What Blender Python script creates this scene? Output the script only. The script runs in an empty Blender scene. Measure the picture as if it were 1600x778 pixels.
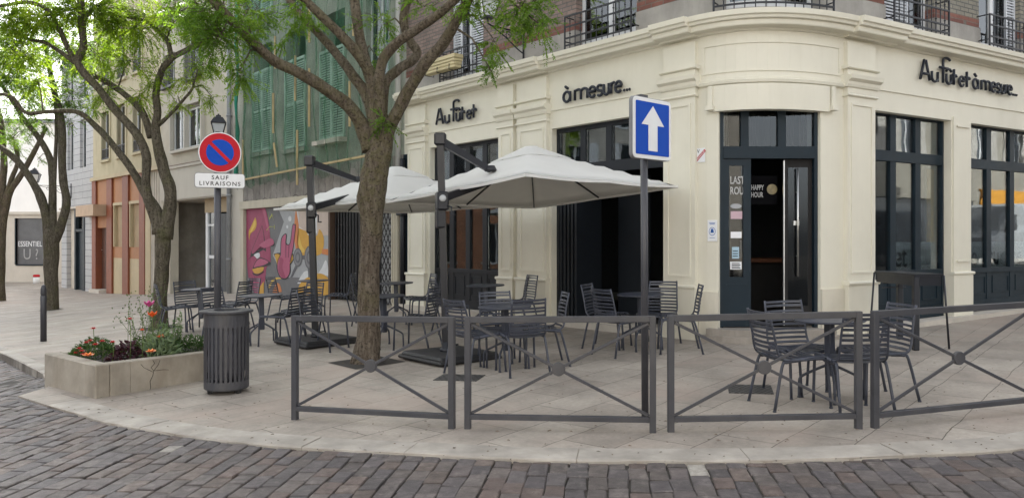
import bpy, bmesh, math, random
import numpy as np
from mathutils import Vector, Matrix
R = math.radians
random.seed(7); RNG = np.random.RandomState(11)
scn = bpy.context.scene
COL = scn.collection
# ------------------------------------------------------------ camera, world, sun, exposure
F = 1220.0; HY = 375.0; CZ = 1.63          # focal length in photo pixels, horizon row, eye height
cd = bpy.data.cameras.new('camera'); cam = bpy.data.objects.new('camera', cd); COL.objects.link(cam)
cam.location = (0, 0, CZ); cam.rotation_euler = (R(90), 0, 0)
cd.sensor_width = 36.0; cd.lens = 36.0*F/1600; cd.shift_y = -(389-HY)/1600; cd.clip_end = 2000
scn.camera = cam
SUN_AZ, SUN_EL = R(-12), R(38.5)               # azimuth from +Y towards +X
w = bpy.data.worlds.new('World'); scn.world = w; w.use_nodes = True
nt = w.node_tree; nt.nodes.clear()
sky = nt.nodes.new('ShaderNodeTexSky'); sky.sky_type = 'NISHITA'; sky.sun_disc = False
sky.sun_elevation = SUN_EL; sky.sun_rotation = SUN_AZ; sky.air_density = 1.0; sky.dust_density = 3.0; sky.ozone_density = 1.0
bg = nt.nodes.new('ShaderNodeBackground'); bg.inputs[1].default_value = 0.15
hs = nt.nodes.new('ShaderNodeHueSaturation'); hs.inputs['Saturation'].default_value = 0.22
nt.links.new(sky.outputs[0], hs.inputs['Color'])
ow = nt.nodes.new('ShaderNodeOutputWorld'); nt.links.new(hs.outputs[0], bg.inputs[0]); nt.links.new(bg.outputs[0], ow.inputs[0])
sd = bpy.data.lights.new('sun', 'SUN'); sd.energy = 4.5; sd.angle = R(0.5); sd.color = (1.0, .95, .86)
so = bpy.data.objects.new('sun', sd); COL.objects.link(so)
sdir = Vector((math.sin(SUN_AZ)*math.cos(SUN_EL), math.cos(SUN_AZ)*math.cos(SUN_EL), math.sin(SUN_EL)))
so.rotation_euler = sdir.to_track_quat('Z', 'Y').to_euler(); so.location = (0, 0, 30)
vs = scn.view_settings; vs.view_transform = 'Standard'; vs.look = 'None'; vs.gamma = 1.0; vs.exposure = 1.95; vs.use_curve_mapping = False

# ------------------------------------------------------------ ground heights
def sm(t):
    t = max(0.0, min(1.0, t)); return t*t*(3-2*t)
def g(X, Y):
    return .025*max(-20, min(20, X)) + .0125*max(-5, min(26, Y)) - .01 - .55*sm((-X-5.0)/13.0)
def gr(X, Y): return g(X, Y) - .014 - .085*sm((-X-5.5)/.8)       # road surface
def ray(x): return (x-800.0)/F
def pz(x, y, D): return Vector((ray(x)*D, D, CZ+(HY-y)*D/F))
def G(x, y, h=0.0):
    D = 10.0
    for _ in range(60):
        D = .5*D + .5*(CZ-h-g(ray(x)*D, D))*F/(y-HY)
    return Vector((ray(x)*D, D, g(ray(x)*D, D)))
# ------------------------------------------------------------ object helpers
def tag(o, label=None, cat=None, group=None, kind=None):
    if label: o['label'] = label
    if cat: o['category'] = cat
    if group: o['group'] = group
    if kind: o['kind'] = kind
    return o
def thing(name, label, cat, loc=(0, 0, 0), rz=0, group=None):
    o = bpy.data.objects.new(name, None); COL.objects.link(o); o.empty_display_size = .2
    o.location = loc; o.rotation_euler = (0, 0, rz)
    return tag(o, label, cat, group)
def copy_tree(o, parent=None):
    c = o.copy(); COL.objects.link(c)
    if parent: c.parent = parent
    for ch in list(o.children): copy_tree(ch, c)
    return c
class MB:
    """collects faces; build() links them as one mesh object"""
    def __init__(s): s.v = []; s.f = []; s.m = []; s.sm = []
    def add(s, vs, fs, mat=0, smooth=False, M=None):
        b = len(s.v)
        if M is not None: vs = [M @ Vector(v) for v in vs]
        s.v += [tuple(v) for v in vs]
        for f in fs: s.f.append(tuple(i+b for i in f)); s.m.append(mat); s.sm.append(smooth)
        return s
    def box(s, c, d, mat=0, M=None, rz=0, bev=0.0):
        cx, cy, cz = c; hx, hy, hz = d[0]/2, d[1]/2, d[2]/2
        def T(x, y, z):
            if rz: x, y = x*math.cos(rz)-y*math.sin(rz), x*math.sin(rz)+y*math.cos(rz)
            return (cx+x, cy+y, cz+z)
        if bev <= 0:
            vs = [T(a*hx, b*hy, c_*hz) for c_ in (-1, 1) for a, b in ((-1, -1), (1, -1), (1, 1), (-1, 1))]
            fs = [(0, 3, 2, 1), (4, 5, 6, 7), (0, 1, 5, 4), (1, 2, 6, 5), (2, 3, 7, 6), (3, 0, 4, 7)]
            return s.add(vs, fs, mat, False, M)
        b = min(bev, hx*.9, hy*.9, hz*.9)
        vs = []; fs = []
        idx = {}
        for sx in (-1, 1):
            for sy in (-1, 1):
                for sz in (-1, 1):
                    for k in range(3):
                        p = [sx*(hx-(b if k != 0 else 0)), sy*(hy-(b if k != 1 else 0)), sz*(hz-(b if k != 2 else 0))]
                        idx[(sx, sy, sz, k)] = len(vs); vs.append(T(*p))
        for k in range(3):
            o1, o2 = [a for a in range(3) if a != k]
            for sg in (-1, 1):
                q = []
                for a, c2 in ((-1, -1), (1, -1), (1, 1), (-1, 1)):
                    t = [0, 0, 0]; t[k] = sg; t[o1] = a; t[o2] = c2; q.append(idx[(*t, k)])
                if (sg > 0) == (k == 1): q.reverse()
                fs.append(tuple(q))
        for k in range(3):                     # edges along axis k
            o1, o2 = [a for a in range(3) if a != k]
            for a in (-1, 1):
                for c2 in (-1, 1):
                    t = [0, 0, 0]; t[o1] = a; t[o2] = c2
                    t[k] = -1; A = idx[(*t, o1)]; B = idx[(*t, o2)]
                    t[k] = 1; C_ = idx[(*t, o2)]; D_ = idx[(*t, o1)]
                    q = [A, B, C_, D_]
                    fs.append(tuple(q) if (a*c2 > 0) == (k != 1) else tuple(reversed(q)))
        for sx in (-1, 1):
            for sy in (-1, 1):
                for sz in (-1, 1):
                    q = [idx[(sx, sy, sz, k)] for k in range(3)]
                    if sx*sy*sz < 0: q.reverse()
                    fs.append(tuple(q))
        return s.add(vs, fs, mat, False, M)
    def tube(s, pts, rad, n=8, mat=0, smooth=True, cap=True, M=None, squash=None):
        pts = [Vector(p) for p in pts]; N = len(pts)
        if not hasattr(rad, '__len__'): rad = [rad]*N
        vs = []; prev = None
        for i, p in enumerate(pts):
            t = (pts[min(i+1, N-1)]-pts[max(i-1, 0)])
            if t.length < 1e-9: t = Vector((0, 0, 1))
            t.normalize()
            if prev is None:
                a = Vector((0, 0, 1)) if abs(t.z) < .9 else Vector((1, 0, 0))
                u = (a - t*a.dot(t)).normalized()
            else:
                u = prev - t*prev.dot(t); u.normalize()
            prev = u; v = t.cross(u)
            for k in range(n):
                an = 2*math.pi*(k+.5)/n
                a1, a2 = math.cos(an), math.sin(an)
                if squash: a1 *= squash
                vs.append(p + u*(a1*rad[i]) + v*(a2*rad[i]))
        fs = []
        for i in range(N-1):
            for k in range(n):
                fs.append((i*n+k, i*n+(k+1) % n, (i+1)*n+(k+1) % n, (i+1)*n+k))
        s.add(vs, fs, mat, smooth, M)
        if cap:
            b = len(s.v)-len(vs)
            s.f.append(tuple(b+k for k in reversed(range(n)))); s.m.append(mat); s.sm.append(False)
            s.f.append(tuple(b+(N-1)*n+k for k in range(n))); s.m.append(mat); s.sm.append(False)
        return s
    def lathe(s, prof, c=(0, 0, 0), n=24, mat=0, smooth=True, M=None, sx=1, sy=1, rot=0):
        vs = []; fs = []
        for r_, z in prof:
            for k in range(n):
                a = 2*math.pi*k/n+rot; vs.append((c[0]+sx*r_*math.cos(a), c[1]+sy*r_*math.sin(a), c[2]+z))
        for i in range(len(prof)-1):
            for k in range(n): fs.append((i*n+k, i*n+(k+1) % n, (i+1)*n+(k+1) % n, (i+1)*n+k))
        fs.append(tuple(reversed(range(n)))); fs.append(tuple((len(prof)-1)*n+k for k in range(n)))
        return s.add(vs, fs, mat, smooth, M)
    def prism(s, poly, z0, z1, mat=0, M=None):
        n = len(poly)
        vs = [(p[0], p[1], z0) for p in poly]+[(p[0], p[1], z1) for p in poly]
        fs = [tuple(reversed(range(n))), tuple(range(n, 2*n))]+[(i, (i+1) % n, n+(i+1) % n, n+i) for i in range(n)]
        return s.add(vs, fs, mat, False, M)
    def build(s, name, mat, parent=None, loc=None):
        me = bpy.data.meshes.new(name); me.from_pydata(s.v, [], s.f)
        mats = mat if isinstance(mat, (list, tuple)) else [mat]
        for m in mats: me.materials.append(m)
        if len(mats) > 1: me.polygons.foreach_set('material_index', s.m)
        me.polygons.foreach_set('use_smooth', s.sm); me.update()
        o = bpy.data.objects.new(name, me); COL.objects.link(o)
        if parent: o.parent = parent
        if loc is not None: o.location = loc
        return o
def rebase(root_loc, rz=0):
    """matrix from world coordinates into a thing's own"""
    return (Matrix.Translation(root_loc) @ Matrix.Rotation(rz, 4, 'Z')).inverted()
def spline(pts, n=6):
    """Catmull-Rom through tuples of any length"""
    P = [np.array(p, float) for p in pts]; out = []
    P = [2*P[0]-P[1]]+P+[2*P[-1]-P[-2]]
    for i in range(1, len(P)-2):
        for k in range(n):
            t = k/n
            out.append(.5*((2*P[i])+(-P[i-1]+P[i+1])*t+(2*P[i-1]-5*P[i]+4*P[i+1]-P[i+2])*t*t+(-P[i-1]+3*P[i]-3*P[i+1]+P[i+2])*t**3))
    out.append(P[-2]); return out
# ------------------------------------------------------------ materials
def newmat(name):
    m = bpy.data.materials.new(name); m.use_nodes = True; t = m.node_tree; t.nodes.clear()
    o = t.nodes.new('ShaderNodeOutputMaterial'); b = t.nodes.new('ShaderNodeBsdfPrincipled'); t.links.new(b.outputs[0], o.inputs[0])
    return m, t, b, o
def N(t, kind, **kw):
    n = t.nodes.new(kind)
    for k, v in kw.items():
        if k in n.inputs: n.inputs[k].default_value = v
        else: setattr(n, k, v)
    return n
def ramp(t, fac, stops):
    r = t.nodes.new('ShaderNodeValToRGB'); e = r.color_ramp.elements
    while len(e) < len(stops): e.new(.5)
    for i, (p, c) in enumerate(stops): e[i].position = p; e[i].color = (*c, 1) if len(c) == 3 else c
    t.links.new(fac, r.inputs[0]); return r.outputs[0]
def mix(t, fac, a, b, mode='MIX'):
    n = t.nodes.new('ShaderNodeMixRGB'); n.blend_type = mode
    for i, v in ((0, fac), (1, a), (2, b)):
        if hasattr(v, 'node'): t.links.new(v, n.inputs[i])
        elif i == 0: n.inputs[0].default_value = v
        else: n.inputs[i].default_value = (*v, 1)
    return n.outputs[0]
def pos(t, scale=(1, 1, 1), rz=0, obj=False):
    if obj: src = N(t, 'ShaderNodeTexCoord').outputs['Object']
    else: src = N(t, 'ShaderNodeNewGeometry').outputs['Position']
    mp = N(t, 'ShaderNodeMapping'); mp.inputs['Scale'].default_value = scale; mp.inputs['Rotation'].default_value = (0, 0, rz)
    t.links.new(src, mp.inputs[0]); return mp.outputs[0]
def noise(t, vec, scale, detail=6, rough=.6, out='Fac'):
    n = N(t, 'ShaderNodeTexNoise', Scale=scale, Detail=detail, Roughness=rough); t.links.new(vec, n.inputs['Vector']); return n.outputs[out]
def bump(t, b, h, strength=.3, dist=.01):
    n = N(t, 'ShaderNodeBump', Strength=strength, Distance=dist); t.links.new(h, n.inputs['Height']); t.links.new(n.outputs[0], b.inputs['Normal']); return n
def paint(name, col, rough=.5, var=.12, scale=3.0, dirt=.0, dirtcol=(.12, .1, .08), metal=0, bs=.15, bscale=60, spec=.5, obj=False):
    """painted or plain surface with uneven tone, light grime and fine relief"""
    m, t, b, o = newmat(name); P = pos(t, obj=obj)
    n1 = noise(t, P, scale)
    c = mix(t, ramp(t, n1, [(.3, (0, 0, 0)), (.7, (1, 1, 1))]), tuple(x*(1-var) for x in col), tuple(min(1, x*(1+var)) for x in col))
    if dirt > 0:
        mp = pos(t, (1, 1, .25), obj=obj); n2 = noise(t, mp, 2.2, 8, .7)
        f = ramp(t, n2, [(.45, (0, 0, 0)), (.8, (dirt, dirt, dirt))]); c = mix(t, f, c, dirtcol)
    t.links.new(c, b.inputs['Base Color']); b.inputs['Metallic'].default_value = metal
    n3 = noise(t, P, 9); rr = N(t, 'ShaderNodeMapRange'); t.links.new(n3, rr.inputs[0]); rr.inputs[3].default_value = max(0, rough-.1); rr.inputs[4].default_value = min(1, rough+.12)
    t.links.new(rr.outputs[0], b.inputs['Roughness']); b.inputs['Specular IOR Level'].default_value = spec
    bump(t, b, noise(t, P, bscale, 4), bs, .004)
    return m
def planar(t, d):
    """(along the facade, height) coordinates in metres for a wall running along d"""
    gpos = N(t, 'ShaderNodeNewGeometry').outputs['Position']
    dot = N(t, 'ShaderNodeVectorMath', operation='DOT_PRODUCT'); t.links.new(gpos, dot.inputs[0]); dot.inputs[1].default_value = (d[0], d[1], 0)
    sep = N(t, 'ShaderNodeSeparateXYZ'); t.links.new(gpos, sep.inputs[0])
    cmb = N(t, 'ShaderNodeCombineXYZ'); t.links.new(dot.outputs['Value'], cmb.inputs[0]); t.links.new(sep.outputs[2], cmb.inputs[1])
    return cmb.outputs[0], gpos
def brickmat(name, d, c1, c2, mortar, bw=.22, bh=.065, ms=.012, rough=.85, tint=None, var=.3, sc=1.5, flat=False, ground_rot=0, bs=.5):
    m, t, b, o = newmat(name)
    if flat: uv = pos(t, rz=ground_rot); gp = uv
    else: uv, gp = planar(t, d)
    # let joints wander a little
    wn = noise(t, gp, 2.0, 3, .5, 'Color'); 
    wv = N(t, 'ShaderNodeVectorMath', operation='MULTIPLY_ADD'); t.links.new(wn, wv.inputs[0]); k = bh*.12; wv.inputs[1].default_value = (k, k, 0); t.links.new(uv, wv.inputs[2])
    br = N(t, 'ShaderNodeTexBrick'); br.offset = .5
    for kx, vx in (('Scale', 1.0), ('Mortar Size', ms), ('Mortar Smooth', .2), ('Brick Width', bw), ('Row Height', bh), ('Bias', 0.0)): br.inputs[kx].default_value = vx
    br.inputs['Color1'].default_value = (*c1, 1); br.inputs['Color2'].default_value = (*c2, 1); br.inputs['Mortar'].default_value = (*mortar, 1)
    t.links.new(wv.outputs[0], br.inputs['Vector'])
    n1 = noise(t, gp, sc, 8, .65); n2 = noise(t, gp, 22, 6, .7)
    c = mix(t, 1.0, br.outputs['Color'], ramp(t, n1, [(.3, (1-var,)*3), (.7, (1+var*.6,)*3)]), 'MULTIPLY')
    c = mix(t, 1.0, c, ramp(t, n2, [(.3, (.84,)*3), (.7, (1.12,)*3)]), 'MULTIPLY')
    if tint: c = mix(t, ramp(t, noise(t, gp, .7, 3), [(.5, (0, 0, 0)), (.68, (.7,)*3)]), c, tint)
    if flat:
        vo = N(t, 'ShaderNodeTexVoronoi', Scale=5.5); t.links.new(gp, vo.inputs['Vector'])
        c = mix(t, ramp(t, vo.outputs['Distance'], [(.06, (.45,)*3), (.10, (0, 0, 0))]), c, tuple(x*.45 for x in c1))
        st_ = N(t, 'ShaderNodeMapping'); st_.inputs['Scale'].default_value = (.5, 2.0, 1); t.links.new(gp, st_.inputs[0])
        c = mix(t, ramp(t, noise(t, st_.outputs[0], 1.3, 9, .75), [(.55, (0, 0, 0)), (.72, (.5,)*3)]), c, tuple(x*.6 for x in c1))
    t.links.new(c, b.inputs['Base Color']); b.inputs['Roughness'].default_value = rough
    inv = N(t, 'ShaderNodeMath', operation='MULTIPLY_ADD'); t.links.new(br.outputs['Fac'], inv.inputs[0]); inv.inputs[1].default_value = -1.0; t.links.new(n2, inv.inputs[2])
    bump(t, b, inv.outputs[0], bs, .006)
    return m
def glassmat(name, tint=(.35, .38, .4), base=.04, rough=.01, k=1.5):
    """window glass: a clear pane, partly mirror by Fresnel"""
    m = bpy.data.materials.new(name); m.use_nodes = True; t = m.node_tree; t.nodes.clear()
    o = t.nodes.new('ShaderNodeOutputMaterial'); tr = t.nodes.new('ShaderNodeBsdfTransparent'); gl = t.nodes.new('ShaderNodeBsdfGlossy')
    tr.inputs[0].default_value = (*tint, 1); gl.inputs['Roughness'].default_value = rough; gl.inputs[0].default_value = (.9, .93, .95, 1)
    fr = N(t, 'ShaderNodeFresnel', IOR=1.6); ma = N(t, 'ShaderNodeMath', operation='MULTIPLY_ADD'); ma.use_clamp = True
    t.links.new(fr.outputs[0], ma.inputs[0]); ma.inputs[1].default_value = k; ma.inputs[2].default_value = base
    ms_ = t.nodes.new('ShaderNodeMixShader'); t.links.new(ma.outputs[0], ms_.inputs[0]); t.links.new(tr.outputs[0], ms_.inputs[1]); t.links.new(gl.outputs[0], ms_.inputs[2])
    b = N(t, 'ShaderNodeBump', Strength=.04, Distance=.02); t.links.new(noise(t, pos(t), 1.6, 2), b.inputs['Height']); t.links.new(b.outputs[0], gl.inputs['Normal'])
    t.links.new(ms_.outputs[0], o.inputs[0]); return m
AZL, AZR = R(40.5), R(59.5)
dL = Vector((math.sin(AZL), -math.cos(AZL)))      # left facade, running towards the camera / right
dR = Vector((math.sin(AZR), math.cos(AZR)))       # right facade, running away to the right
dF = Vector((math.sin(R(43.5)), -math.cos(R(43.5))))   # the farther row of houses
cream = paint('cream_paint', (.68, .65, .545), .55, .04, 1.2, .16, (.40, .35, .26), bs=.12, bscale=25)
cream2 = paint('cream_plinth', (.62, .58, .48), .6, .07, 2.5, .3, (.3, .26, .2), bs=.15)
navy = paint('navy_paint', (.0045, .0145, .0235), .5, .15, 3, .05, (.06, .06, .06), bs=.05, spec=.3)
black_joinery = paint('black_joinery', (.010, .013, .018), .42, .15, 3, bs=.05, spec=.35)
navy_deep = paint('navy_shade_in_colour', (.006, .009, .014), .5, .15, 3, bs=.05)  # darker copy of the navy, the opening's shade put into its colour
navy_edge = paint('navy_trim', (.012, .02, .028), .45, .15, 3, bs=.05, spec=.3)
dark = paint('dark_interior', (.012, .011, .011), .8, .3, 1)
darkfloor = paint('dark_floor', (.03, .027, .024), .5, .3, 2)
iron = paint('wrought_iron', (.009, .010, .015), .5, .2, 8, bs=.1)
metal = paint('grey_metal_paint', (.040, .041, .049), .42, .18, 5, .35, (.11, .10, .09), bs=.08, obj=True)
chairm = paint('chair_metal', (.038, .043, .060), .42, .15, 6, .15, (.08, .08, .08), bs=.05, obj=True)
umbm = paint('parasol_metal', (.009, .010, .015), .38, .15, 5, bs=.03, obj=True)
rubber = paint('black_base', (.013, .013, .015), .6, .25, 6, .4, (.06, .055, .05), bs=.1, obj=True)
glass = glassmat('window_glass', (.84, .87, .88), base=.01, k=.85)
glass_up = glassmat('upper_window_glass', (.55, .58, .6), .04, k=1.0)
glass_dk = glassmat('door_glass', (.6, .63, .66), .0, k=.6)
white = paint('white_paint', (.62, .63, .64), .45, .08, 3, .15, obj=False)
brick_buff = brickmat('buff_brick', dR, (.27, .245, .19), (.2, .185, .15), (.1, .1, .09), .23, .072, .01)
brick_pink = brickmat('pinkish_brick', dL, (.26, .185, .155), (.18, .135, .115), (.12, .11, .1), .23, .072, .01)
brick_red = brickmat('red_brick', dL, (.22, .09, .065), (.16, .065, .05), (.15, .12, .1), .23, .072, .008)
stone = paint('grey_stone', (.30, .285, .26), .8, .2, 2.0, .5, (.12, .11, .1), bs=.5, bscale=18)
stone_pale = paint('pale_stone', (.5, .46, .4), .8, .12, 2.0, .35, (.2, .17, .14), bs=.4, bscale=18)
roofm = paint('zinc_roof', (.2, .21, .23), .5, .15, 2)
# ------------------------------------------------------------ facade path of the corner cafe
P0 = Vector((.70, 13.57))
def isect(x, p, d):
    """where the sight line of pixel column x meets the plan line p + t d"""
    r = ray(x); t = (r*p.y-p.x)/(d.x-r*d.y); return p+d*t
PL = isect(632, P0, dL); PA = isect(1090, P0, dL)
PR0 = Vector((5.40, 11.62)); PB = isect(1318, PR0, dR); PR = PR0+dR*22
# meeting point of the two facade lines = control point of the rounded corner
den = dL.x*(-dR.y)-dL.y*(-dR.x); q = PB-PA
u_ = (q.x*(-dR.y)-q.y*(-dR.x))/den; PC = PA+dL*u_
arc = [(PA*(1-t)**2+PC*2*t*(1-t)+PB*t*t) for t in [i/14 for i in range(15)]]
PATH = [PL]+arc+[PR]
class Path:
    def __init__(s, pts):
        s.p = pts; s.s = [0.0]
        for a, b in zip(pts, pts[1:]): s.s.append(s.s[-1]+(b-a).length)
        s.n = []
        seg = [(b-a).normalized() for a, b in zip(pts, pts[1:])]
        for i in range(len(pts)):
            t = seg[0] if i == 0 else seg[-1] if i == len(pts)-1 else (seg[i-1]+seg[i]).normalized()
            s.n.append(Vector((t.y, -t.x)))          # outward, to the right of travel
        s.seg = seg
    def at(s, t, o=0.0):
        i = 0
        while i < len(s.seg)-1 and t > s.s[i+1]: i += 1
        k = (t-s.s[i])/(s.s[i+1]-s.s[i]); p = s.p[i].lerp(s.p[i+1], k)
        kk = max(0, min(1, k)); n = s.n[i].lerp(s.n[i+1], kk).normalized()
        if abs(s.s[i+1]-s.s[i]) > 1.5: n = Vector((s.seg[i].y, -s.seg[i].x))
        return p+n*o
    def S(s, x):
        r = ray(x)
        for i, (a, b) in enumerate(zip(s.p, s.p[1:])):
            d = b-a; t = (r*a.y-a.x)/(d.x-r*d.y)
            if (-1e-6 <= t <= 1+1e-6) or (i == 0 and t < 0 and r < a.x/a.y) or (i == len(s.seg)-1 and t > 1): return s.s[i]+t*(s.s[i+1]-s.s[i])
        raise ValueError(x)
    def Z(s, x, y, o=0.0):
        p = s.at(s.S(x), o); return CZ+(HY-y)*p.y/F
    def cuts(s, a, b):
        return [a]+[t for t in s.s if a+1e-4 < t < b-1e-4]+[b]
    def slab(s, mb, a, b, z0, z1, o0, o1, mat=0):
        """solid following the facade from a to b, between heights and offsets (numbers, or z0 a function)"""
        c = s.cuts(a, b); vs = []; 
        for t in c:
            p0 = s.at(t, o0); p1 = s.at(t, o1)
            zz0 = z0(p0) if callable(z0) else z0; zz1 = z1(p0) if callable(z1) else z1
            vs += [(p0.x, p0.y, zz0), (p1.x, p1.y, zz0), (p1.x, p1.y, zz1), (p0.x, p0.y, zz1)]
        fs = []
        for i in range(len(c)-1):
            for k in range(4): fs.append((i*4+k, i*4+(k+1) % 4, (i+1)*4+(k+1) % 4, (i+1)*4+k))
        fs.append((3, 2, 1, 0)); e = 4*(len(c)-1); fs.append((e, e+1, e+2, e+3))
        mb.add(vs, [tuple(reversed(f)) for f in fs], mat); return mb
    def mould(s, mb, a, b, prof, mat=0):
        """sweep a closed profile of (offset, height) along the facade"""
        c = s.cuts(a, b); n = len(prof); vs = []
        for t in c:
            for o, z in prof:
                p = s.at(t, o); vs.append((p.x, p.y, z))
        fs = []
        for i in range(len(c)-1):
            for k in range(n): fs.append((i*n+k, (i+1)*n+k, (i+1)*n+(k+1) % n, i*n+(k+1) % n))
        fs.append(tuple(range(n))); fs.append(tuple(reversed([(len(c)-1)*n+k for k in range(n)])))
        mb.add(vs, fs, mat); return mb
    def frame_M(s, t, o=0.0, z=0.0):
        """matrix: local x along the facade, local z up, local -y outwards"""
        p = s.at(t, o); q = s.at(t+.02, o); d = (q-p).normalized()
        return Matrix(((d.x, -d.y, 0, p.x), (d.y, d.x, 0, p.y), (0, 0, 1, z), (0, 0, 0, 1)))
C = Path(PATH)
gz = lambda dz: (lambda p: g(p.x, p.y)+dz)

# ------------------------------------------------------------ ground: road, cobbles, pavement
def sheet(name, mat, zf, x0, x1, y0, y1, st, kind='structure'):
    nx = int((x1-x0)/st)+1; ny = int((y1-y0)/st)+1; vs = []; fs = []
    for j in range(ny):
        for i in range(nx):
            X = x0+i*st; Y = y0+j*st; vs.append((X, Y, zf(X, Y)))
    for j in range(ny-1):
        for i in range(nx-1): a = j*nx+i; fs.append((a, a+1, a+nx+1, a+nx))
    mb = MB(); mb.add(vs, fs, 0, True); o = mb.build(name, mat); tag(o, kind=kind); return o
sand = paint('joint_sand', (.045, .04, .034), .95, .3, 4, bs=.6, bscale=40)
road = sheet('road', sand, lambda X, Y: gr(X, Y)-.02, -60, 70, -40, 90, 1.0)

bpx = [(67, 584), (76, 604), (28, 618), (75, 633), (125, 647), (175, 661), (275, 678), (375, 691), (500, 701), (656, 709), (812, 717), (1000, 720), (1200, 719), (1330, 715), (1450, 709), (1600, 700)]
bw = [G(x, y).to_2d() for x, y in bpx]
kerbA = G(0, 551).to_2d(); kdir = (kerbA-bw[0]).normalized()
far_left = bw[0]+kdir*36
edge = [far_left, kerbA, bw[0]]+bw[1:]
e_dir = Vector((math.sin(R(66)), math.cos(R(66))))
edge.append(bw[-1]+e_dir*1.2); edge.append(bw[-1]+e_dir*2.0+Vector((dR.x, dR.y))*30)
poly = edge+[Vector((40, 60)), Vector((-45, 60))]
# subdivide the edge for smoothness
slabs = brickmat('limestone_paving', dL, (.345, .308, .262), (.275, .240, .203), (.085, .07, .055), .82, .46, .0045, .72, (.33, .265, .22), .32, 1.3, flat=True, ground_rot=R(-49.5), bs=.3)
def grid_poly(name, poly, zf, thick, mat, st=1.0):
    bm = bmesh.new(); vs = [bm.verts.new((p.x, p.y, 0)) for p in poly]; f = bm.faces.new(vs)
    bmesh.ops.triangulate(bm, faces=[f])
    xs = [p.x for p in poly]; ys = [p.y for p in poly]
    for ax, lo, hi in ((0, min(xs), max(xs)), (1, min(ys), max(ys))):
        k = math.ceil(lo/st)*st
        while k < hi:
            co = (k, 0, 0) if ax == 0 else (0, k, 0); no = (1, 0, 0) if ax == 0 else (0, 1, 0)
            bmesh.ops.bisect_plane(bm, geom=bm.verts[:]+bm.edges[:]+bm.faces[:], plane_co=co, plane_no=no); k += st
    bmesh.ops.recalc_face_normals(bm, faces=bm.faces[:])
    for f in bm.faces:
        if f.normal.z < 0: f.normal_flip()
    ret = bmesh.ops.extrude_face_region(bm, geom=bm.faces[:])
    top = set(v for v in ret['geom'] if isinstance(v, bmesh.types.BMVert))
    for v in bm.verts: v.co.z = zf(v.co.x, v.co.y)-(0 if v in top else thick)
    bmesh.ops.recalc_face_normals(bm, faces=bm.faces[:])
    me = bpy.data.meshes.new(name); bm.to_mesh(me); bm.free(); me.materials.append(mat)
    o = bpy.data.objects.new(name, me); COL.objects.link(o); return o
pav = grid_poly('pavement', poly, g, .25, slabs); tag(pav, kind='structure')

# kerb stones: long blocks along the edge of the pavement, 4 mm proud
kerbm = paint('kerb_limestone', (.325, .298, .26), .75, .28, 3.0, .6, (.2, .18, .15), bs=.6, bscale=22)
ep = [Vector((p[0], p[1])) for p in spline([tuple(p) for p in edge[6:-1]], 6)]
ep = [Vector((p[0], p[1])) for p in spline([tuple(p) for p in edge[5:7]], 2)][:-1]+ep
class Line:
    def __init__(s, pts):
        s.p = pts; s.c = [0]
        for a, b in zip(pts, pts[1:]): s.c.append(s.c[-1]+(b-a).length)
    def at(s, t, o=0):
        i = 0
        while i < len(s.p)-2 and t > s.c[i+1]: i += 1
        d = (s.p[i+1]-s.p[i]).normalized(); return s.p[i]+d*(t-s.c[i])+Vector((-d.y, d.x))*o
def kerb_run(pts, width, zoff, depth, seed, lens=(.7, 1.3)):
    L = Line(pts); rn = random.Random(seed); t = 0; mb = MB()
    while t < L.c[-1]:
        l = rn.uniform(*lens); e = min(t+l, L.c[-1]); n = 5; vs = []; dz = rn.uniform(-.003, .004)
        gap = .004
        for i in range(n):
            u = t+gap+(e-t-2*gap)*i/(n-1)
            for o, zz in ((0, -depth), (0, zoff-.012+dz), (.014, zoff+dz), (width-.005, zoff+dz), (width-.005, -depth)):
                p = L.at(u, o); vs.append((p.x, p.y, g(p.x, p.y)+zz))
        fs = []
        for i in range(n-1):
            for k in range(5): fs.append((i*5+k, i*5+(k+1) % 5, (i+1)*5+(k+1) % 5, (i+1)*5+k))
        fs.append((4, 3, 2, 1, 0)); fs.append(tuple((n-1)*5+k for k in range(5)))
        mb.add(vs, fs); t = e
    return mb
k1 = kerb_run(ep, .30, .006, .12, 3).build('kerb', kerbm); tag(k1, kind='structure')
k2 = kerb_run([edge[2], edge[1], edge[0]][::-1], .16, .012, .3, 4, (.6, 1.0)).build('kerb', kerbm); tag(k2, kind='structure')

# cobbles: each setts block a small chamfered stone of its own height, one sheet of stones
def inside(poly, x, y):
    c = False; n = len(poly); j = n-1
    for i in range(n):
        if ((poly[i].y > y) != (poly[j].y > y)) and (x < (poly[j].x-poly[i].x)*(y-poly[i].y)/(poly[j].y-poly[i].y)+poly[i].x): c = not c
        j = i
    return c
cob, ct, cb, co_ = newmat('cobble_stone')
va = N(ct, 'ShaderNodeVertexColor'); va.layer_name = 'Col'
Pn = pos(ct)
cc = mix(ct, 1.0, va.outputs[0], ramp(ct, noise(ct, Pn, 14, 8, .7), [(.3, (.6,)*3), (.7, (1.4,)*3)]), 'MULTIPLY')
cc = mix(ct, ramp(ct, noise(ct, Pn, 7, 8, .75), [(.55, (0, 0, 0)), (.75, (.4,)*3)]), cc, (.3, .27, .24))
ct.links.new(cc, cb.inputs['Base Color'])
rrn = N(ct, 'ShaderNodeMapRange'); ct.links.new(noise(ct, Pn, 8), rrn.inputs[0]); rrn.inputs[3].default_value = .42; rrn.inputs[4].default_value = .85; ct.links.new(rrn.outputs[0], cb.inputs['Roughness'])
bump(ct, cb, noise(ct, Pn, 28, 10, .75), .9, .012)
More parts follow.
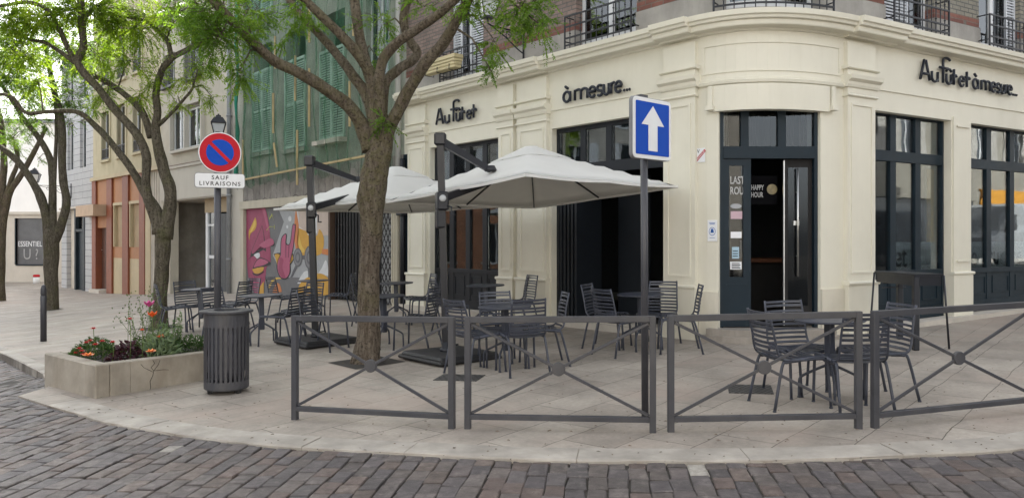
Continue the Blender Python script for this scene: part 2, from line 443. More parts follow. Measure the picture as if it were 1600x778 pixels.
def cobbles():
    rn = random.Random(5); V = []; Fc = []; Cc = []
    az = R(7); ax = Vector((math.cos(az), -math.sin(az))); ay = Vector((math.sin(az), math.cos(az)))
    W0 = .135
    pal = [(.084, .070, .067), (.073, .063, .063), (.092, .077, .070), (.098, .073, .064), (.101, .079, .068), (.080, .070, .069), (.089, .076, .071), (.069, .060, .061)]
    pe = [Vector((p.x, p.y)) for p in poly]
    i0, i1 = -93, 76
    for i in range(i0, i1):
        v = -1 + rn.uniform(0, .2)
        while v < 17:
            l = rn.uniform(.17, .27); wv = W0+rn.uniform(-.008, .008)
            u = i*W0; c = ax*(u+W0/2)+ay*(v+l/2)
            vv = v; v += l
            X, Y = c.x, c.y
            if Y < 2.2 or abs(X) > .8*Y+2.4: continue
            if inside(pe, X, Y):
                # keep only stones reaching past the edge
                if all(inside(pe, X+dx, Y+dy) for dx, dy in ((0, -.2), (-.2, 0), (.2, -.1), (0, .1))): continue
            if Y > 13: continue
            dz = rn.gauss(0, .003); tx = rn.gauss(0, .016); ty = rn.gauss(0, .012)
            hx = wv/2-rn.uniform(.002, .006); hy = l/2-rn.uniform(.002, .007); ch = rn.uniform(.004, .009)
            rot = rn.gauss(0, .02); base = len(V)
            def P(a, b, z):
                a2 = a*math.cos(rot)-b*math.sin(rot); b2 = a*math.sin(rot)+b*math.cos(rot)
                p = c+ax*a2+ay*b2; V.append((p.x, p.y, gr(p.x, p.y)-.004+dz+z+tx*a+ty*b))
            jj = [rn.uniform(-.009, .009) for _ in range(8)]
            cor = [(-hx+jj[0], -hy+jj[1]), (hx+jj[2], -hy+jj[3]), (hx+jj[4], hy+jj[5]), (-hx+jj[6], hy+jj[7])]
            for a, b in cor: P(a, b, -.06)
            for a, b in cor: P(a, b, -ch*.9)
            for a, b in cor: P(a*(1-ch/hx), b*(1-ch/hy), 0)
            P(rn.uniform(-.02, .02), rn.uniform(-.03, .03), rn.uniform(-.002, .004))
            for k in range(4):
                k2 = (k+1) % 4
                Fc.append((base+k, base+k2, base+4+k2, base+4+k)); Fc.append((base+4+k, base+4+k2, base+8+k2, base+8+k)); Fc.append((base+8+k, base+8+k2, base+12))
            t = rn.random(); col = rn.choice(pal); j = rn.uniform(.8, 1.22)
            if rn.random() < .004: col = (.27, .25, .22)
            Cc.append((13, tuple(x*j for x in col)))
    me = bpy.data.meshes.new('cobbles'); me.from_pydata(V, [], Fc); me.materials.append(cob)
    at = me.color_attributes.new('Col', 'FLOAT_COLOR', 'POINT'); arr = []
    for n, c in Cc: arr += [c[0], c[1], c[2], 1.0]*n
    at.data.foreach_set('color', arr)
    me.polygons.foreach_set('use_smooth', [False]*len(Fc)); me.update()
    o = bpy.data.objects.new('road_cobbles', me); COL.objects.link(o); tag(o, kind='structure'); return o
cobbles()
# ------------------------------------------------------------ corner cafe building
S = C.S
END = C.s[-1]
cafe = thing('cafe_building', 'cream fronted corner cafe with rounded entrance bay and brick upper floors', 'building', (PA.x, PA.y, g(PA.x, PA.y)))
Mc = rebase(cafe.location)
def cbuild(mb, name, mat, parent=None, label=None):
    par = parent or cafe
    o = mb.build(name, mat, None); o.parent = par
    off = Vector((0, 0, 0)); q = par
    while q is not None: off += q.location; q = q.parent
    o.data.transform(Matrix.Translation(-off)); 
    if label: o['label'] = label
    return o
def cb(mb, name, mat, root, label=None):
    o = mb.build(name, mat, None); o.parent = root
    o.data.transform((Matrix.Translation(root.location) @ Matrix.Rotation(root.rotation_euler.z, 4, 'Z')).inverted())
    if label: o['label'] = label
    return o
ZT, ZF, ZC, ZTOP = 3.56, 3.87, 4.52, 4.785       # window heads, fascia line, cornice foot and top
# openings: (left s, right s)
O1 = (S(672), S(780)); O2 = (S(862), S(1037)); OD = (S(1123), S(1282)); O3 = (S(1363), S(1486)); O4 = (S(1516), S(1662))
O5 = (S(1700), S(1800))
mb = MB()
TH = -.42
solids = [(0, O1[0]), (O1[1], O2[0]), (O2[1], OD[0]), (OD[1], O3[0]), (O3[1], O4[0]), (O4[1], O5[0]), (O5[1], END)]
for a, b in solids: C.slab(mb, a, b, gz(-.2), ZT, TH, 0)
C.slab(mb, 0, END, ZT, ZTOP, TH, .002)
cbuild(mb, 'shopfront_wall', cream)
# cornice: stepped profile, wrapping the corner, breaking forward at the pilasters
mb = MB()
prof = [(0, 4.535), (.03, 4.54), (.045, 4.565), (.19, 4.575), (.20, 4.59), (.205, 4.645), (.25, 4.655), (.262, 4.69), (.29, 4.705), (.30, 4.775), (0, 4.80)]
C.mould(mb, -.02, END, prof)
def big(pr, k): return [(o+k if o > 0 else o-.01, z+(.003 if o > 0 else 0)) for o, z in pr]
PIL = [(S(641), S(668)), (S(783), S(806)), (S(813), S(858)), (S(1041), S(1090)), (S(1318), S(1361)), (S(1668), S(1696))]
for a, b in ((S(638), S(670)), (S(783), S(858)), (S(1037), S(1092)), (S(1316), S(1392))): C.mould(mb, a, b, big(prof, .07))
cbuild(mb, 'cornice', cream)
# fascia mouldings
mb = MB()
line = [(0, ZF-.02), (.03, ZF-.015), (.045, ZF+.01), (.045, ZF+.03), (0, ZF+.05)]
segs = [(S(668), S(783)), (S(858), S(1041)), (S(1361), END)]
for a, b in segs: C.mould(mb, a, b, [(0, ZF-.01), (.022, ZF-.005), (.022, ZF+.02), (0, ZF+.025)])
# a shallow raised frame in each sign field
def panel_frame(mb, a, b, z0, z1, o, w=.035, h=.012):
    for zz in ((z0, z0+w), (z1-w, z1)): C.slab(mb, a, b, zz[0], zz[1], o, o+h)
    C.slab(mb, a, a+w, z0+w, z1-w, o, o+h-.001); C.slab(mb, b-w, b, z0+w, z1-w, o, o+h-.001)
panel_frame(mb, S(1098), S(1312), 3.98, 4.40, .002, .03, .014)
C.mould(mb, S(1093), S(1316), [(0, 3.80), (.05, 3.82), (.06, 3.86), (.03, 3.875), (.03, 3.9), (0, 3.91)])
# curved lintel board over the entrance and its two small brackets
C.slab(mb, S(1116), S(1292), 3.44, 3.80, -.1, .055)
for xx in (1113, 1296):
    s0 = S(xx); C.slab(mb, s0-.03, s0+.03, 3.50, 3.80, .0, .08); C.slab(mb, s0-.055, s0+.055, 3.46, 3.52, .0, .12)
cbuild(mb, 'fascia_moulding', cream)
# pilasters with capitals, panels and plinths: each its own part
def plinth_top(a): p = C.at(a, 0); return g(p.x, p.y)+.78
for i, (a, b) in enumerate(PIL):
    mb = MB(); e = .07
    C.slab(mb, a, b, gz(-.1), ZC-.04, -.01, e)
    zt = plinth_top(a)
    C.slab(mb, a-.02, b+.02, gz(-.1), zt-.05, -.005, e+.035)                  # plinth
    C.mould(mb, a-.035, b+.035, [(0, zt-.05), (e+.05, zt-.048), (e+.062, zt-.02), (e+.05, zt+.005), (0, zt+.01)])
    C.mould(mb, a-.03, b+.03, [(0, 3.69), (e+.02, 3.695), (e+.035, 3.71), (e+.02, 3.735), (0, 3.74)])
    C.mould(mb, a-.05, b+.05, [(0, 3.82), (e+.03, 3.825), (e+.045, 3.86), (e+.05, 3.90), (e+.10, 3.935), (e+.11, 3.99), (0, 3.995)])
    C.mould(mb, a-.05, b+.05, [(0, 4.08), (e+.03, 4.085), (e+.05, 4.10), (e+.05, 4.13), (0, 4.135)])
    C.slab(mb, a-.01, b+.01, 3.74, 4.08, 0, e+.01)
    if b-a > .3:
        panel_frame(mb, a+.07, b-.07, zt+.12, 3.60, e, .03, .016)
    cbuild(mb, 'pilaster', cream)
# narrow pier between right windows
mb = MB(); a, b = O3[1]+.0, O4[0]; zt = plinth_top(a)
C.slab(mb, a+.03, b-.03, gz(-.1), 3.62, 0, .03); C.slab(mb, a, b, gz(-.1), zt-.04, 0, .05)
C.mould(mb, a-.02, b+.02, [(0, zt-.04), (.065, zt-.035), (.075, zt-.01), (.06, zt+.01), (0, zt+.015)])
C.slab(mb, a+.1, b-.1, zt+.17, zt+.2, .03, .055); C.slab(mb, a+.1, b-.1, 3.46, 3.49, .03, .055)
cbuild(mb, 'pier', cream)
# plinths beside the door
mb = MB()
for a, b in ((S(1094), OD[0]-.0), (OD[1], S(1316))):
    mb = MB(); zt = plinth_top(a)-.08; C.slab(mb, a, b, gz(-.1), zt, 0, .035); cbuild(mb, 'plinth', cream2)
# stone foot along the walls
mb = MB()
for a, b in ((0.0, S(1037)), (S(1345), END)): C.slab(mb, a, b, gz(-.1), gz(.085), -.3, .16)
cbuild(mb, 'stone_base', stone_pale)
# inside: floor, ceiling, back walls
mb = MB(); inn = [C.at(t, -.43) for t in [0.01]+C.s[1:-1]+[END-8]]
rp = [Vector((p.x, p.y)) for p in inn]+[Vector((16, 21.5)), Vector((5, 20.5)), Vector((-2.0, 18.6))]
def zq(p): return .26
n = len(rp)
mb.add([(p.x, p.y, .27) for p in rp], [tuple(range(n))])
cbuild(mb, 'interior_floor', darkfloor)
mb = MB(); mb.add([(p.x, p.y, 3.72) for p in rp], [tuple(reversed(range(n)))]); 
bk = [inn[-1]]+rp[-3:]+[inn[0]]
for a, b in zip(bk, bk[1:]): mb.add([(a.x, a.y, 0), (b.x, b.y, 0), (b.x, b.y, 3.72), (a.x, a.y, 3.72)], [(0, 1, 2, 3)])
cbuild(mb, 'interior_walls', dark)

# ---- shop windows
def window_unit(o, cols, z0, z1, ztr, depth=-.14, solid_to=None, name='shop_window', panes_low=True, mull=.07, jm=None):
    """navy joinery: frame, transom, mullions, solid panels below the sill, panes as sub-parts"""
    a, b = o; mb = MB(); d0, d1 = depth-.06, depth+.02
    C.slab(mb, a, a+.05, gz(.08), z1, d0, d1); C.slab(mb, b-.05, b, gz(.08), z1, d0, d1)
    C.slab(mb, a+.05, b-.05, z1-.07, z1, d0, d1)
    C.slab(mb, a+.05, b-.05, ztr-.09, ztr+.07, d0, d1+.004)
    W = b-a-.10; xs = [a+.05+W*i/cols for i in range(cols+1)]
    for x in xs[1:-1]: C.slab(mb, x-mull, x+mull, gz(.08), z1-.07, d0+.003, d1-.004)
    if solid_to:
        C.slab(mb, a+.05, b-.05, gz(.08), solid_to, d0+.006, d1-.012); C.slab(mb, a+.05, b-.05, solid_to-.05, solid_to+.03, d0, d1+.015)
        C.slab(mb, a+.05, b-.05, gz(.08), gz(.26), d0, d1+.008)
        for k in range(cols):
            l, r_ = xs[k]+mull+.04, xs[k+1]-mull-.04; p = C.at(l, 0); zb = g(p.x, p.y)+.36
            for zz in ((zb, zb+.02), (solid_to-.13, solid_to-.11)): C.slab(mb, l, r_, zz[0], zz[1], d1-.012, d1-.001)
            C.slab(mb, l, l+.02, zb, solid_to-.11, d1-.012, d1-.002); C.slab(mb, r_-.02, r_, zb, solid_to-.11, d1-.012, d1-.002)
    f = cbuild(mb, name, jm or navy)
    for k in range(cols):
        l = xs[k]+(mull if k else 0); r_ = xs[k+1]-(mull if k < cols-1 else 0)
        mb = MB(); C.slab(mb, l, r_, ztr+.07, z1-.07, depth-.025, depth-.019); pu = cbuild(mb, 'pane', glass, f)
        if panes_low:
            mb = MB(); zlo = (solid_to+.03) if solid_to else gz(.2)
            C.slab(mb, l, r_, zlo, ztr-.09, depth-.025, depth-.019); cbuild(mb, 'pane', glass, f)
    return f, xs
w1, x1 = window_unit(O1, 4, 0, ZT, 2.66, solid_to=1.02, jm=black_joinery)
w3, x3 = window_unit(O3, 3, 0, ZT+.05, 2.93, solid_to=1.13)
w4, x4 = window_unit(O4, 4, 0, ZT+.05, 2.93, solid_to=1.13)
w5, x5 = window_unit(O5, 3, 0, ZT+.05, 2.93, solid_to=1.13)
w2, x2 = window_unit(O2, 4, 0, ZT, 2.88, panes_low=False, depth=-.14, mull=.0) if False else (None, None)
# terrace opening: transom lights above, lower part folded open
mb = MB(); a, b = O2; d0, d1 = -.2, -.12
C.slab(mb, a, a+.06, gz(.06), ZT, d0, d1); C.slab(mb, b-.06, b, gz(.06), ZT, d0, d1); C.slab(mb, a+.06, b-.06, ZT-.07, ZT, d0, d1)
C.slab(mb, a+.06, b-.06, 2.74, 2.92, d0, d1+.02)
xs = [a+.06+(b-a-.12)*i/4 for i in range(5)]
for x in xs[1:-1]: C.slab(mb, x-.06, x+.06, 2.92, ZT-.07, d0+.003, d1)
f2 = cbuild(mb, 'terrace_opening', black_joinery)
for k in range(4):
    mb = MB(); C.slab(mb, xs[k]+(.06 if k else 0), xs[k+1]-(.06 if k < 3 else 0), 2.92, ZT-.07, -.165, -.159); cbuild(mb, 'pane', glass, f2)
# folded door leaves on the left of the opening
for k in range(5):
    mb = MB(); s0 = a+.07+k*.09; C.slab(mb, s0, s0+.05, gz(.10), 2.735, -.75, -.13)
    C.slab(mb, s0-.008, s0, gz(.9), 2.6, -.66, -.22); cbuild(mb, 'folding_leaf', navy_deep)
# dark curtain-like screen farther in
mb = MB(); C.slab(mb, a+.6, a+1.3, gz(.12), 2.74, -1.1, -1.05); 
cbuild(mb, 'folding_leaf', navy_deep)
mb = MB(); C.slab(mb, a, b, gz(-.1), gz(.1), -.42, .02); cbuild(mb, 'threshold', stone_pale)

# ---- entrance: flat chord plane behind the rounded lintel
A2 = C.at(OD[0], -.05); B2 = C.at(OD[1], -.05); dD = (B2-A2); WD = dD.length; dD.normalize(); nD = Vector((dD.y, -dD.x))
gd = g((A2.x+B2.x)/2, (A2.y+B2.y)/2)
ent = thing('entrance_doorway', 'dark blue entrance doorway of the corner cafe, right leaf standing open', 'doorway', (A2.x, A2.y, gd), math.atan2(dD.y, dD.x))
def dbox(mb, x0, x1, z0, z1, y0, y1, mat=0): mb.box(((x0+x1)/2, (y0+y1)/2, (z0+z1)/2), (x1-x0, y1-y0, z1-z0), mat)
def dpx(x):      # along the chord from a pixel column
    r = ray(x); t = (r*A2.y-A2.x)/(dD.x-r*dD.y); return t
def dz(x, y, inn=0): p = A2+dD*dpx(x); return CZ+(HY-y)*(p.y+inn)/F-gd
zt = ZT-gd+.02; zs = .17
mb = MB()
ztr = dz(1200, 240)
dbox(mb, 0, .05, zs, zt, 0, .1); dbox(mb, WD-.05, WD, zs, zt, 0, .1); dbox(mb, .05, WD-.05, zt-.07, zt, 0, .1)
dbox(mb, .05, WD-.05, ztr-.07, ztr+.10, -.012, .1)
for xx in (1164, 1222):
    x_ = dpx(xx); dbox(mb, x_-.055, x_+.055, ztr+.10, zt-.07, .003, .09)
mb.build('door_frame', navy, ent)
for l, r_ in ((.05, dpx(1164)-.055), (dpx(1164)+.055, dpx(1222)-.055), (dpx(1222)+.055, WD-.05)):
    mb = MB(); dbox(mb, l, r_, ztr+.10, zt-.07, .045, .051); mb.build('transom_pane', glass_dk, ent)
for l, r_ in ((dpx(1128), dpx(1140)), (dpx(1176), dpx(1192)), (dpx(1200), dpx(1210)), (dpx(1232), dpx(1248)), (dpx(1256), dpx(1274))):
    mb = MB(); n_ = 7
    for k in range(n_): dbox(mb, l+(r_-l)*k/n_, l+(r_-l)*(k+.8)/n_, ztr+.10, zt-.07, .18+.02*(k % 2), .20+.02*(k % 2))
    mb.build('curtain', paint('brown_curtain', (.09, .075, .065), .9, .2, 4) if 'brown_curtain' not in bpy.data.materials else bpy.data.materials['brown_curtain'], ent)
xl = dpx(1174)
leaf = MB(); gl0, gl1 = dpx(1140), dpx(1162); gz0, gz1 = dz(1150, 433), dz(1150, 259)
ftop = ztr-.07
dbox(leaf, .05, gl0, zs+.01, ftop, .02, .07); dbox(leaf, gl1, xl, zs+.01, ftop, .02, .07); dbox(leaf, gl0, gl1, gz1, ftop, .02, .07); dbox(leaf, gl0, gl1, zs+.01, gz0, .02, .07)
panel = [(.09, zs+.12), (xl-.05, zs+.12), (xl-.05, gz0-.1), (.09, gz0-.1)]
dbox(leaf, .1, xl-.05, zs+.12, zs+.14, .012, .021); dbox(leaf, .1, xl-.05, gz0-.12, gz0-.10, .012, .021)
lf = leaf.build('fixed_leaf', navy, ent)
mb = MB(); dbox(mb, gl0, gl1, gz0, gz1, .042, .048); mb.build('pane', glass_dk, lf)
# small notices stuck on the side light
sticker = paint('sticker_white', (.75, .76, .78), .5, .03); sticker_b = paint('sticker_blue', (.35, .5, .6), .5, .1); vinyl = paint('vinyl_grey', (.33, .34, .36), .6, .1)
pinkish = paint('sticker_pink', (.5, .35, .4), .5, .1)
for (x0, x1_, y0, y1_, mt) in ((1143, 1160, 362, 372, sticker), (1145, 1156, 386, 404, sticker_b), (1142, 1160, 409, 421, sticker), (1143, 1161, 330, 342, pinkish)):
    mb = MB(); dbox(mb, dpx(x0), dpx(x1_), dz(1150, y1_), dz(1150, y0), .036, .041); mb.build('sticker', mt, lf)
mb = MB(); 
for i in range(4): dbox(mb, dpx(1144.5), dpx(1158)-.012*(i % 2), dz(1150, 419.5-i*2.4), dz(1150, 418.2-i*2.4), .034, .0358)
for i in range(3): dbox(mb, dpx(1146), dpx(1154), dz(1150, 401-i*4), dz(1150, 399.5-i*4), .034, .0358)
mb.build('sticker_print', navy_edge, lf)
mb = MB(); M_ = Matrix.Translation((dpx(1151), .038, dz(1150, 322))) @ Matrix.Rotation(R(90), 4, 'X'); mb.lathe([(.08, 0), (.08, .003)], n=28, M=M_, sx=1, sy=.45, smooth=False); mb.build('sticker', vinyl, lf)
# open right leaf (swung a little inwards) with long steel handle
steel = paint('brushed_steel', (.55, .55, .54), .3, .1, 10, metal=1.0)
xo = dpx(1229)
leafR = MB(); dbox(leafR, xo, WD-.05, zs+.01, ftop, .09, .13); 
rl = leafR.build('open_leaf', dark, ent)
rlg = MB(); dbox(rlg, xo+.05, WD-.11, zs+.3, ftop-.12, .082, .088); rlg.build('pane', glass_dk, rl)
mb = MB(); dbox(mb, xo-.012, xo+.004, zs+.02, ftop-.02, .085, .135); mb.build('leaf_edge', steel, rl)
mb = MB(); hx = dpx(1248); mb.tube([(hx, .03, dz(1248, 432)), (hx, .03, dz(1248, 263))], .014, 10); 
for yy in (300, 400): mb.tube([(hx, .03, dz(1248, yy)), (hx, .09, dz(1248, yy))], .008, 8)
mb.build('handle', steel, rl)
mb = MB(); dbox(mb, hx-.05, hx+.03, dz(1248, 352), dz(1248, 345), .06, .082); mb.build('lock', steel, rl)
def text_obj(body, size, mat, M, name='lettering', parent=None, ext=.002, align='LEFT', sx=1.0, bold=0.0, spacing=1.0):
    cu = bpy.data.curves.new('tmp', 'FONT'); cu.body = body; cu.size = size; cu.extrude = ext; cu.align_x = align; cu.offset = bold; cu.space_character = spacing; cu.resolution_u = 3
    o = bpy.data.objects.new('tmp', cu); COL.objects.link(o); dg = bpy.context.evaluated_depsgraph_get(); dg.update()
    me = bpy.data.meshes.new_from_object(o.evaluated_get(dg)); bpy.data.objects.remove(o)
    me.transform(Matrix.Diagonal((sx, 1, 1, 1))); me.transform(M); me.materials.clear(); me.materials.append(mat)
    ob = bpy.data.objects.new(name, me); COL.objects.link(ob)
    if parent: ob.parent = parent
    return ob
UP = Matrix.Rotation(R(90), 4, 'X')      # lays text upright, facing local -y
# happy hour lettering and gold disc before an added black sheet standing for dark glass
mb = MB(); dbox(mb, xl+.02, xo-.03, dz(1200, 318), dz(1200, 272), .30, .32); gp = mb.build('dark_glass_standin', paint('black_glass_standin', (.003, .003, .004), .9, .1, spec=.1), ent)
vg = paint('vinyl_white', (.42, .42, .42), .6, .1)
text_obj('HAPPY\nHOUR', .105, vg, Matrix.Translation((dpx(1183.5), .29, dz(1188, 297, .3)+.0)) @ UP, 'lettering', ent, .001, sx=.58, bold=.002)
text_obj('LAST\nROU', .15, vg, Matrix.Translation((dpx(1141.5), .032, dz(1150, 287))) @ UP, 'lettering', lf, .001, sx=.62, bold=.003)
gold = paint('gold_disc', (.22, .18, .09), .4, .3, 20)
mb = MB(); mb.lathe([(.075, 0), (.075, .004)], n=32, smooth=False, M=Matrix.Translation((dpx(1217), .29, dz(1210, 296, .3))) @ UP); mb.lathe([(.05, .004), (.05, .006)], n=32, smooth=False, M=Matrix.Translation((dpx(1217), .29, dz(1210, 296, .3))) @ UP); mb.build('gold_emblem', gold, ent)
for yy, tt in ((258, 'PLG'), (290, 'VLG')):
    text_obj('\n'.join(tt), .05, vg, Matrix.Translation((dpx(1272), .055, dz(1272, yy+4))) @ UP, 'lettering', rl, .001, sx=.8)
# stone step
step_stone = paint('step_stone', (.30, .27, .235), .8, .2, 3.0, .5, (.12, .1, .08), bs=.5, bscale=18)
mb = MB(); sa, sb = S(1106), S(1298)
C.slab(mb, sa, sb, gz(-.1), gd+.075, -.3, .20); C.slab(mb, sa+.04, sb-.04, gd+.07, gd+.165, -.3, .14)
cb(mb, 'step', step_stone, ent)
# bar counter with wooden top and beer taps
wood = paint('bar_wood', (.12, .045, .02), .45, .3, 3)
cx0 = A2+dD*(-.1)-nD*1.6
bar = thing('bar_counter', 'bar counter with brown wooden top seen through the open doorway', 'counter', (cx0.x, cx0.y, .27), math.atan2(dD.y, dD.x))
mb = MB(); mb.box((1.1, .25, .5), (2.6, .5, 1.0)); mb.build('front', dark, bar)
mb = MB(); mb.box((1.1, .22, 1.03), (2.7, .62, .07), bev=.01); mb.build('counter_top', wood, bar)
for dx in (.62, .95):
    q = cx0+dD*dx+(-nD)*.2
    tp = thing('beer_tap', 'chrome beer tap on the bar, %s' % ('left and taller of the two' if dx < .8 else 'right one beside the open leaf'), 'tap', (q.x, q.y, .27+1.066), math.atan2(dD.y, dD.x))
    mb = MB(); mb.lathe([(.05, 0), (.05, .015), (.025, .03), (.022, .25), (.03, .28), (.0, .3)], n=14); mb.build('column', steel, tp)
    mb = MB(); mb.tube([(0, 0, .26), (.0, -.08, .27), (.0, -.12, .24), (0, -.13, .18)], .012, 8); mb.build('spout', steel, tp)
    mb = MB(); mb.tube([(0, -.03, .28), (0, -.05, .40 if dx < .8 else .36)], [.01, .018], 8); mb.build('tap_handle', iron, tp)

# ---- frosted strips with lettering and a yellow strip behind the right windows
frost = paint('frosted_film', (.50, .57, .57), .7, .06)
filmtxt = paint('film_lettering', (.03, .045, .05), .6, .1)
yel = paint('yellow_strip', (.75, .47, .12), .7, .1)
def film(name, s0, s1, z0, z1, mat, dep=-.19): mb = MB(); C.slab(mb, s0, s1, z0, z1, dep-.003, dep); return cbuild(mb, name, mat)
film('frosted_film', x3[1]+.07, x3[3]-.05, 1.16, 1.60, frost); film('frosted_film', x4[0], x4[3]-.05, 1.16, 1.60, frost)
film('yellow_strip', x3[3]-.26, x3[3]-.07, 1.1, 2.78, yel, -.21)
for word, s0, sz in (('et', x3[1]+.13, .50), ('me', x4[0]+.04, .46), ('su', x4[1]+.12, .46), ('re', x4[2]+.12, .46)):
    o = text_obj(word, sz, filmtxt, C.frame_M(s0, -.184, 1.21) @ UP, 'lettering', None, .002, sx=.8, bold=.004)
    o.parent = cafe; o.data.transform(Matrix.Translation(-cafe.location))
# rows of glasses on a shelf inside the first right window
gm = paint('glassware', (.4, .42, .42), .3, .1)
mb = MB(); sh = C.frame_M(x3[0]+.05, -.6, 0)
mb.box((.25, 0, 1.82), (.6, .25, .03), M=sh); cbuild(mb, 'shelf', dark)
for k in range(6):
    mb = MB(); mb.lathe([(.022, 0), (.03, .12), (.03, .121), (.02, .01)], n=10, M=sh @ Matrix.Translation((.05+k*.075, -.05, 1.84))); o = mb.build('drinking_glass', gm)
    pp = (sh @ Vector((.05+k*.075, -.05, 1.84))); o.data.transform(Matrix.Translation(-pp)); o.location = pp
    tag(o, 'small clear glass in the row on the shelf behind the first right-hand window', 'glass', 'glasses on the shelf inside')

# ---- upper floors
U1 = (S(700), S(752)); U2 = (S(897), S(992)); U3 = (S(1128), S(1284)); U4 = (S(1386), S(1464)); U5 = (S(1534), S(1598)); U6 = (S(1700), S(1745))
ups = [U1, U2, U3, U4, U5, U6]
HTOP = 15.5
def upper(a, b, z0, z1, matname):
    m = MB(); C.slab(m, a, b, z0, z1, TH, -.05); return m
edges = [0.0]
for u in ups: edges += [u[0], u[1]]
edges.append(END)
bl = MB(); br_ = MB(); rd = MB(); st = MB()
mid = (C.s[1]+C.s[-2])/2
for k in range(0, len(edges), 2):
    a, b = edges[k], edges[k+1]
    tgt = bl if b < mid+.5 else br_
    st = MB(); C.slab(st, a, b, 4.783, 5.17, TH, -.02); cbuild(st, 'stone_course', stone)
    rd = MB(); C.slab(rd, a, b, 5.17, 5.33, TH, -.045); cbuild(rd, 'red_brick_band', brick_red)
    C.slab(tgt, a, b, 5.33, 7.4, TH, -.05)
C.slab(bl, 0, mid, 7.4, HTOP, TH, -.05); C.slab(br_, mid, END, 7.4, HTOP, TH, -.05)
cbuild(bl, 'brick_wall', brick_pink); cbuild(br_, 'brick_wall', brick_buff)
mb = MB(); C.mould(mb, 0, END, [(-.05, HTOP-.4), (.2, HTOP-.1), (.25, HTOP), (-.05, HTOP)]); cbuild(mb, 'roof_cornice', stone)
mb = MB(); rp2 = [C.at(t, -.1) for t in [0.0]+C.s[1:-1]+[END]]+[PR+Vector((-6, 9)), Vector((5, 24)), PL+Vector((3.5, 3.2))]
mb.prism([(p.x, p.y) for p in rp2], HTOP-.02, HTOP+.12); cbuild(mb, 'roof', roofm)
# party wall and back so that the block is closed
mb = MB(); bk = [PR]+rp2[-3:]+[PL]
for a, b in zip(bk, bk[1:]):
    d = (b-a).normalized(); nn = Vector((d.y, -d.x))*.2
    mb.add([(a.x, a.y, -1), (b.x, b.y, -1), (b.x, b.y, HTOP-.03), (a.x, a.y, HTOP-.03)], [(0, 1, 2, 3)])
cbuild(mb, 'rear_wall', stone)
curt = paint('net_curtain', (.45, .46, .47), .9, .2, 6)
blind = paint('pale_shutter', (.55, .57, .6), .6, .05, 3, .1)
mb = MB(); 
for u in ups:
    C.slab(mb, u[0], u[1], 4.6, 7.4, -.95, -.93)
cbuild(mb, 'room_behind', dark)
def guard(u, top, out=.16, style=0):
    """iron window guard: rails, bars with collars, corner posts"""
    a, b = u[0]-.06, u[1]+.06; mid_ = (a+b)/2; p = C.at(mid_, out)
    mb = MB()
    for z in (top, top-.17, 5.0, 4.88): C.slab(mb, a, b, z-.012, z+.012, out-.012, out+.012)
    n_ = max(4, int((b-a)/.115))
    for k in range(n_+1):
        t = a+(b-a)*k/n_; q0 = C.at(t, out); r_ = .008
        mb.tube([(q0.x, q0.y, 4.82), (q0.x, q0.y, top)], r_ if k not in (0, n_) else .016, 6, cap=False)
        if k % 2 == 1:
            mb.lathe([(.006, 0), (.02, .015), (.006, .03)], (q0.x, q0.y, top-.10), 6); mb.lathe([(.006, 0), (.02, .015), (.006, .03)], (q0.x, q0.y, 5.05), 6)
    for t in (a, b):
        for z in (top, 4.95):
            q0, q1 = C.at(t, out), C.at(t, -.05); mb.tube([(q0.x, q0.y, z), (q1.x, q1.y, z)], .01, 6)
    return cbuild(mb, 'window_guard', iron)
def tall_window(u, shut=None, z1=7.3):
    a, b = u; mb = MB(); dp = -.2
    C.slab(mb, a, a+.06, 4.87, z1, dp-.05, dp); C.slab(mb, b-.06, b, 4.87, z1, dp-.05, dp); m_ = (a+b)/2
    C.slab(mb, m_-.05, m_+.05, 4.86, z1, dp-.045, dp+.01); C.slab(mb, a+.06, b-.06, 4.86, 5.02, dp-.04, dp-.005); C.slab(mb, a+.06, b-.06, z1-.08, z1, dp-.04, dp-.005)
    f = cbuild(mb, 'french_window', white)
    for l, r_ in ((a+.06, m_-.05), (m_+.05, b-.06)):
        mb = MB(); C.slab(mb, l, r_, 5.02, z1-.08, dp-.03, dp-.024); cbuild(mb, 'pane', glass_up, f)
        mb = MB(); C.slab(mb, l, l+(r_-l)*.42, 4.9, z1-.1, dp-.14, dp-.12); cbuild(mb, 'curtain', curt, f)
    mb = MB(); C.slab(mb, a-.02, b+.02, 4.783, 4.87, -.25, .0); cbuild(mb, 'sill', stone, f)
    return f
for u in ups: tall_window(u)
guard(U1, 5.40); guard(U2, 5.36); guard(U3, 5.36); guard(U4, 5.40); guard(U5, 5.36); guard(U6, 5.36)
# louvred folding shutters on the far-left window and one of the right windows
def louvre(u0, u1, z0, z1, off, parent_name='shutter', mat=blind):
    mb = MB(); C.slab(mb, u0, u0+.035, z0, z1, off, off+.035); C.slab(mb, u1-.035, u1, z0, z1, off, off+.035)
    k = z0
    while k < z1-.04:
        p = C.at(u0+.035, off+.005); C.slab(mb, u0+.035, u1-.035, k+.006, k+.032, off+.004, off+.026); k += .05
    return cbuild(mb, parent_name, mat)
louvre((U1[0]+U1[1])/2+.05, U1[1]-.02, 4.9, 7.2, -.16); louvre(U1[0]+.02, U1[0]+.3, 4.9, 7.2, -.16)
louvre(U4[0]+.02, (U4[0]+U4[1])/2+.08, 4.9, 7.2, -.16); louvre(U5[1]-.3, U5[1], 4.9, 7.2, -.16)

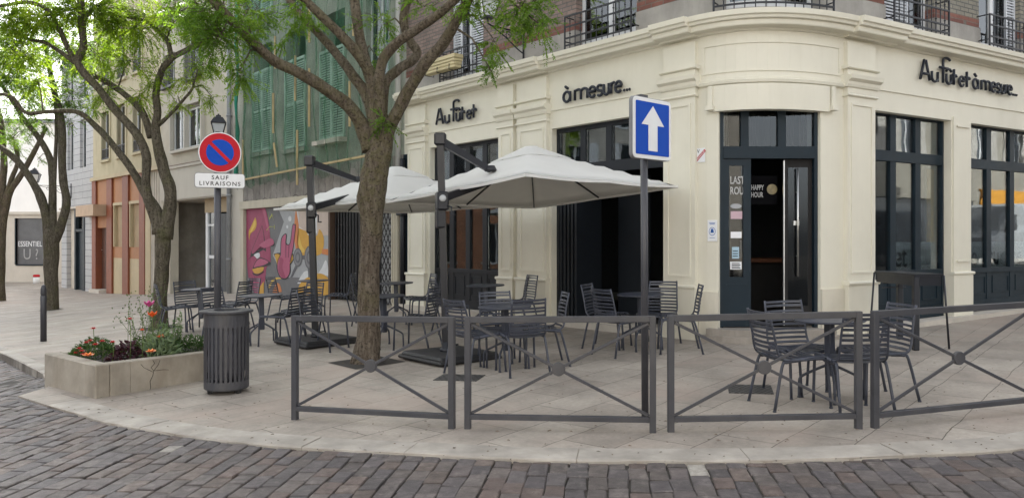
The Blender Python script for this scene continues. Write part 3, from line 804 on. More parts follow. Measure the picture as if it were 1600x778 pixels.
# cream flower box hanging in front of the far-left guard
ms_ = (S(683)+S(736))/2; pf = C.at(ms_, .30)
fb = thing('window_box', 'empty cream window box hung on the iron guard above the cornice', 'window box', (pf.x, pf.y, 4.98), math.atan2(dL.y, dL.x))
mb = MB(); Lb = S(736)-S(683)
boxm = paint('cream_plastic', (.55, .47, .27), .6, .06, 4, .2)
for i, (z0, z1) in enumerate(((0, .055), (.06, .115), (.12, .175), (.18, .235))):
    e = .01*i; mb.box((0, 0, (z0+z1)/2), (Lb-.06+2*e, .17+2*e, z1-z0), bev=.008)
mb.box((0, 0, .12), (Lb-.08, .15, .22)); mb.box((0, 0, .245), (Lb, .22, .025), bev=.006); mb.build('box', boxm, fb)
mb = MB()
for dx in (-.35*Lb, .0, .35*Lb): mb.tube([(dx, -.105, .08), (dx, -.11, -.03), (dx, .09, -.035), (dx, .13, .18)], .009, 6)
mb.build('bracket', iron, fb)

# ---- lettering of the sign: round-ended strokes, one mesh per letter
def letter_strokes(ch):
    # x in letter widths 0..1, z in units of x-height
    ar = lambda cx, cz, rx, rz, a0, a1, n=10: [(cx+rx*math.cos(R(a0+(a1-a0)*i/n)), cz+rz*math.sin(R(a0+(a1-a0)*i/n))) for i in range(n+1)]
    return {
     'A': [[(0, 0), (.42, 2.0), (.58, 2.0), (1, 0)], [(.17, .62), (.83, .62)]],
     'u': [[(0, 1), (0, .35)]+ar(.45, .4, .45, .4, 180, 360)[1:]+[(.9, 1), (.9, 0)]],
     'f': [[(.3, 0), (.3, 2.3)]+ar(.62, 2.3, .32, .3, 180, 20), [(0, 1.55), (.75, 1.55)]],
     'û': [[(0, 1), (0, .35)]+ar(.45, .4, .45, .4, 180, 360)[1:]+[(.9, 1), (.9, 0)], [(.0, 1.28), (.25, 1.5), (.7, 1.5), (.95, 1.28)]],
     't': [[(.35, 1.6), (.35, 0)], [(0, 1.0), (.85, 1.0), (.95, .8)]],
     'e': [[(.08, .55), (.9, .55)]+ar(.5, .5, .45, .5, 8, 320, 14)],
     'a': [ar(.45, .5, .45, .5, 0, 360, 14), [(.9, 1), (.9, 0)]],
     'à': [ar(.45, .5, .45, .5, 0, 360, 14), [(.9, 1), (.9, 0)], [(.25, 1.55), (.6, 1.3)]],
     'm': [[(0, 0), (0, 1), (.12, .95)]+ar(.26, .75, .22, .25, 90, 0, 5)+[(.48, 0)], [(.48, .75)]+ar(.74, .75, .24, .25, 150, 0, 6)+[(.98, 0)]],
     's': [ar(.5, .74, .4, .26, 40, 270, 8)+ar(.5, .24, .42, .24, 90, -140, 8)],
     'r': [[(.1, 0), (.1, 1)], [(.1, .65), (.35, .95), (.8, .98)]],
     '.': [[(.2, .06), (.6, .06)]],
    }[ch]
sgm = paint('sign_letter', (.008, .012, .022), .5, .2, 5)
def wall_sign(name, label, items, s_a, s_b, z0, xh, rad, n_from, n_to):
    """items: (char, x0, x1) in measured columns; mapped linearly onto the wall between s_a and s_b"""
    sc = (s_b-s_a)/(n_to-n_from); pr = C.at(s_a, .06)
    th = thing(name, label, 'sign', (pr.x, pr.y, z0), 0)
    for ch, a, b in items:
        mb = MB()
        for stx in letter_strokes(ch):
            pts = []
            for x, z in stx:
                s_ = s_a+((a+(b-a)*x)-n_from)*sc; p = C.at(s_, .055); pts.append((p.x, p.y, z0+z*xh))
            # densify ends by small round caps
            mb.tube(pts, rad, 8, smooth=True)
        cb(mb, 'letter', sgm, th)
full = [('A', 360, 412), ('u', 424, 460), ('f', 468, 532), ('û', 506, 536), ('t', 541, 566), ('e', 580, 612), ('t', 616, 646), ('à', 664, 698), ('m', 716, 772), ('e', 776, 808), ('s', 811, 836), ('u', 840, 864), ('r', 868, 888), ('e', 886, 914), ('.', 920, 928), ('.', 931, 938), ('.', 941, 948)]
p_ = lambda u: 1340+u/3.888
wall_sign('wall_lettering', 'black lettering Au fût et à mesure on the right-hand cream fascia', full, S(p_(360)), S(p_(948)), C.Z(1440, 126), .155, .021, 360, 948)
wall_sign('wall_lettering', 'black lettering Au fût et on the left-hand cream fascia', [(c, a, b) for c, a, b in full[:7]], S(685), S(748), C.Z(700, 193), .160, .024, 360, 646)
wall_sign('wall_lettering', 'black lettering à mesure on the middle cream fascia', [(c, a, b) for c, a, b in full[7:]], S(884), S(989), C.Z(930, 152.5), .170, .024, 664, 948)

# ---- plates on the wall left of the door
def plate(x0, x1, y0, y1, name, label, cat, mat):
    a, b = S(x0), S(x1); z0, z1 = C.Z((x0+x1)/2, y1), C.Z((x0+x1)/2, y0); M = C.frame_M((a+b)/2, .004, 0)
    th = thing(name, label, cat, (M.translation.x, M.translation.y, (z0+z1)/2), math.atan2(M[1][0], M[0][0]))
    mb = MB(); mb.box((0, -.004, 0), (b-a, .008, z1-z0), bev=.002); mb.build('board', mat, th); return th, b-a, z1-z0
red = paint('red_paint', (.45, .03, .04), .5, .05)
blue = paint('blue_paint', (.03, .12, .4), .5, .05)
ink = paint('ink', (.03, .03, .03), .6, .05)
th, wd, ht = plate(1087, 1102, 232, 254, 'wall_plaque', 'small white plaque with a red diagonal band beside the cafe door', 'plaque', sticker)
text_obj('IV', .075, ink, Matrix.Translation((-wd*.42, -.009, ht*.17)) @ UP, 'lettering', th, .0006)
mb = MB(); mb.box((0.01, -.0095, -.01), (.2, .002, .04), M=Matrix.Rotation(R(-44), 4, 'Y')); mb.build('band', red, th)
text_obj('MONACER', .036, sticker, Matrix.Rotation(R(-44), 4, 'Y') @ Matrix.Translation((.01, -.0112, -.022)) @ UP, 'lettering', th, .0006, 'CENTER')
th, wd, ht = plate(1106, 1121, 344, 377, 'notice', 'white paper notice with a blue masked face symbol beside the door frame', 'notice', sticker)
mb = MB()
M_ = Matrix.Translation((0, -.009, -.01)) @ UP
n = 28; ro, ri = .05, .043; vs = []; 
for k in range(n):
    a = 2*math.pi*k/n
    vs += [(ro*math.cos(a), 1.2*ro*math.sin(a), 0), (ri*math.cos(a), 1.2*ri*math.sin(a), 0)]
mb.add(vs, [(2*k, 2*((k+1) % n), 2*((k+1) % n)+1, 2*k+1) for k in range(n)], M=M_)
mb.lathe([(.022, 0), (.022, .001)], (0, .018, 0), 16, M=M_); mb.box((0, -.008, 0), (.05, .026, .002), M=M_)
mb.box((0, .118, 0), (.09, .008, .002), M=M_); mb.box((0, .102, 0), (.075, .008, .002), M=M_); mb.box((0, -.09, 0), (.08, .006, .002), M=M_)
mb.build('symbol', blue, th)
# iron downpipe and dark recess at the far-left end of the cafe
# ------------------------------------------------------------ the row of houses to the left
Q1 = isect(382, P0, dL); Q0 = isect(96, Q1, dF)
RW = Path([Q0, Q1, PL]); T = RW.S; Z = RW.Z
def wall(path, mb, a, b, z0, z1, ops, o0=-.3, o1=0.0):
    xs = sorted(set([a, b]+[x for o in ops for x in o[:2] if a < x < b]))
    for l, r_ in zip(xs, xs[1:]):
        m_ = (l+r_)/2; iv = sorted([(o[2], o[3]) for o in ops if o[0] <= m_ <= o[1]]); z = z0
        for p, q_ in iv:
            if callable(z) or p > z: path.slab(mb, l, r_, z, p, o0, o1)
            z = q_
        path.slab(mb, l, r_, z, z1, o0, o1)
    return mb
def house(name, label, s):
    p = RW.at(s, 0); return thing(name, label, 'building', (p.x, p.y, g(p.x, p.y)))
def win(root, a, b, z0, z1, fr=white, gl=glass_up, depth=-.14, cols=2, name='window', bar=None, curtain=True, fw=.05):
    mb = MB(); RW.slab(mb, a, a+fw, z0, z1, depth-.04, depth+.02); RW.slab(mb, b-fw, b, z0, z1, depth-.04, depth+.02)
    RW.slab(mb, a+fw, b-fw, z0, z0+fw, depth-.04, depth+.018); RW.slab(mb, a+fw, b-fw, z1-fw, z1, depth-.04, depth+.018)
    W = (b-a)/cols
    for k in range(1, cols): RW.slab(mb, a+k*W-fw*.6, a+k*W+fw*.6, z0+fw, z1-fw, depth-.03, depth+.015)
    if bar: RW.slab(mb, a+fw, b-fw, z0+(z1-z0)*bar-.02, z0+(z1-z0)*bar+.02, depth-.035, depth+.012)
    f = cb(mb, name, fr, root)
    mb = MB(); RW.slab(mb, a+fw, b-fw, z0+fw, z1-fw, depth-.012, depth-.006); cb(mb, 'pane', gl, root).parent = f
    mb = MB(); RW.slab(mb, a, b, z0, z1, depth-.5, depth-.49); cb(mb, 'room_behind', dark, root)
    if curtain:
        mb = MB(); RW.slab(mb, a+fw, a+fw+(b-a)*.2, z0+fw, z1-fw, depth-.2, depth-.18); RW.slab(mb, b-fw-(b-a)*.2, b-fw, z0+fw, z1-fw, depth-.2, depth-.18); cb(mb, 'curtain', curt, root)
    return f
# --- netted building (x 382..628)
nb = house('netted_building', 'run-down house under green debris netting with shutters and a mural below', T(500))
Lz = 4.35
plas = paint('old_plaster', (.27, .29, .24), .9, .3, 1.3, .6, (.06, .075, .065), bs=.5, bscale=12)
a0, a1 = T(382), RW.s[2]
rows = [(4.95, 7.35), (8.3, 10.7), (11.4, 13.3)]
cols = [(T(397), T(426)), (T(447), T(478)), (T(502), T(539)), (T(572), T(608))]
ops = [(c[0], c[1], r_[0], r_[1]) for c in cols for r_ in rows]
ground_ops = []
mb = MB(); wall(RW, mb, a0, a1, Z(500, 296), 14.2, ops, -.4, 0); cb(mb, 'upper_wall', plas, nb)
mb = MB(); RW.mould(mb, a0, a1, [(0, 13.9), (.35, 14.1), (.4, 14.25), (0, 14.3)]); cb(mb, 'roof_cornice', stone, nb)
gsh = paint('green_shutter', (.35, .50, .41), .6, .12, 4, .35, (.1, .14, .12)); gsh2 = paint('green_shutter_gap_shade', (.07, .13, .11), .6, .12, 4, .35, (.1, .14, .12))  # dark copy holds the shade between the slats in its colour
for ci, c in enumerate(cols):
    for ri, r_ in enumerate(rows):
        z0, z1 = r_
        if ri == 0: z0, z1 = [(Z(411, 236), Z(411, 110)), (Z(461, 231), Z(461, 93)), (Z(520, 217), Z(520, 76)), (5.0, 7.0)][ci] if ci < 3 else (5.05, 7.3)
        m_ = (c[0]+c[1])/2
        if ci == 3:
            win(nb, c[0], c[1], r_[0], r_[1], depth=-.15); 
        else:
            for l, r2 in ((c[0]-.02, m_-.01), (m_+.01, c[1]+.02)):
                mb = MB(); RW.slab(mb, l, l+.05, z0, z1, .0, .05); RW.slab(mb, r2-.05, r2, z0, z1, .0, .05)
                for zz in (z0, (z0+z1)/2-.03, z1-.07): RW.slab(mb, l+.05, r2-.05, zz, zz+.07, .002, .048)
                k = z0+.09
                while k < z1-.1:
                    if abs(k-(z0+z1)/2) > .06: RW.slab(mb, l+.05, r2-.05, k, k+.028, .012, .04)
                    k += .062
                bk_ = MB(); RW.slab(bk_, l+.05, r2-.05, z0+.07, z1-.07, .0, .008)
                cb(bk_, 'shutter_back', gsh2, nb).parent = cb(mb, 'shutter', gsh, nb)
            mb = MB(); RW.slab(mb, c[0]-.1, c[1]+.1, z0-.14, z0-.03, -.1, .22 if ci == 2 else .1); cb(mb, 'sill', stone_pale if ci == 2 else plas, nb)
# battens holding the net
bat = paint('wooden_batten', (.42, .32, .17), .8, .15, 4)
def batten(x0, y0, x1, y1, o=.30, w_=.035):
    mb = MB()
    p = RW.at(T(x0), o); q_ = RW.at(T(x1), o)
    mb.tube([(p.x, p.y, Z(x0, y0)), (q_.x, q_.y, Z(x1, y1))], w_, 4, smooth=False); cb(mb, 'batten', bat, nb)
for b_ in ((384, 284, 500, 262), (500, 262, 628, 238), (443, 210, 443, 148), (478, 90, 478, 160), (481, 205, 481, 290), (500, 200, 500, 110), (444, 225, 449, 262), (564, 130, 564, 200), (446, 60, 446, 110), (395, 220, 395, 275), (500, 0, 500, 70), (570, 20, 570, 60)):
    batten(*b_)
# the net: gathered sheet hanging 20-30 cm off the wall
def netmat():
    m = bpy.data.materials.new('debris_net'); m.use_nodes = True; t = m.node_tree; t.nodes.clear()
    o = t.nodes.new('ShaderNodeOutputMaterial'); tr = t.nodes.new('ShaderNodeBsdfTransparent'); b = t.nodes.new('ShaderNodeBsdfDiffuse'); tl = t.nodes.new('ShaderNodeBsdfTranslucent')
    b.inputs[0].default_value = (.095, .205, .13, 1); tl.inputs[0].default_value = (.09, .24, .14, 1)
    uv, gp = planar(t, dL)
    mp = N(t, 'ShaderNodeMapping'); mp.inputs['Scale'].default_value = (1.0, .18, 1); t.links.new(uv, mp.inputs[0])
    n1 = noise(t, mp.outputs[0], 3.0, 8, .7); n2 = noise(t, uv, 35, 4, .7); n3 = noise(t, uv, .9, 3, .5)
    s1 = N(t, 'ShaderNodeMath', operation='ADD'); t.links.new(n1, s1.inputs[0]); t.links.new(n2, s1.inputs[1])
    s2 = N(t, 'ShaderNodeMath', operation='ADD'); t.links.new(s1.outputs[0], s2.inputs[0]); t.links.new(n3, s2.inputs[1])
    f = ramp(t, s2.outputs[0], [(.0, (.3,)*3), (1.0, (.3,)*3)])
    mr = N(t, 'ShaderNodeMapRange'); t.links.new(s2.outputs[0], mr.inputs[0]); mr.inputs[1].default_value = 1.2; mr.inputs[2].default_value = 1.9; mr.inputs[3].default_value = .08; mr.inputs[4].default_value = .62
    m1 = t.nodes.new('ShaderNodeMixShader'); m1.inputs[0].default_value = .35; t.links.new(b.outputs[0], m1.inputs[1]); t.links.new(tl.outputs[0], m1.inputs[2])
    m2 = t.nodes.new('ShaderNodeMixShader'); t.links.new(mr.outputs[0], m2.inputs[0]); t.links.new(tr.outputs[0], m2.inputs[1]); t.links.new(m1.outputs[0], m2.inputs[2])
    t.links.new(m2.outputs[0], o.inputs[0]); return m
net = netmat()
mb = MB(); nx, nz = 110, 70; sa, sb = a0-.15, a1-.05; vs = []; rn = np.random.RandomState(3)
ph = rn.rand(8)*6.3
for j in range(nz+1):
    for i in range(nx+1):
        s_ = sa+(sb-sa)*i/nx; zl = Z(500, 276)-.04+.06*math.sin(i*.55+ph[3])+.05*math.sin(i*1.7); v = j/nz; z_ = zl+(14.0-zl)*v**1.15
        o_ = .24+.05*math.sin(i*.9+ph[0]+1.2*math.sin(v*6))+.03*math.sin(i*2.3+ph[1]+v*4)+.04*math.sin(v*26+ph[2]+i*.2)+rn.rand()*.015
        p = RW.at(min(max(s_, .01), a1-.01), o_); vs.append((p.x, p.y, z_))
mb.add(vs, [(j*(nx+1)+i, j*(nx+1)+i+1, (j+1)*(nx+1)+i+1, (j+1)*(nx+1)+i) for j in range(nz) for i in range(nx)], 0, True)
cb(mb, 'debris_netting', net, nb)
# thick rolled hem of net on the corner edge
mb = MB(); pts = []
for j in range(24): p = RW.at(a0+.05, .26+.03*math.sin(j*1.3)); pts.append((p.x, p.y, Z(385, 292)+j*.42))
mb.tube(pts, [.05+.02*math.sin(j*2.1) for j in range(24)], 7); 
rope = paint('green_rope_hem', (.02, .2, .13), .8, .2, 5); cb(mb, 'net_hem', rope, nb)
# old fascia boards, beam, piers and shop front below
oldwood = brickmat('old_boards', dL, (.29, .27, .25), (.22, .2, .18), (.06, .05, .045), .42, 3.0, .01, .9, None, .35, 2.5)
zb0, zb1 = Z(450, 309), Z(450, 275)
mb = MB(); RW.slab(mb, a0+.02, a1, zb0, zb1+.1, -.3, .03); cb(mb, 'fascia_board', oldwood, nb)
creamy = paint('aged_cream', (.46, .42, .33), .7, .08, 2, .4, (.2, .17, .13))
mb = MB(); zB = Z(450, 322)
RW.slab(mb, a0-.12, a1, zB, zb0, -.3, .12); RW.slab(mb, a0-.12, T(384.5), gz(-.1), zB, -.3, .09); 
RW.slab(mb, T(618), T(629), gz(-.1), zB, -.3, .10)
for k in range(4): s_ = T(618)+(T(629)-T(618))*(k+.5)/4; RW.slab(mb, s_-.02, s_+.02, gz(.1), zB-.1, .10, .125)
cb(mb, 'shopfront_frame', creamy, nb)
# mural panel
mural_a, mural_b = T(385), T(514)
mg = paint('mural_grey', (.13, .13, .135), .7, .08, 3)
mb = MB(); RW.slab(mb, mural_a, mural_b, gz(-.1), zB, -.3, .0); mw = cb(mb, 'mural_wall', mg, nb)
mcol = {'m': (.26, .035, .09), 'm2': (.36, .075, .145), 'dm': (.14, .02, .06), 'y': (.50, .27, .03), 'y2': (.6, .4, .07), 'o': (.5, .17, .05), 'lg': (.30, .31, .32), 'w': (.55, .56, .57), 'pk': (.45, .37, .32), 'g': (.09, .09, .10), 'g2': (.17, .17, .18), 'k': (.015, .012, .016), 'yg': (.35, .36, .08)}
mm = {k: paint('mural_'+k, c, .65, .07, 5) for k, c in mcol.items()}
u_ = lambda x: 380+x/5.186; v_ = lambda y: 310+y/5.186      # measured on an enlargement
def mpoly(key, pts, lay, rnd=True):
    pts = spline([pts[-1]]+list(pts)+[pts[0]], 4)[4:-5] if rnd else pts
    vs = []
    for x, y in pts:
        p = RW.at(T(min(max(u_(x), 385.2), 513.8)), .002+.0018*lay); vs.append((p.x, p.y, Z(u_(x), v_(y))))
    m = MB(); m.add(vs, [tuple(range(len(vs)))]); return m, key
ml = []
ml.append(('lg', [(262, 30), (330, 190), (240, 460), (330, 640), (700, 640), (700, 60)], 0, False))
ml.append(('w', [(430, 60), (470, 280), (560, 300), (640, 250), (690, 270), (690, 60)], 1, True))
ml.append(('pk', [(445, 60), (455, 230), (520, 270), (540, 60)], 2, False))
ml.append(('pk', [(600, 60), (600, 300), (690, 300), (690, 60)], 2, False))
ml.append(('o', [(430, 80), (415, 250), (425, 400), (470, 470), (455, 330), (450, 180)], 3, True))
ml.append(('y', [(450, 240), (440, 380), (480, 470), (560, 470), (640, 440), (655, 320), (620, 250), (600, 300), (540, 310), (500, 250)], 3, True))
ml.append(('y2', [(455, 300), (450, 380), (480, 440), (500, 420), (470, 370)], 4, True))
ml.append(('o', [(640, 410), (690, 410), (690, 460), (640, 450)], 4, False))
ml.append(('w', [(610, 620), (640, 560), (670, 500), (690, 560), (695, 640)], 2, True))
ml.append(('y', [(440, 760), (470, 680), (560, 620), (640, 610), (695, 660), (695, 778), (440, 778)], 3, True))
ml.append(('y2', [(500, 770), (540, 700), (600, 670), (590, 700), (540, 770)], 4, True))
ml.append(('w', [(440, 690), (490, 600), (530, 590), (540, 640), (480, 700)], 2, True))
ml.append(('m', [(22, 55), (90, 42), (160, 45), (195, 130), (215, 260), (222, 400), (222, 520), (190, 560), (175, 680), (120, 765), (95, 770), (55, 680), (35, 560), (22, 300)], 2, True))
ml.append(('m2', [(140, 45), (170, 60), (215, 260), (195, 240), (165, 120)], 3, True))
ml.append(('y', [(98, 155), (112, 200), (100, 250), (60, 290), (52, 340), (47, 270), (70, 220)], 4, True))
ml.append(('y2', [(96, 175), (102, 215), (70, 270), (60, 265)], 5, True))
ml.append(('k', [(155, 218), (185, 420), (160, 418), (60, 470), (120, 300)], 3, True))
ml.append(('m', [(155, 226), (175, 400), (150, 405), (70, 445), (122, 305)], 4, True))
ml.append(('k', [(38, 500), (150, 385), (240, 355), (252, 382), (180, 400), (70, 470)], 4, True))
ml.append(('m2', [(130, 380), (225, 322), (248, 372), (150, 408)], 5, True))
ml.append(('w', [(88, 460), (130, 440), (138, 470), (108, 490)], 6, True))
ml.append(('k', [(80, 570), (130, 480), (215, 512), (215, 540), (140, 560)], 5, True))
ml.append(('m2', [(88, 560), (132, 488), (208, 516), (140, 550)], 6, True))
ml.append(('y', [(75, 575), (165, 555), (160, 590), (120, 610), (85, 600)], 6, True))
ml.append(('k', [(72, 600), (120, 614), (168, 590), (165, 600), (118, 625), (78, 612)], 7, True))
ml.append(('m2', [(80, 620), (110, 720), (108, 765), (92, 740)], 6, True))
ml.append(('y', [(170, 670), (170, 770), (125, 770), (135, 720)], 6, False))
ml.append(('k', [(248, 450), (408, 450), (410, 500), (360, 560), (285, 560)], 3, True))
ml.append(('y', [(256, 458), (300, 456), (300, 500), (330, 545), (390, 520), (404, 470), (400, 456), (404, 500), (330, 560), (272, 545)], 4, True))
ml.append(('k', [(302, 455), (308, 330), (342, 284), (356, 300), (352, 360), (380, 360), (400, 220), (418, 210), (430, 225), (412, 380), (400, 450), (385, 520), (385, 600), (350, 655), (300, 640), (272, 560), (285, 480)], 4, True))
ml.append(('m2', [(308, 460), (314, 336), (342, 292), (350, 305), (346, 368), (384, 366), (404, 226), (418, 218), (424, 228), (408, 380), (394, 450), (380, 520), (378, 600), (348, 645), (304, 632), (280, 560), (292, 482)], 5, True))
ml.append(('m', [(300, 480), (330, 500), (322, 560), (345, 640), (310, 632), (284, 560)], 6, True))
ml.append(('dm', [(346, 370), (352, 370), (352, 480), (346, 480)], 6, False)); ml.append(('dm', [(372, 370), (378, 370), (372, 480), (366, 480)], 6, False))
def disc(cx, cy, rx, ry, key, lay): ml.append((key, [(cx+rx*math.cos(a*math.pi/8), cy+ry*math.sin(a*math.pi/8)) for a in range(16)], lay, False))
ml.append(('g', [(430, 530), (450, 540), (400, 640), (382, 640)], 4, False)); ml.append(('g', [(525, 560), (560, 560), (555, 640), (530, 640)], 4, False))
ml.append(('g', [(475, 460), (505, 460), (505, 495), (475, 495)], 4, False))
disc(446, 478, 37, 76, 'g', 5); disc(446, 478, 30, 66, 'g2', 6); disc(446, 478, 20, 45, 'g', 7); disc(446, 478, 12, 28, 'g2', 8)
disc(540, 478, 42, 96, 'g', 5); disc(540, 478, 34, 84, 'g2', 6); disc(540, 478, 23, 56, 'g', 7); disc(540, 478, 14, 34, 'g2', 8)
disc(380, 165, 13, 22, 'w', 2); disc(358, 230, 8, 14, 'w', 2)
ml.append(('yg', [(190, 255), (215, 225), (265, 232), (218, 232), (193, 262)], 3, False)); ml.append(('yg', [(200, 100), (215, 160), (235, 120), (250, 190), (236, 140), (214, 175)], 3, False)); ml.append(('yg', [(252, 215), (256, 215), (256, 250), (252, 250)], 4, False))
ml.append(('y2', [(205, 720), (230, 665), (275, 640), (320, 650), (275, 655), (240, 680), (215, 735)], 3, True)); ml.append(('o', [(240, 770), (270, 690), (300, 700), (310, 770)], 3, True))
for key, pts, lay, rd_ in ml:
    m, k_ = mpoly(key, pts, lay, rd_); cb(m, 'painted_shape', mm[k_], nb).parent = mw
# folding black grille and lattice shutter
blackm = paint('black_grille', (.015, .015, .017), .5, .2, 5); galv = paint('galvanised_slats', (.24, .245, .25), .6, .12, 2, .3)
ga, gb = T(515.5), T(562); zt_ = zB-.02
mb = MB(); RW.slab(mb, ga-.02, ga+.07, gz(-.1), zt_, -.2, .04); cb(mb, 'door_jamb', paint('brown_jamb', (.07, .04, .025), .6), nb)
mb = MB(); RW.slab(mb, ga+.07, T(618), gz(-.1), zt_, -.4, -.3); cb(mb, 'back_panel', galv, nb)
mb = MB(); RW.slab(mb, ga+.07, gb+.5, gz(0), zt_, -.30, -.27)
k = 0; s_ = ga+.1
while s_ < gb+.45:
    RW.slab(mb, s_, s_+.035, gz(.03), zt_-.03, -.12+(.04 if k % 2 else 0), -.09+(.04 if k % 2 else 0)); s_ += .075; k += 1
for zz in (1.2, 2.0, .4): RW.slab(mb, ga+.08, gb+.45, zz, zz+.05, -.15, -.12)
cb(mb, 'folding_grille', blackm, nb)
mb = MB(); la, lb = T(588), T(617.5); step = .16; zb_ = g(*RW.at(la, 0))-.0
h_ = zt_-zb_; wL = lb-la
k = -int(h_/step)-1
while k*step < wL:
    for sg in (1, -1):
        # diagonal bars clipped to the panel
        pts = []
        for i in range(2):
            pass
        x0_ = k*step; z0_ = 0.0; x1_ = x0_+h_*.62; 
        t0 = max(0, -x0_/(h_*.62)); t1 = min(1, (wL-x0_)/(h_*.62))
        if t1 > t0:
            q = []
            for t_ in (t0, t1):
                xx = x0_+t_*h_*.62; xx = xx if sg > 0 else wL-xx; p = RW.at(la+xx, -.12 if sg > 0 else -.10); q.append((p.x, p.y, zb_+t_*h_))
            mb.tube(q, .011, 4, smooth=False, cap=False)
    k += 1
cb(mb, 'lattice_grille', blackm, nb)
# strip with the dark recess between the two buildings and a pale downpipe
mb = MB(); C.slab(mb, 0.0, S(640.5), gz(-.05), 3.5, .0, .03); cbuild(mb, 'side_panel', navy)
mb = MB(); p = C.at(S(635), .10); mb.tube([(p.x, p.y, g(p.x, p.y)), (p.x, p.y, 3.4)], .055, 10); mb.box((p.x, p.y, 2.3), (.22, .22, .28), rz=-R(49.5), bev=.02); cbuild(mb, 'service_pipe', iron)
pipe = paint('grey_downpipe', (.26, .27, .28), .5, .1, 5, .2); palepipe = paint('pale_downpipe', (.45, .45, .43), .5, .1, 5, .2)
mb = MB(); p = RW.at(T(629.5), .12); mb.tube([(p.x, p.y, zB+.1), (p.x, p.y, 13.8)], .06, 10)
for zz in (4.2, 6.0, 8.5, 11): mb.lathe([(.075, 0), (.075, .05)], (p.x, p.y, zz), 10)
cb(mb, 'downpipe', palepipe, nb)
# closing walls
def block(root, sa_, sb_, top, depth=9.0, mat=stone, wall_z=-1.0):
    A_, B_ = RW.at(sa_+.001, -.41), RW.at(sb_-.001, -.41); A3, B3 = RW.at(sa_+.001, -depth), RW.at(sb_-.001, -depth); m = MB()
    for a, b in ((A_, A3), (A3, B3), (B3, B_)): m.add([(a.x, a.y, wall_z), (b.x, b.y, wall_z), (b.x, b.y, top), (a.x, a.y, top)], [(0, 1, 2, 3)])
    cb(m, 'side_wall', mat, root)
    m = MB(); A_, B_ = RW.at(sa_+.001, -.01), RW.at(sb_-.001, -.01); m.prism([(A_.x, A_.y), (B_.x, B_.y), (B3.x, B3.y), (A3.x, A3.y)][::-1], top, top+.15); cb(m, 'roof', roofm, root)
block(nb, a0, a1, 14.2)

# --- pale concrete-fronted house (x 253..382)
beige = paint('pale_render', (.46, .425, .35), .8, .08, 1.5, .35, (.24, .21, .17), bs=.25, bscale=18)
beige2 = paint('smooth_render', (.47, .44, .385), .75, .06, 1.0, .25, (.3, .27, .22)); tan = paint('tan_wall', (.35, .27, .17), .8, .12, 1.5, .4, (.2, .15, .1))
ph_ = house('pale_house', 'pale rendered house with a wide upper window and recessed passage, between net and orange front', T(320))
b0, b1 = T(252), a0
zs_ = Z(316, 308); zl_ = Z(300, 258)
recA, recB = T(268), T(371)
up1 = [(T(271), T(318), Z(295, 232), Z(295, 166)), (T(249)+.02, T(273), Z(262, 138), Z(262, 40)), (T(289), T(316), Z(302, 124), Z(302, 22)), (T(271), T(318), 10.6, 12.0)]
up1 = [(max(o[0], b0+.15), o[1], o[2], o[3]) for o in up1]
mb = MB(); wall(RW, mb, b0, T(362), zl_, 13.7, up1, -.3, 0); cb(mb, 'upper_wall', beige, ph_)
mb = MB(); RW.slab(mb, T(362), b1, gz(-.2), 13.7, -.3, .04); cb(mb, 'corner_pier', beige2, ph_)
mb = MB(); RW.slab(mb, b0, T(362), zs_, zl_, -.3, .06); RW.slab(mb, b0, T(362), zl_-.03, zl_+.06, -.2, .11); RW.slab(mb, b0, T(362), zs_-.04, zs_, -2.2, .02); cb(mb, 'fascia_band', beige2, ph_)
ledge = paint('ledge_brown', (.16, .11, .09), .7)
mb = MB(); RW.slab(mb, b0, T(362), zl_+.06, zl_+.085, -.2, .12); cb(mb, 'ledge', ledge, ph_)
mb = MB(); RW.slab(mb, b0, T(266), gz(-.2), zs_-.04, -.3, .0); cb(mb, 'side_pier', beige, ph_)
for i, o in enumerate(up1):
    if i == 0:
        m_ = (o[0]+o[1])/2
        mb = MB(); e = .09
        RW.slab(mb, o[0]-e, o[0], o[2]-e, o[3]+e, -.1, .12); RW.slab(mb, o[1], o[1]+e, o[2]-e, o[3]+e, -.1, .12); RW.slab(mb, o[0], o[1], o[2]-e, o[2], -.1, .14); RW.slab(mb, o[0], o[1], o[3], o[3]+e, -.1, .14)
        RW.slab(mb, m_-.08, m_+.02, o[2], o[3], -.1, .13); cb(mb, 'window_surround', beige2, ph_)
        win(ph_, o[0], m_-.08, o[2], o[3], depth=-.05, fw=.07); win(ph_, m_+.02, o[1], o[2], o[3]-.1, depth=-.05, fw=.07)
        mb = MB(); RW.slab(mb, m_+.02, o[1], o[3]-.1, o[3], -.06, .02); cb(mb, 'blind_box', stone, ph_)
    else:
        win(ph_, o[0], o[1], o[2], o[3], depth=-.18)
        mb = MB(); zt2 = o[2]+.95
        for zz in (zt2, o[2]+.06): RW.slab(mb, o[0], o[1], zz-.02, zz+.02, .02, .05)
        s_ = o[0]
        while s_ <= o[1]: RW.slab(mb, s_-.012, s_+.012, o[2]+.08, zt2-.02, .025, .045); s_ += .11
        RW.slab(mb, o[0], o[1], o[2]-.04, o[2]+.02, -.1, .14); cb(mb, 'balcony_rail', iron, ph_)
        if i == 1:
            mb = MB(); RW.slab(mb, o[0], o[1], o[2]+(o[3]-o[2])*.55, o[3], -.1, -.06)
            cb(mb, 'roller_blind', stone_pale, ph_)
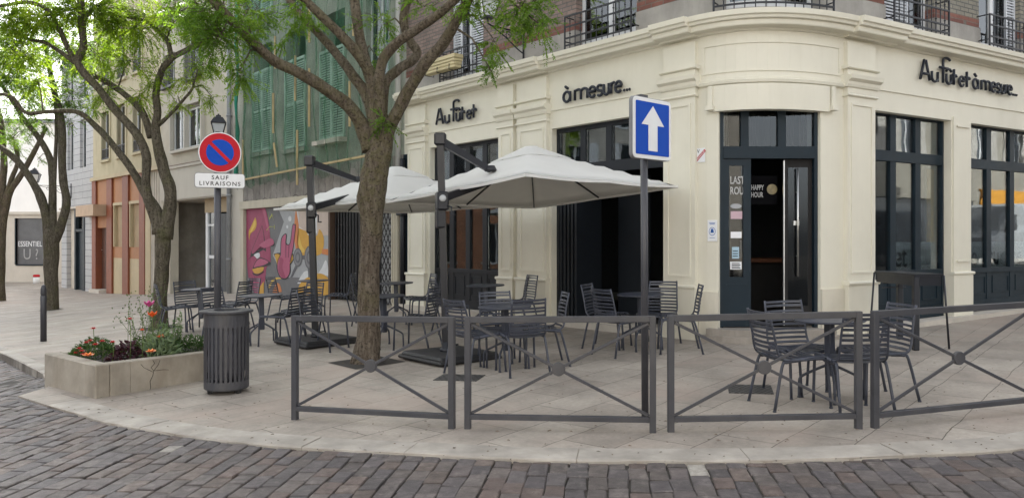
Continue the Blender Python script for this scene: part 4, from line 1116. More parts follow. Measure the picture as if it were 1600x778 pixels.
# recess: back wall, door, roller grille, meter box
mb = MB(); RW.slab(mb, recA-.3, T(335), gz(-.2), zs_-.04, -2.0, -1.9); RW.slab(mb, T(306)-.02, T(308.5), gz(-.2), zs_-.04, -1.9, -.35); cb(mb, 'recess_wall', tan, ph_)
mb = MB(); RW.slab(mb, T(308.5), T(362), Z(335, 331), zs_-.04, -.3, -.25); cb(mb, 'lintel', tan, ph_)
mb = MB(); RW.slab(mb, T(310), T(313), gz(-.1), Z(315, 331), -.35, -.25); RW.slab(mb, T(323), T(325), gz(-.1), Z(315, 331), -.35, -.25); RW.slab(mb, T(313), T(323), Z(318, 353), Z(318, 350), -.35, -.26); RW.slab(mb, T(313), T(323), Z(318, 404), Z(318, 399), -.34, -.28)
dfr = cb(mb, 'door_frame', white, ph_)
mb = MB(); RW.slab(mb, T(313), T(323), gz(-.1), Z(318, 331), -.32, -.31); cb(mb, 'pane', glass_up, ph_)
mb = MB(); RW.slab(mb, T(310), T(362), gz(-.1), zs_-.1, -.75, -.7); cb(mb, 'room_behind', dark, ph_)
mb = MB(); ra, rb = T(326), T(361); zt3 = Z(340, 333)
RW.slab(mb, ra, rb, gz(-.1), zt3, -.36, -.33)
z_ = .0+g(*RW.at(ra, 0))
while z_ < zt3: RW.slab(mb, ra, rb, z_, z_+.022, -.33, -.31); z_ += .07
s_ = ra
while s_ < rb: RW.slab(mb, s_, s_+.02, gz(0), zt3-.02, -.31, -.30); s_ += .12
cb(mb, 'roller_grille', paint('grille_grey', (.12, .125, .13), .5, .1, 5), ph_)
mb = MB(); mz0, mz1 = Z(271, 425), Z(271, 405); sx_ = T(271)
RW.slab(mb, sx_-.25, sx_+.28, mz0, mz1, -1.9, -1.7); RW.slab(mb, sx_-.12, sx_+.12, gz(0), mz0, -1.88, -1.78); cb(mb, 'meter_box', paint('meter_grey', (.42, .43, .43), .5), ph_)
mb = MB(); p = RW.at(T(364), .13); mb.tube([(p.x, p.y, g(p.x, p.y)), (p.x, p.y, 12.2)], .07, 10)
for zz in (1.0, 3.0, 5.5, 8.0): mb.lathe([(.09, 0), (.09, .06)], (p.x, p.y, zz), 10)
cb(mb, 'downpipe', pipe, ph_)
block(ph_, b0, b1, 13.7)
# pipe shaft beyond
# --- house with the orange shopfront (x 146..252)
creamr = paint('yellowed_render', (.44, .395, .27), .85, .12, 1.2, .45, (.2, .17, .12), bs=.3, bscale=15)
orange = paint('orange_panel', (.34, .15, .058), .6, .08, 1.5, .25, (.2, .08, .04)); rust = paint('rust_pilaster', (.2, .055, .022), .55, .12, 2, .3, (.1, .04, .03))
pcream = paint('cream_panel', (.42, .35, .215), .6, .08, 1.5, .3, (.3, .2, .12))
oh = house('orange_fronted_house', 'cream house with an orange and cream panelled ground floor', T(190))
c0, c1 = T(145.5), b0
zk = Z(183, 273)
ow_ = []
for l, r_ in ((160, 172), (184, 197), (209, 222)):
    ow_.append((T(l), T(r_), Z((l+r_)/2, 250-(l-160)*.25), Z((l+r_)/2, 175-(l-160)*.5)))
    ow_.append((T(l), T(r_), Z((l+r_)/2, 250-(l-160)*.25)+3.2, Z((l+r_)/2, 175-(l-160)*.5)+3.1))
mb = MB(); wall(RW, mb, c0, c1, zk, 12.0, ow_, -.3, 0); cb(mb, 'upper_wall', creamr, oh)
for i, o in enumerate(ow_):
    win(oh, o[0], o[1], o[2], o[3], depth=-.16)
    mb = MB(); RW.slab(mb, o[0]-.12, o[1]+.12, o[2]-.1, o[2], -.1, .1); RW.slab(mb, o[0]-.12, o[0], o[2], o[3]+.12, -.1, .05); RW.slab(mb, o[1], o[1]+.12, o[2], o[3]+.12, -.1, .05); RW.slab(mb, o[0], o[1], o[3], o[3]+.12, -.1, .05); cb(mb, 'window_surround', creamr, oh)
    mb = MB(); 
    for zz in (.05, .45): RW.slab(mb, o[0], o[1], o[2]+zz, o[2]+zz+.03, .0, .03)
    for q_ in range(8): s_ = o[0]+(o[1]-o[0])*(q_+.5)/8; RW.slab(mb, s_-.01, s_+.01, o[2], o[2]+.47, .005, .025)
    cb(mb, 'window_guard', iron, oh)
mb = MB(); RW.slab(mb, c0, c1, zk-.12, zk+.03, -.3, .14); cb(mb, 'shop_cornice', pcream, oh)
mb = MB(); RW.slab(mb, c0, T(229), Z(183, 318), zk-.12, -.3, -.02); RW.slab(mb, T(176), T(229), Z(203, 404), Z(203, 386), -.3, -.02); RW.slab(mb, T(150), T(169), Z(157, 356), Z(157, 318)+.01, -.3, -.03); cb(mb, 'upper_panel', orange, oh)
for l, r_ in ((145.5, 151.5), (168.5, 176.5), (193, 202), (219.5, 228)):
    mb = MB(); RW.slab(mb, T(l), T(r_), gz(-.1), zk-.12, -.3, .06); cb(mb, 'pilaster', rust, oh)
for l, r_ in ((178, 193), (203, 219.5)):
    mb = MB(); RW.slab(mb, T(l), T(r_), Z(203, 386), Z(203, 318), -.3, -.12); cb(mb, 'blind_window', tan, oh)
    mb = MB(); a, b = T(l), T(r_); RW.slab(mb, a-.05, b+.02, Z(203, 319), Z(203, 314.5), -.1, .03); RW.slab(mb, a-.02, a+.08, Z(203, 386), Z(203, 319), -.12, .02); cb(mb, 'window_frame', pcream, oh)
    mb = MB(); RW.slab(mb, a-.1, b, gz(-.1), Z(203, 404), -.3, -.015); cb(mb, 'lower_panel', pcream, oh)
mb = MB(); RW.slab(mb, T(151.5), T(162.5), gz(-.05), Z(157, 356), -.3, -.2); dd = cb(mb, 'door', paint('brown_door', (.075, .03, .018), .5), oh)
mb = MB(); p = RW.at(T(153), -.17); mb.lathe([(.03, 0), (.03, .03)], (p.x, p.y, Z(157, 391)), 8); cb(mb, 'handle', steel, oh)
mb = MB(); RW.slab(mb, T(163), T(168.5), gz(-.1), Z(157, 356), -.3, -.1); cb(mb, 'notice_panel', paint('dull_panel', (.3, .22, .15), .7, .3, 6), oh)
mb = MB(); RW.slab(mb, T(139), T(167), Z(155, 338), Z(155, 321), .0, .55); cb(mb, 'door_canopy', paint('canopy_tan', (.42, .3, .2), .6, .1, 3, .2), oh)
mb = MB(); RW.slab(mb, T(228.5), T(236), gz(-.1), zk-.12, -.3, .04); cb(mb, 'end_pilaster', pcream, oh)
mb = MB(); RW.slab(mb, T(236), c1, gz(-.1), zk-.12, -.3, .0)
for q_ in range(4): s_ = T(237)+(c1-T(237))*q_/4; RW.slab(mb, s_, s_+.06, gz(.0), zk-.14, .0, .03)
cb(mb, 'slatted_panel', stone_pale, oh)
mb = MB(); RW.slab(mb, T(150), T(166), gz(-.1), gz(.14), -.2, .3); cb(mb, 'doorstep', stone_pale, oh)
block(oh, c0, c1, 12.0)
# --- grey clapboard house (x 96..145)
clap = brickmat('grey_boarding', dF, (.40, .41, .42), (.37, .38, .39), (.12, .12, .13), 2.6, .30, .012, .6, None, .12, 1.5)
gh = house('boarded_house', 'pale grey boarded house with a narrow dark shopfront at the end of the row', T(120))
e0, e1 = 0.02, c0
zshop = Z(122, 326)
gw = [(T(105.5), T(115), Z(110, 266), Z(110, 192)), (T(125), T(135), Z(130, 262), Z(130, 186)), (T(105.5), T(115), Z(110, 266)+3.3, Z(110, 192)+3.2), (T(125), T(135), Z(130, 262)+3.3, Z(130, 186)+3.2)]
mb = MB(); wall(RW, mb, e0, e1, zshop, 10.5, gw, -.3, 0); cb(mb, 'upper_wall', clap, gh)
for o in gw: win(gh, o[0], o[1], o[2], o[3], depth=-.15)
mb = MB(); RW.slab(mb, e0, T(104), gz(-.2), zshop, -.3, 0); cb(mb, 'lower_wall', clap, gh); mb = MB(); RW.slab(mb, T(133), e1, gz(-.2), zshop, -.3, 0); cb(mb, 'lower_wall', clap, gh)
mb = MB(); RW.slab(mb, e0, T(134), zshop, zshop+.1, -.1, .12); cb(mb, 'shop_cornice', stone_pale, gh)
mb = MB(); RW.slab(mb, T(117), T(119), gz(-.1), zshop, -.2, .03); RW.slab(mb, T(130), T(133), gz(-.1), zshop, -.2, .03); RW.slab(mb, T(119), T(130), Z(124, 362), Z(124, 358), -.2, .02); RW.slab(mb, T(119), T(130), gz(-.1), Z(124, 362), -.2, -.1); fr_ = cb(mb, 'shop_door', navy_edge, gh)
mb = MB(); RW.slab(mb, T(119), T(130), Z(124, 358), zshop, -.12, -.11); cb(mb, 'pane', glass_up, gh)
mb = MB(); RW.slab(mb, T(104), T(117), gz(-.1), zshop, -.35, -.2); cb(mb, 'shutter_panel', stone_pale, gh)
block(gh, e0, e1, 10.5)
# --- white building closing the street
D0 = 44.0
wall_w = paint('white_render', (.80, .79, .77), .7, .04, 1.0, .1, (.5, .48, .45)); wb_low = paint('cream_shop_stone', (.5, .46, .4), .7, .08, 1.5, .3, (.3, .26, .2))
xa, xb = ray(-130)*D0, ray(175)*D0
eb = thing('white_building', 'white building closing the far end of the street above a grey shop window', 'building', (ray(20)*D0, D0, g(-25, D0)))
zz_ = lambda y: CZ+(HY-y)*D0/F
sx0, sx1 = ray(25)*D0, ray(74)*D0; sz0, sz1 = zz_(413), zz_(341)
mb = MB(); yb = D0+.0
def ebox(m, x0, x1, z0, z1, y0, y1): m.box(((x0+x1)/2, (y0+y1)/2, (z0+z1)/2), (x1-x0, y1-y0, z1-z0))
zl = g(-25, 44)-.4
for q_ in ((xa, sx0, zl, zz_(335)), (sx1, xb, zl, zz_(335)), (sx0, sx1, zl, sz0), (sx0, sx1, sz1, zz_(335))): ebox(mb, *q_, D0, D0+.4)
cb(mb, 'shopfront', wb_low, eb)
mb = MB(); ebox(mb, xa, xb, zz_(335), 8.2, D0-.02, D0+.4); ebox(mb, xa, xa+.3, zl, 8.2, D0+.4, D0+10); ebox(mb, xb-.3, xb, zl, 8.2, D0+.4, D0+10); cb(mb, 'upper_wall', wall_w, eb)
mb = MB(); ebox(mb, xa-.1, xb+.1, zz_(335)-.02, zz_(331), D0-.12, D0-.021); cb(mb, 'ledge', wb_low, eb)
mb = MB(); ebox(mb, xa-.2, xb+.2, 8.2, 8.4, D0-.3, D0+10); cb(mb, 'roof', roofm, eb)
mb = MB(); ebox(mb, sx0, sx1, sz0, sz1, D0+.12, D0+.14); cb(mb, 'shop_window', paint('grey_window_film', (.10, .10, .105), .3, .2, 2), eb)
mb = MB(); ebox(mb, sx0-.06, sx0, sz0, sz1, D0-.03, D0+.15); ebox(mb, sx1, sx1+.06, sz0, sz1, D0-.03, D0+.15); ebox(mb, sx0, sx1, sz0-.08, sz0, D0-.05, D0+.15); cb(mb, 'window_frame', navy_edge, eb)
o = text_obj('ESSENTIEL', .42, sticker, Matrix.Translation((ray(26)*D0, D0+.10, zz_(385))) @ UP, 'lettering', eb, .004, sx=.72); o.data.transform(Matrix.Translation(-eb.location))
o = text_obj('U ? L', .85, paint('film_grey', (.3, .3, .3), .5), Matrix.Translation((ray(34)*D0, D0+.10, zz_(405))) @ UP, 'lettering', eb, .004, sx=.8); o.data.transform(Matrix.Translation(-eb.location))
# ------------------------------------------------------------ trees
def barkmat(name, c1, c2, moss, mossamt, zmoss=None):
    m, t, b, o = newmat(name); P = pos(t, (1, 1, .16)); P2 = pos(t)
    n1 = noise(t, P, 26, 8, .7); n2 = noise(t, P2, 3.2, 6, .65); n3 = noise(t, P2, 14, 6, .7)
    c = mix(t, ramp(t, n1, [(.35, (0, 0, 0)), (.65, (1, 1, 1))]), c1, c2)
    c = mix(t, ramp(t, n2, [(.5, (0, 0, 0)), (.66, (mossamt,)*3)]), c, moss)
    if zmoss:
        sp = N(t, 'ShaderNodeSeparateXYZ'); t.links.new(P2, sp.inputs[0]); m1 = N(t, 'ShaderNodeMapRange'); t.links.new(sp.outputs[2], m1.inputs[0]); m1.inputs[1].default_value = zmoss[0]; m1.inputs[2].default_value = zmoss[1]
        m2 = N(t, 'ShaderNodeMapRange'); t.links.new(sp.outputs[2], m2.inputs[0]); m2.inputs[1].default_value = zmoss[2]; m2.inputs[2].default_value = zmoss[3]; m2.inputs[3].default_value = 1; m2.inputs[4].default_value = .25
        mu = N(t, 'ShaderNodeMath', operation='MULTIPLY'); t.links.new(m1.outputs[0], mu.inputs[0]); t.links.new(m2.outputs[0], mu.inputs[1])
        mv = N(t, 'ShaderNodeMath', operation='MULTIPLY'); t.links.new(mu.outputs[0], mv.inputs[0]); t.links.new(ramp(t, n3, [(.42, (0, 0, 0)), (.62, (.85,)*3)]), mv.inputs[1])
        c = mix(t, mv.outputs[0], c, moss)
    c = mix(t, ramp(t, noise(t, P2, 30, 6, .7), [(.52, (0, 0, 0)), (.62, (.75,)*3)]), c, (.022, .018, .013))
    c = mix(t, ramp(t, n3, [(.58, (0, 0, 0)), (.7, (.5,)*3)]), c, (.03, .024, .018))
    t.links.new(c, b.inputs['Base Color']); b.inputs['Roughness'].default_value = .92; b.inputs['Specular IOR Level'].default_value = .2
    ad = N(t, 'ShaderNodeMath', operation='ADD'); t.links.new(n1, ad.inputs[0]); t.links.new(n3, ad.inputs[1]); bump(t, b, ad.outputs[0], 1.0, .045); return m
bark = barkmat('bark', (.075, .055, .04), (.21, .175, .135), (.135, .122, .06), .5, (1.7, 2.2, 3.2, 4.0))
bark2 = barkmat('darker_bark', (.07, .06, .045), (.18, .155, .115), (.11, .11, .05), .6)
def leafmat(name, c1, c2, c3, trans):
    m = bpy.data.materials.new(name); m.use_nodes = True; t = m.node_tree; t.nodes.clear()
    o = t.nodes.new('ShaderNodeOutputMaterial'); b = t.nodes.new('ShaderNodeBsdfPrincipled'); tl = t.nodes.new('ShaderNodeBsdfTranslucent'); mx = t.nodes.new('ShaderNodeMixShader')
    P = pos(t); c = ramp(t, noise(t, P, 1.6, 5, .7), [(.3, c1), (.5, c2), (.72, c3)])
    c = mix(t, 1.0, c, ramp(t, noise(t, P, 40, 2, .5), [(.3, (.75,)*3), (.7, (1.25,)*3)]), 'MULTIPLY')
    t.links.new(c, b.inputs['Base Color']); b.inputs['Roughness'].default_value = .5; b.inputs['Specular IOR Level'].default_value = .3
    c2_ = mix(t, 1.0, c, (1.5, 1.5, .55), 'MULTIPLY'); t.links.new(c2_, tl.inputs[0])
    mx.inputs[0].default_value = trans; t.links.new(b.outputs[0], mx.inputs[1]); t.links.new(tl.outputs[0], mx.inputs[2]); t.links.new(mx.outputs[0], o.inputs[0]); return m
leafL = leafmat('honey_locust_leaf', (.10, .17, .022), (.17, .26, .03), (.26, .34, .04), .6)
leafD = leafmat('deeper_leaf', (.065, .13, .026), (.11, .20, .034), (.17, .26, .042), .55)
def limb_pts(D, pts):
    """pts: (px, py, depth offset, radius in photo px) -> world points and radii"""
    out = []; rad = []
    for x, y, dd, r_ in spline(pts, 5):
        Dd = D+dd; p = pz(x, y, Dd); out.append(p); rad.append(r_*Dd/F)
    return out, rad
def lumpy_tube(mb, pts, rad, n=14, amp=.08, seed=0, cap=True):
    rn = np.random.RandomState(seed); b0 = len(mb.v); mb.tube(pts, rad, n, smooth=True, cap=cap)
    N_ = len(pts)
    ph = rn.rand(6)*6.28
    for i in range(N_):
        for k in range(n):
            idx = b0+i*n+k; v = Vector(mb.v[idx]); c = pts[i]; z = i*.9; a = 2*math.pi*k/n
            f = 1+amp*(.5*math.sin(3*a+z*.7+ph[0])+.4*math.sin(5*a-z*1.3+ph[1])+.4*math.sin(z*1.1+ph[2]+2*a)+.25*(rn.rand()-.5))
            mb.v[idx] = tuple(c+(v-c)*f)
class Leaves:
    def __init__(s): s.P = []; s.twig = MB()
    def spray(s, p, d, L, leaflet, rn, droop=.5):
        """a pinnate leaf: rachis bending down, paired leaflets"""
        d = d/np.linalg.norm(d); n = int(L/leaflet*1.55)+3; up = np.array([0, 0, 1.0]); side = np.cross(d, up); ns = np.linalg.norm(side)
        side = side/ns if ns > .1 else np.array([1.0, 0, 0])
        roll = rn.uniform(-.9, .9); nrm = np.cross(side, d); side = side*math.cos(roll)+nrm*math.sin(roll)
        q = np.array(p, float); dd = d.copy(); st = L/n
        for i in range(n):
            q = q+dd*st; dd = dd+np.array([0, 0, -droop*st*2.2]); dd /= np.linalg.norm(dd)
            for sg in (-1, 1):
                ld = side*sg*.85+dd*.5+np.array([0, 0, -.25])+rn.normal(0, .14, 3); ld /= np.linalg.norm(ld)
                l = leaflet*rn.uniform(.75, 1.15); wv = np.cross(ld, np.array([rn.normal(0, .4), rn.normal(0, .4), 1.0])); wv /= np.linalg.norm(wv)+1e-9; wv *= l*.21
                a = q; s.P.append((a, a+ld*l*.5+wv, a+ld*l, a+ld*l*.5-wv))
    def build(s, name, mat, root):
        A = np.array(s.P, dtype=np.float32).reshape(-1, 3); n = len(A)//4
        loc = np.array(root.location, dtype=np.float32); A = A-loc
        me = bpy.data.meshes.new(name); me.vertices.add(len(A)); me.vertices.foreach_set('co', A.ravel())
        me.loops.add(len(A)); me.loops.foreach_set('vertex_index', np.arange(len(A), dtype=np.int32))
        me.polygons.add(n); me.polygons.foreach_set('loop_start', np.arange(0, len(A), 4, dtype=np.int32)); me.polygons.foreach_set('loop_total', np.full(n, 4, dtype=np.int32))
        me.materials.append(mat); me.update(); me.validate()
        o = bpy.data.objects.new(name, me); COL.objects.link(o); o.parent = root; return o
def clump(lv, c, rad, n, rn, leaflet=.045, L=(.16, .34), hang=.35, hosts=None, twigs=True):
    """boughlets: each a thin twig with sprays along it, inside an ellipsoid around c"""
    c = np.array(c, float); rad = np.array(rad, float); made = 0
    if hosts is not None and twigs:
        h = min(hosts, key=lambda q: (q-Vector(c)).length)
        if (h-Vector(c)).length < 2.6:
            m_ = (h+Vector(c))/2+Vector((0, 0, .12)); lv.twig.tube([h, m_, Vector(c)], [.018, .012, .007], 5, cap=False)
    while made < n:
        u = rn.normal(0, 1, 3); u /= np.linalg.norm(u); r_ = rn.rand()**.45; e = c+u*rad*r_
        s0 = c+(e-c)*rn.uniform(.1, .45)+rn.normal(0, .03, 3)
        if twigs: lv.twig.tube([s0, (s0+e)/2+np.array([0, 0, .04]), e], [.006, .004, .002], 3, cap=False)
        k = rn.randint(4, 7)
        for i in range(k):
            t = rn.uniform(.25, 1.0); p = s0+(e-s0)*t; d = (e-s0); d = d/(np.linalg.norm(d)+1e-6)+rn.normal(0, .55, 3); d[2] -= hang
            lv.spray(p, d, rn.uniform(*L), leaflet, rn); made += 1
def tree(name, label, basepx, ks, trunk, limbs, view, above, mat, barkm, seed, group=None, leaflet=.045, flare=1.12, side=None):
    """trunk/limbs in measured pixels; view: (px, py, rx px, ry px, depth offset, depth radius, count); above: world-relative clumps"""
    b = G(*basepx); root = thing(name, label, 'tree', (b.x, b.y, b.z), group=group); rn = np.random.RandomState(seed)
    mb = MB(); hosts = []; kt, kl, kn = ks
    trunk = [(a, b_, c_, r_*kt) for a, b_, c_, r_ in trunk]; limbs = [[(a, b_, c_, r_*kl) for a, b_, c_, r_ in l] for l in limbs]
    x0, y0, _, r0 = trunk[0]
    tp = [(x0, y0+14, 0, r0*flare*1.1), (x0, y0, 0, r0*flare)]+trunk[1:]
    p, r_ = limb_pts(b.y, tp); lumpy_tube(mb, p, r_, 18, .07, seed)
    for i, l in enumerate(limbs):
        p, r_ = limb_pts(b.y, l); lumpy_tube(mb, p, r_, 12, .08, seed+i+1); hosts += list(p)
    cb(mb, 'trunk', barkm, root)
    lv = Leaves()
    for v in view:
        x, y, rx, ry, dd, rd, n = v[:7]; Dd = b.y+dd; c = pz(x, y, Dd)
        clump(lv, c, (rx*Dd/F, rd, ry*Dd/F), int(n*kn), rn, leaflet, hosts=hosts)
    for v in above:
        x, y, z, rx, ry, rz_, n = v
        clump(lv, (b.x+x, b.y+y, z), (rx, ry, rz_), n, rn, leaflet*1.25, (.25, .42), hosts=hosts)
    lv.build('crown', mat, root)
    cb(lv.twig, 'twigs', barkm, root)
    return root
# big tree in front of the netted house
D1 = G(573, 566).y
t1_limbs = [
 [(578, 236, 0, 17), (569, 205, 0, 15), (550, 172, -.1, 13), (512, 141, -.3, 12), (470, 116, -.5, 11), (430, 96, -.6, 10), (395, 66, -.8, 9.5), (368, 38, -.9, 9), (338, 8, -1.0, 9), (300, -40, -1.1, 7), (240, -90, -1.2, 5)],
 [(590, 230, 0, 20), (587, 190, .05, 17), (574, 150, .15, 12.5), (557, 126, .2, 10), (529, 89, .4, 9), (501, 56, .6, 8), (466, 20, .8, 7.5), (440, -20, 1.0, 7), (400, -90, 1.2, 5)],
 [(590, 210, 0, 18), (584, 150, 0, 14), (577, 112, 0, 12), (541, 64, -.2, 9.5), (505, 28, -.3, 8.5), (474, -2, -.4, 8), (430, -50, -.5, 6)],
 [(590, 200, .05, 16), (587, 150, .1, 13), (573, 104, .1, 11), (562, 60, .15, 10), (554, 0, .2, 9.5), (548, -60, .2, 7), (560, -120, .2, 5)],
 [(592, 215, 0, 14), (593, 150, -.1, 11), (592, 124, -.15, 10), (600, 92, -.2, 10), (622, 66, -.3, 9.5), (651, 47, -.45, 9), (682, 25, -.6, 8.5), (712, 0, -.7, 8), (740, -30, -.8, 7), (790, -80, -.9, 5)],
 [(594, 210, .15, 13), (601, 135, .2, 10), (620, 111, .3, 9.5), (643, 96, .35, 9), (652, 82, .4, 8.5), (643, 68, .4, 8.5), (634, 50, .45, 8.5), (631, 25, .5, 8.5), (638, -5, .5, 8), (645, -60, .6, 6)],
 [(597, 250, 0, 17), (607, 200, -.05, 14), (620, 178, -.1, 12.5), (636, 145, -.2, 12), (666, 98, -.4, 11.5), (691, 70, -.5, 11), (712, 35, -.7, 10.5), (729, 5, -.8, 10), (745, -30, -.9, 9), (775, -90, -1.0, 7)],
]
tr1 = tree('street_tree', 'large tree with mossy forking trunk, standing among the terrace chairs behind the railings', (573, 566), (.88, .80, 1.1),
  [(572, 562, 0, 24), (575, 535, 0, 21.5), (576, 465, 0, 19), (578, 405, 0, 18.5), (581, 345, 0, 20), (580, 308, 0, 25), (585, 275, 0, 24), (590, 250, 0, 23), (592, 232, 0, 20), (588, 200, 0, 16), (584, 170, 0, 12)],
  t1_limbs,
  [(345, 55, 55, 60, -1.0, .5, 150), (320, 10, 60, 45, -1.1, .6, 120), (400, 18, 50, 28, -.6, .5, 60), (470, 10, 45, 22, 0, .6, 40), (455, 55, 18, 30, .4, .3, 14), (375, 110, 16, 45, -.8, .3, 34), (480, 40, 20, 22, .4, .3, 14),
   (600, 40, 45, 24, .3, .6, 36), (660, 12, 40, 20, .2, .5, 24), (600, 195, 15, 13, -.25, .15, 14), (720, 15, 30, 18, -.8, .4, 26), (585, 85, 12, 18, .2, .2, 8),
   (820, 8, 60, 34, -.9, .5, 120), (845, 40, 32, 22, -.9, .4, 40), (770, 60, 16, 40, -.9, .25, 22), (768, 112, 17, 14, -.9, .25, 14), (740, 6, 30, 14, -.8, .4, 16), (390, 55, 25, 30, -.8, .3, 26)],
  [(-.6, .3, 6.4, 2.6, 2.2, 1.1, 420), (1.6, -.3, 6.3, 2.0, 1.8, 1.0, 330), (-2.6, -.8, 6.0, 1.8, 1.5, .8, 240), (.2, .2, 7.6, 2.0, 1.9, .9, 260)],
  leafD, bark, 21)
t2_trunk = [(250, 512, 0, 19), (250, 480, 0, 17), (252, 440, 0, 17), (254, 400, 0, 17.5), (255, 372, 0, 19), (250, 350, 0, 17), (243, 330, 0, 13)]
t2_limbs = [
 [(250, 365, 0, 17), (243, 330, 0, 13), (222, 293, .1, 9), (204, 263, .1, 8), (181, 232, .1, 7), (150, 198, .2, 6.5), (120, 175, .1, 5), (75, 175, 0, 4.5), (40, 176, -.1, 4), (15, 150, -.2, 4), (-30, 148, -.2, 3)],
 [(256, 372, 0, 18), (264, 335, 0, 14), (266, 300, 0, 12.5), (257, 268, 0, 12), (248, 235, 0, 11), (243, 200, 0, 9), (246, 175, 0, 8), (244, 145, 0, 7.5), (252, 112, -.1, 7), (268, 92, -.2, 6.5), (295, 77, -.3, 6), (325, 62, -.4, 5.5), (336, 42, -.5, 4), (350, 10, -.6, 3)],
 [(248, 350, 0, 14), (233, 315, -.05, 11), (228, 285, -.1, 9), (228, 240, -.1, 9.5), (212, 208, -.1, 9), (185, 178, -.1, 8.5), (155, 140, -.2, 8), (122, 101, -.3, 8), (130, 75, -.3, 8), (128, 40, -.3, 7.5), (126, -10, -.3, 7), (120, -70, -.4, 5)],
 [(122, 101, -.3, 7), (108, 80, -.35, 5.5), (90, 40, -.4, 5), (72, 14, -.45, 4.5), (40, 4, -.5, 4), (0, 10, -.6, 3.5), (-40, 8, -.6, 3)],
 [(118, 98, -.3, 6), (95, 82, -.3, 4.5), (70, 67, -.3, 4), (45, 62, -.3, 3), (20, 52, -.3, 2.5)],
 [(236, 215, .05, 8), (222, 175, .1, 7.5), (195, 148, .2, 6.5), (165, 128, .3, 6), (125, 108, .3, 5)],
 [(268, 90, -.2, 5), (262, 65, -.1, 5), (250, 52, 0, 4.5), (232, 36, .1, 4), (205, 28, .2, 3.5), (170, 26, .3, 3)],
 [(248, 195, 0, 5), (265, 180, -.2, 3.8), (285, 158, -.3, 3.2), (300, 140, -.4, 2.5), (303, 128, -.4, 2)],
 [(128, 35, -.3, 5), (145, 14, -.2, 4.5), (168, 0, -.1, 4), (190, -25, 0, 3)],
]
tr2 = tree('street_tree', 'middle tree with two mossy stems, standing right behind the flower planter', (250, 512), (.62, .72, 1.9), t2_trunk, t2_limbs,
  [(140, 20, 90, 30, -.2, .9, 260), (210, 45, 70, 36, .1, .8, 200), (280, 30, 60, 34, -.3, .7, 150), (70, 30, 70, 34, -.4, .8, 200), (30, 85, 45, 28, -.4, .7, 130), (150, 85, 45, 30, .1, .5, 90), (205, 95, 42, 34, .2, .6, 50),
   (250, 120, 32, 36, -.2, .4, 36), (165, 150, 30, 20, .2, .5, 36), (225, 150, 25, 26, .1, .4, 34), (300, 128, 30, 22, -.4, .3, 34), (318, 100, 28, 22, -.4, .3, 34), (330, 150, 14, 16, -.4, .2, 10), (275, 160, 16, 14, -.3, .2, 10),
   (330, 50, 35, 30, -.5, .4, 70), (15, 30, 40, 34, -.5, .6, 110), (60, 130, 30, 18, -.2, .4, 40)],
  [(-.8, -.2, 6.9, 2.8, 2.2, .9, 900), (1.2, -.3, 6.9, 2.0, 1.8, .8, 520), (-2.8, .2, 6.6, 1.8, 1.6, .8, 420), (-.3, .2, 7.9, 2.6, 2.0, .9, 900), (.6, -1.7, 6.9, 1.8, 1.2, .6, 420)],  # unseen crown above the view, thickened to block sun patches on the road
  leafL, bark2, 31, group=None)
t3_trunk = [(80, 484, 0, 14), (80, 450, 0, 13.5), (80, 412, 0, 14.5), (80, 375, 0, 16), (82, 358, 0, 14)]
t3_limbs = [
 [(79, 380, 0, 13), (73, 340, 0, 10), (62, 305, -.1, 9), (48, 280, -.1, 7.5), (30, 255, -.1, 7), (12, 238, -.1, 6.5), (-15, 220, -.1, 5.5), (-50, 190, -.1, 4)],
 [(80, 372, 0, 12), (82, 330, .1, 8.5), (82, 285, .1, 7.5), (79, 250, .1, 7), (62, 218, 0, 6), (42, 192, 0, 5), (20, 160, 0, 4), (0, 130, 0, 3)],
 [(83, 378, 0, 12), (95, 352, 0, 9.5), (104, 318, 0, 8.5), (99, 285, 0, 8), (97, 245, 0, 8), (97, 205, 0, 8), (92, 170, 0, 7.5), (85, 145, 0, 6), (78, 110, 0, 5), (70, 70, 0, 4)],
 [(83, 322, .05, 4.5), (86, 260, .1, 4), (88, 205, .1, 3.5), (86, 160, .1, 3)],
]
tr3 = tree('street_tree', 'slim forked tree standing between the bollard and the grey boarded house', (80, 484), (.72, .72, 1.8), t3_trunk, t3_limbs,
  [(30, 60, 60, 40, -.2, 1.0, 230), (100, 95, 50, 34, .1, .9, 190), (20, 120, 55, 36, -.3, .9, 230), (70, 160, 50, 26, 0, .8, 110), (60, 130, 70, 30, 0, 1.2, 150), (20, 170, 45, 34, -.2, 1.0, 120), (110, 150, 45, 34, .2, 1.0, 100), (145, 170, 30, 18, .3, .6, 40), (25, 215, 34, 18, -.2, .6, 50), (60, 190, 30, 24, 0, .7, 60), (150, 130, 38, 26, .3, .8, 60), (110, 190, 20, 14, .2, .4, 18), (58, 250, 9, 14, 0, .3, 5), (-30, 150, 40, 60, 0, 1.0, 80)],
  [(-.5, -.3, 7.4, 2.6, 2.2, 1.0, 520), (.8, .2, 8.3, 2.1, 1.9, .9, 320), (-2.4, 0, 7.0, 2.0, 1.9, .9, 300), (1.6, -1.0, 7.2, 1.6, 1.6, .8, 260)],  # out-of-view foliage made denser to shade the road
  leafD, bark2, 41, leaflet=.05)
t4_limbs = [[(0, 420, 0, 8), (2, 370, 0, 7), (8, 330, 0, 6), (16, 300, 0, 5), (32, 275, 0, 5), (52, 240, 0, 4), (72, 200, 0, 3)], [(0, 350, 0, 7), (3, 300, 0, 6), (6, 260, 0, 5.5), (5, 230, 0, 5), (2, 190, 0, 4), (-10, 150, 0, 3)], [(6, 320, 0, 5), (18, 280, 0, 4), (28, 250, 0, 3.5), (20, 215, 0, 3)]]
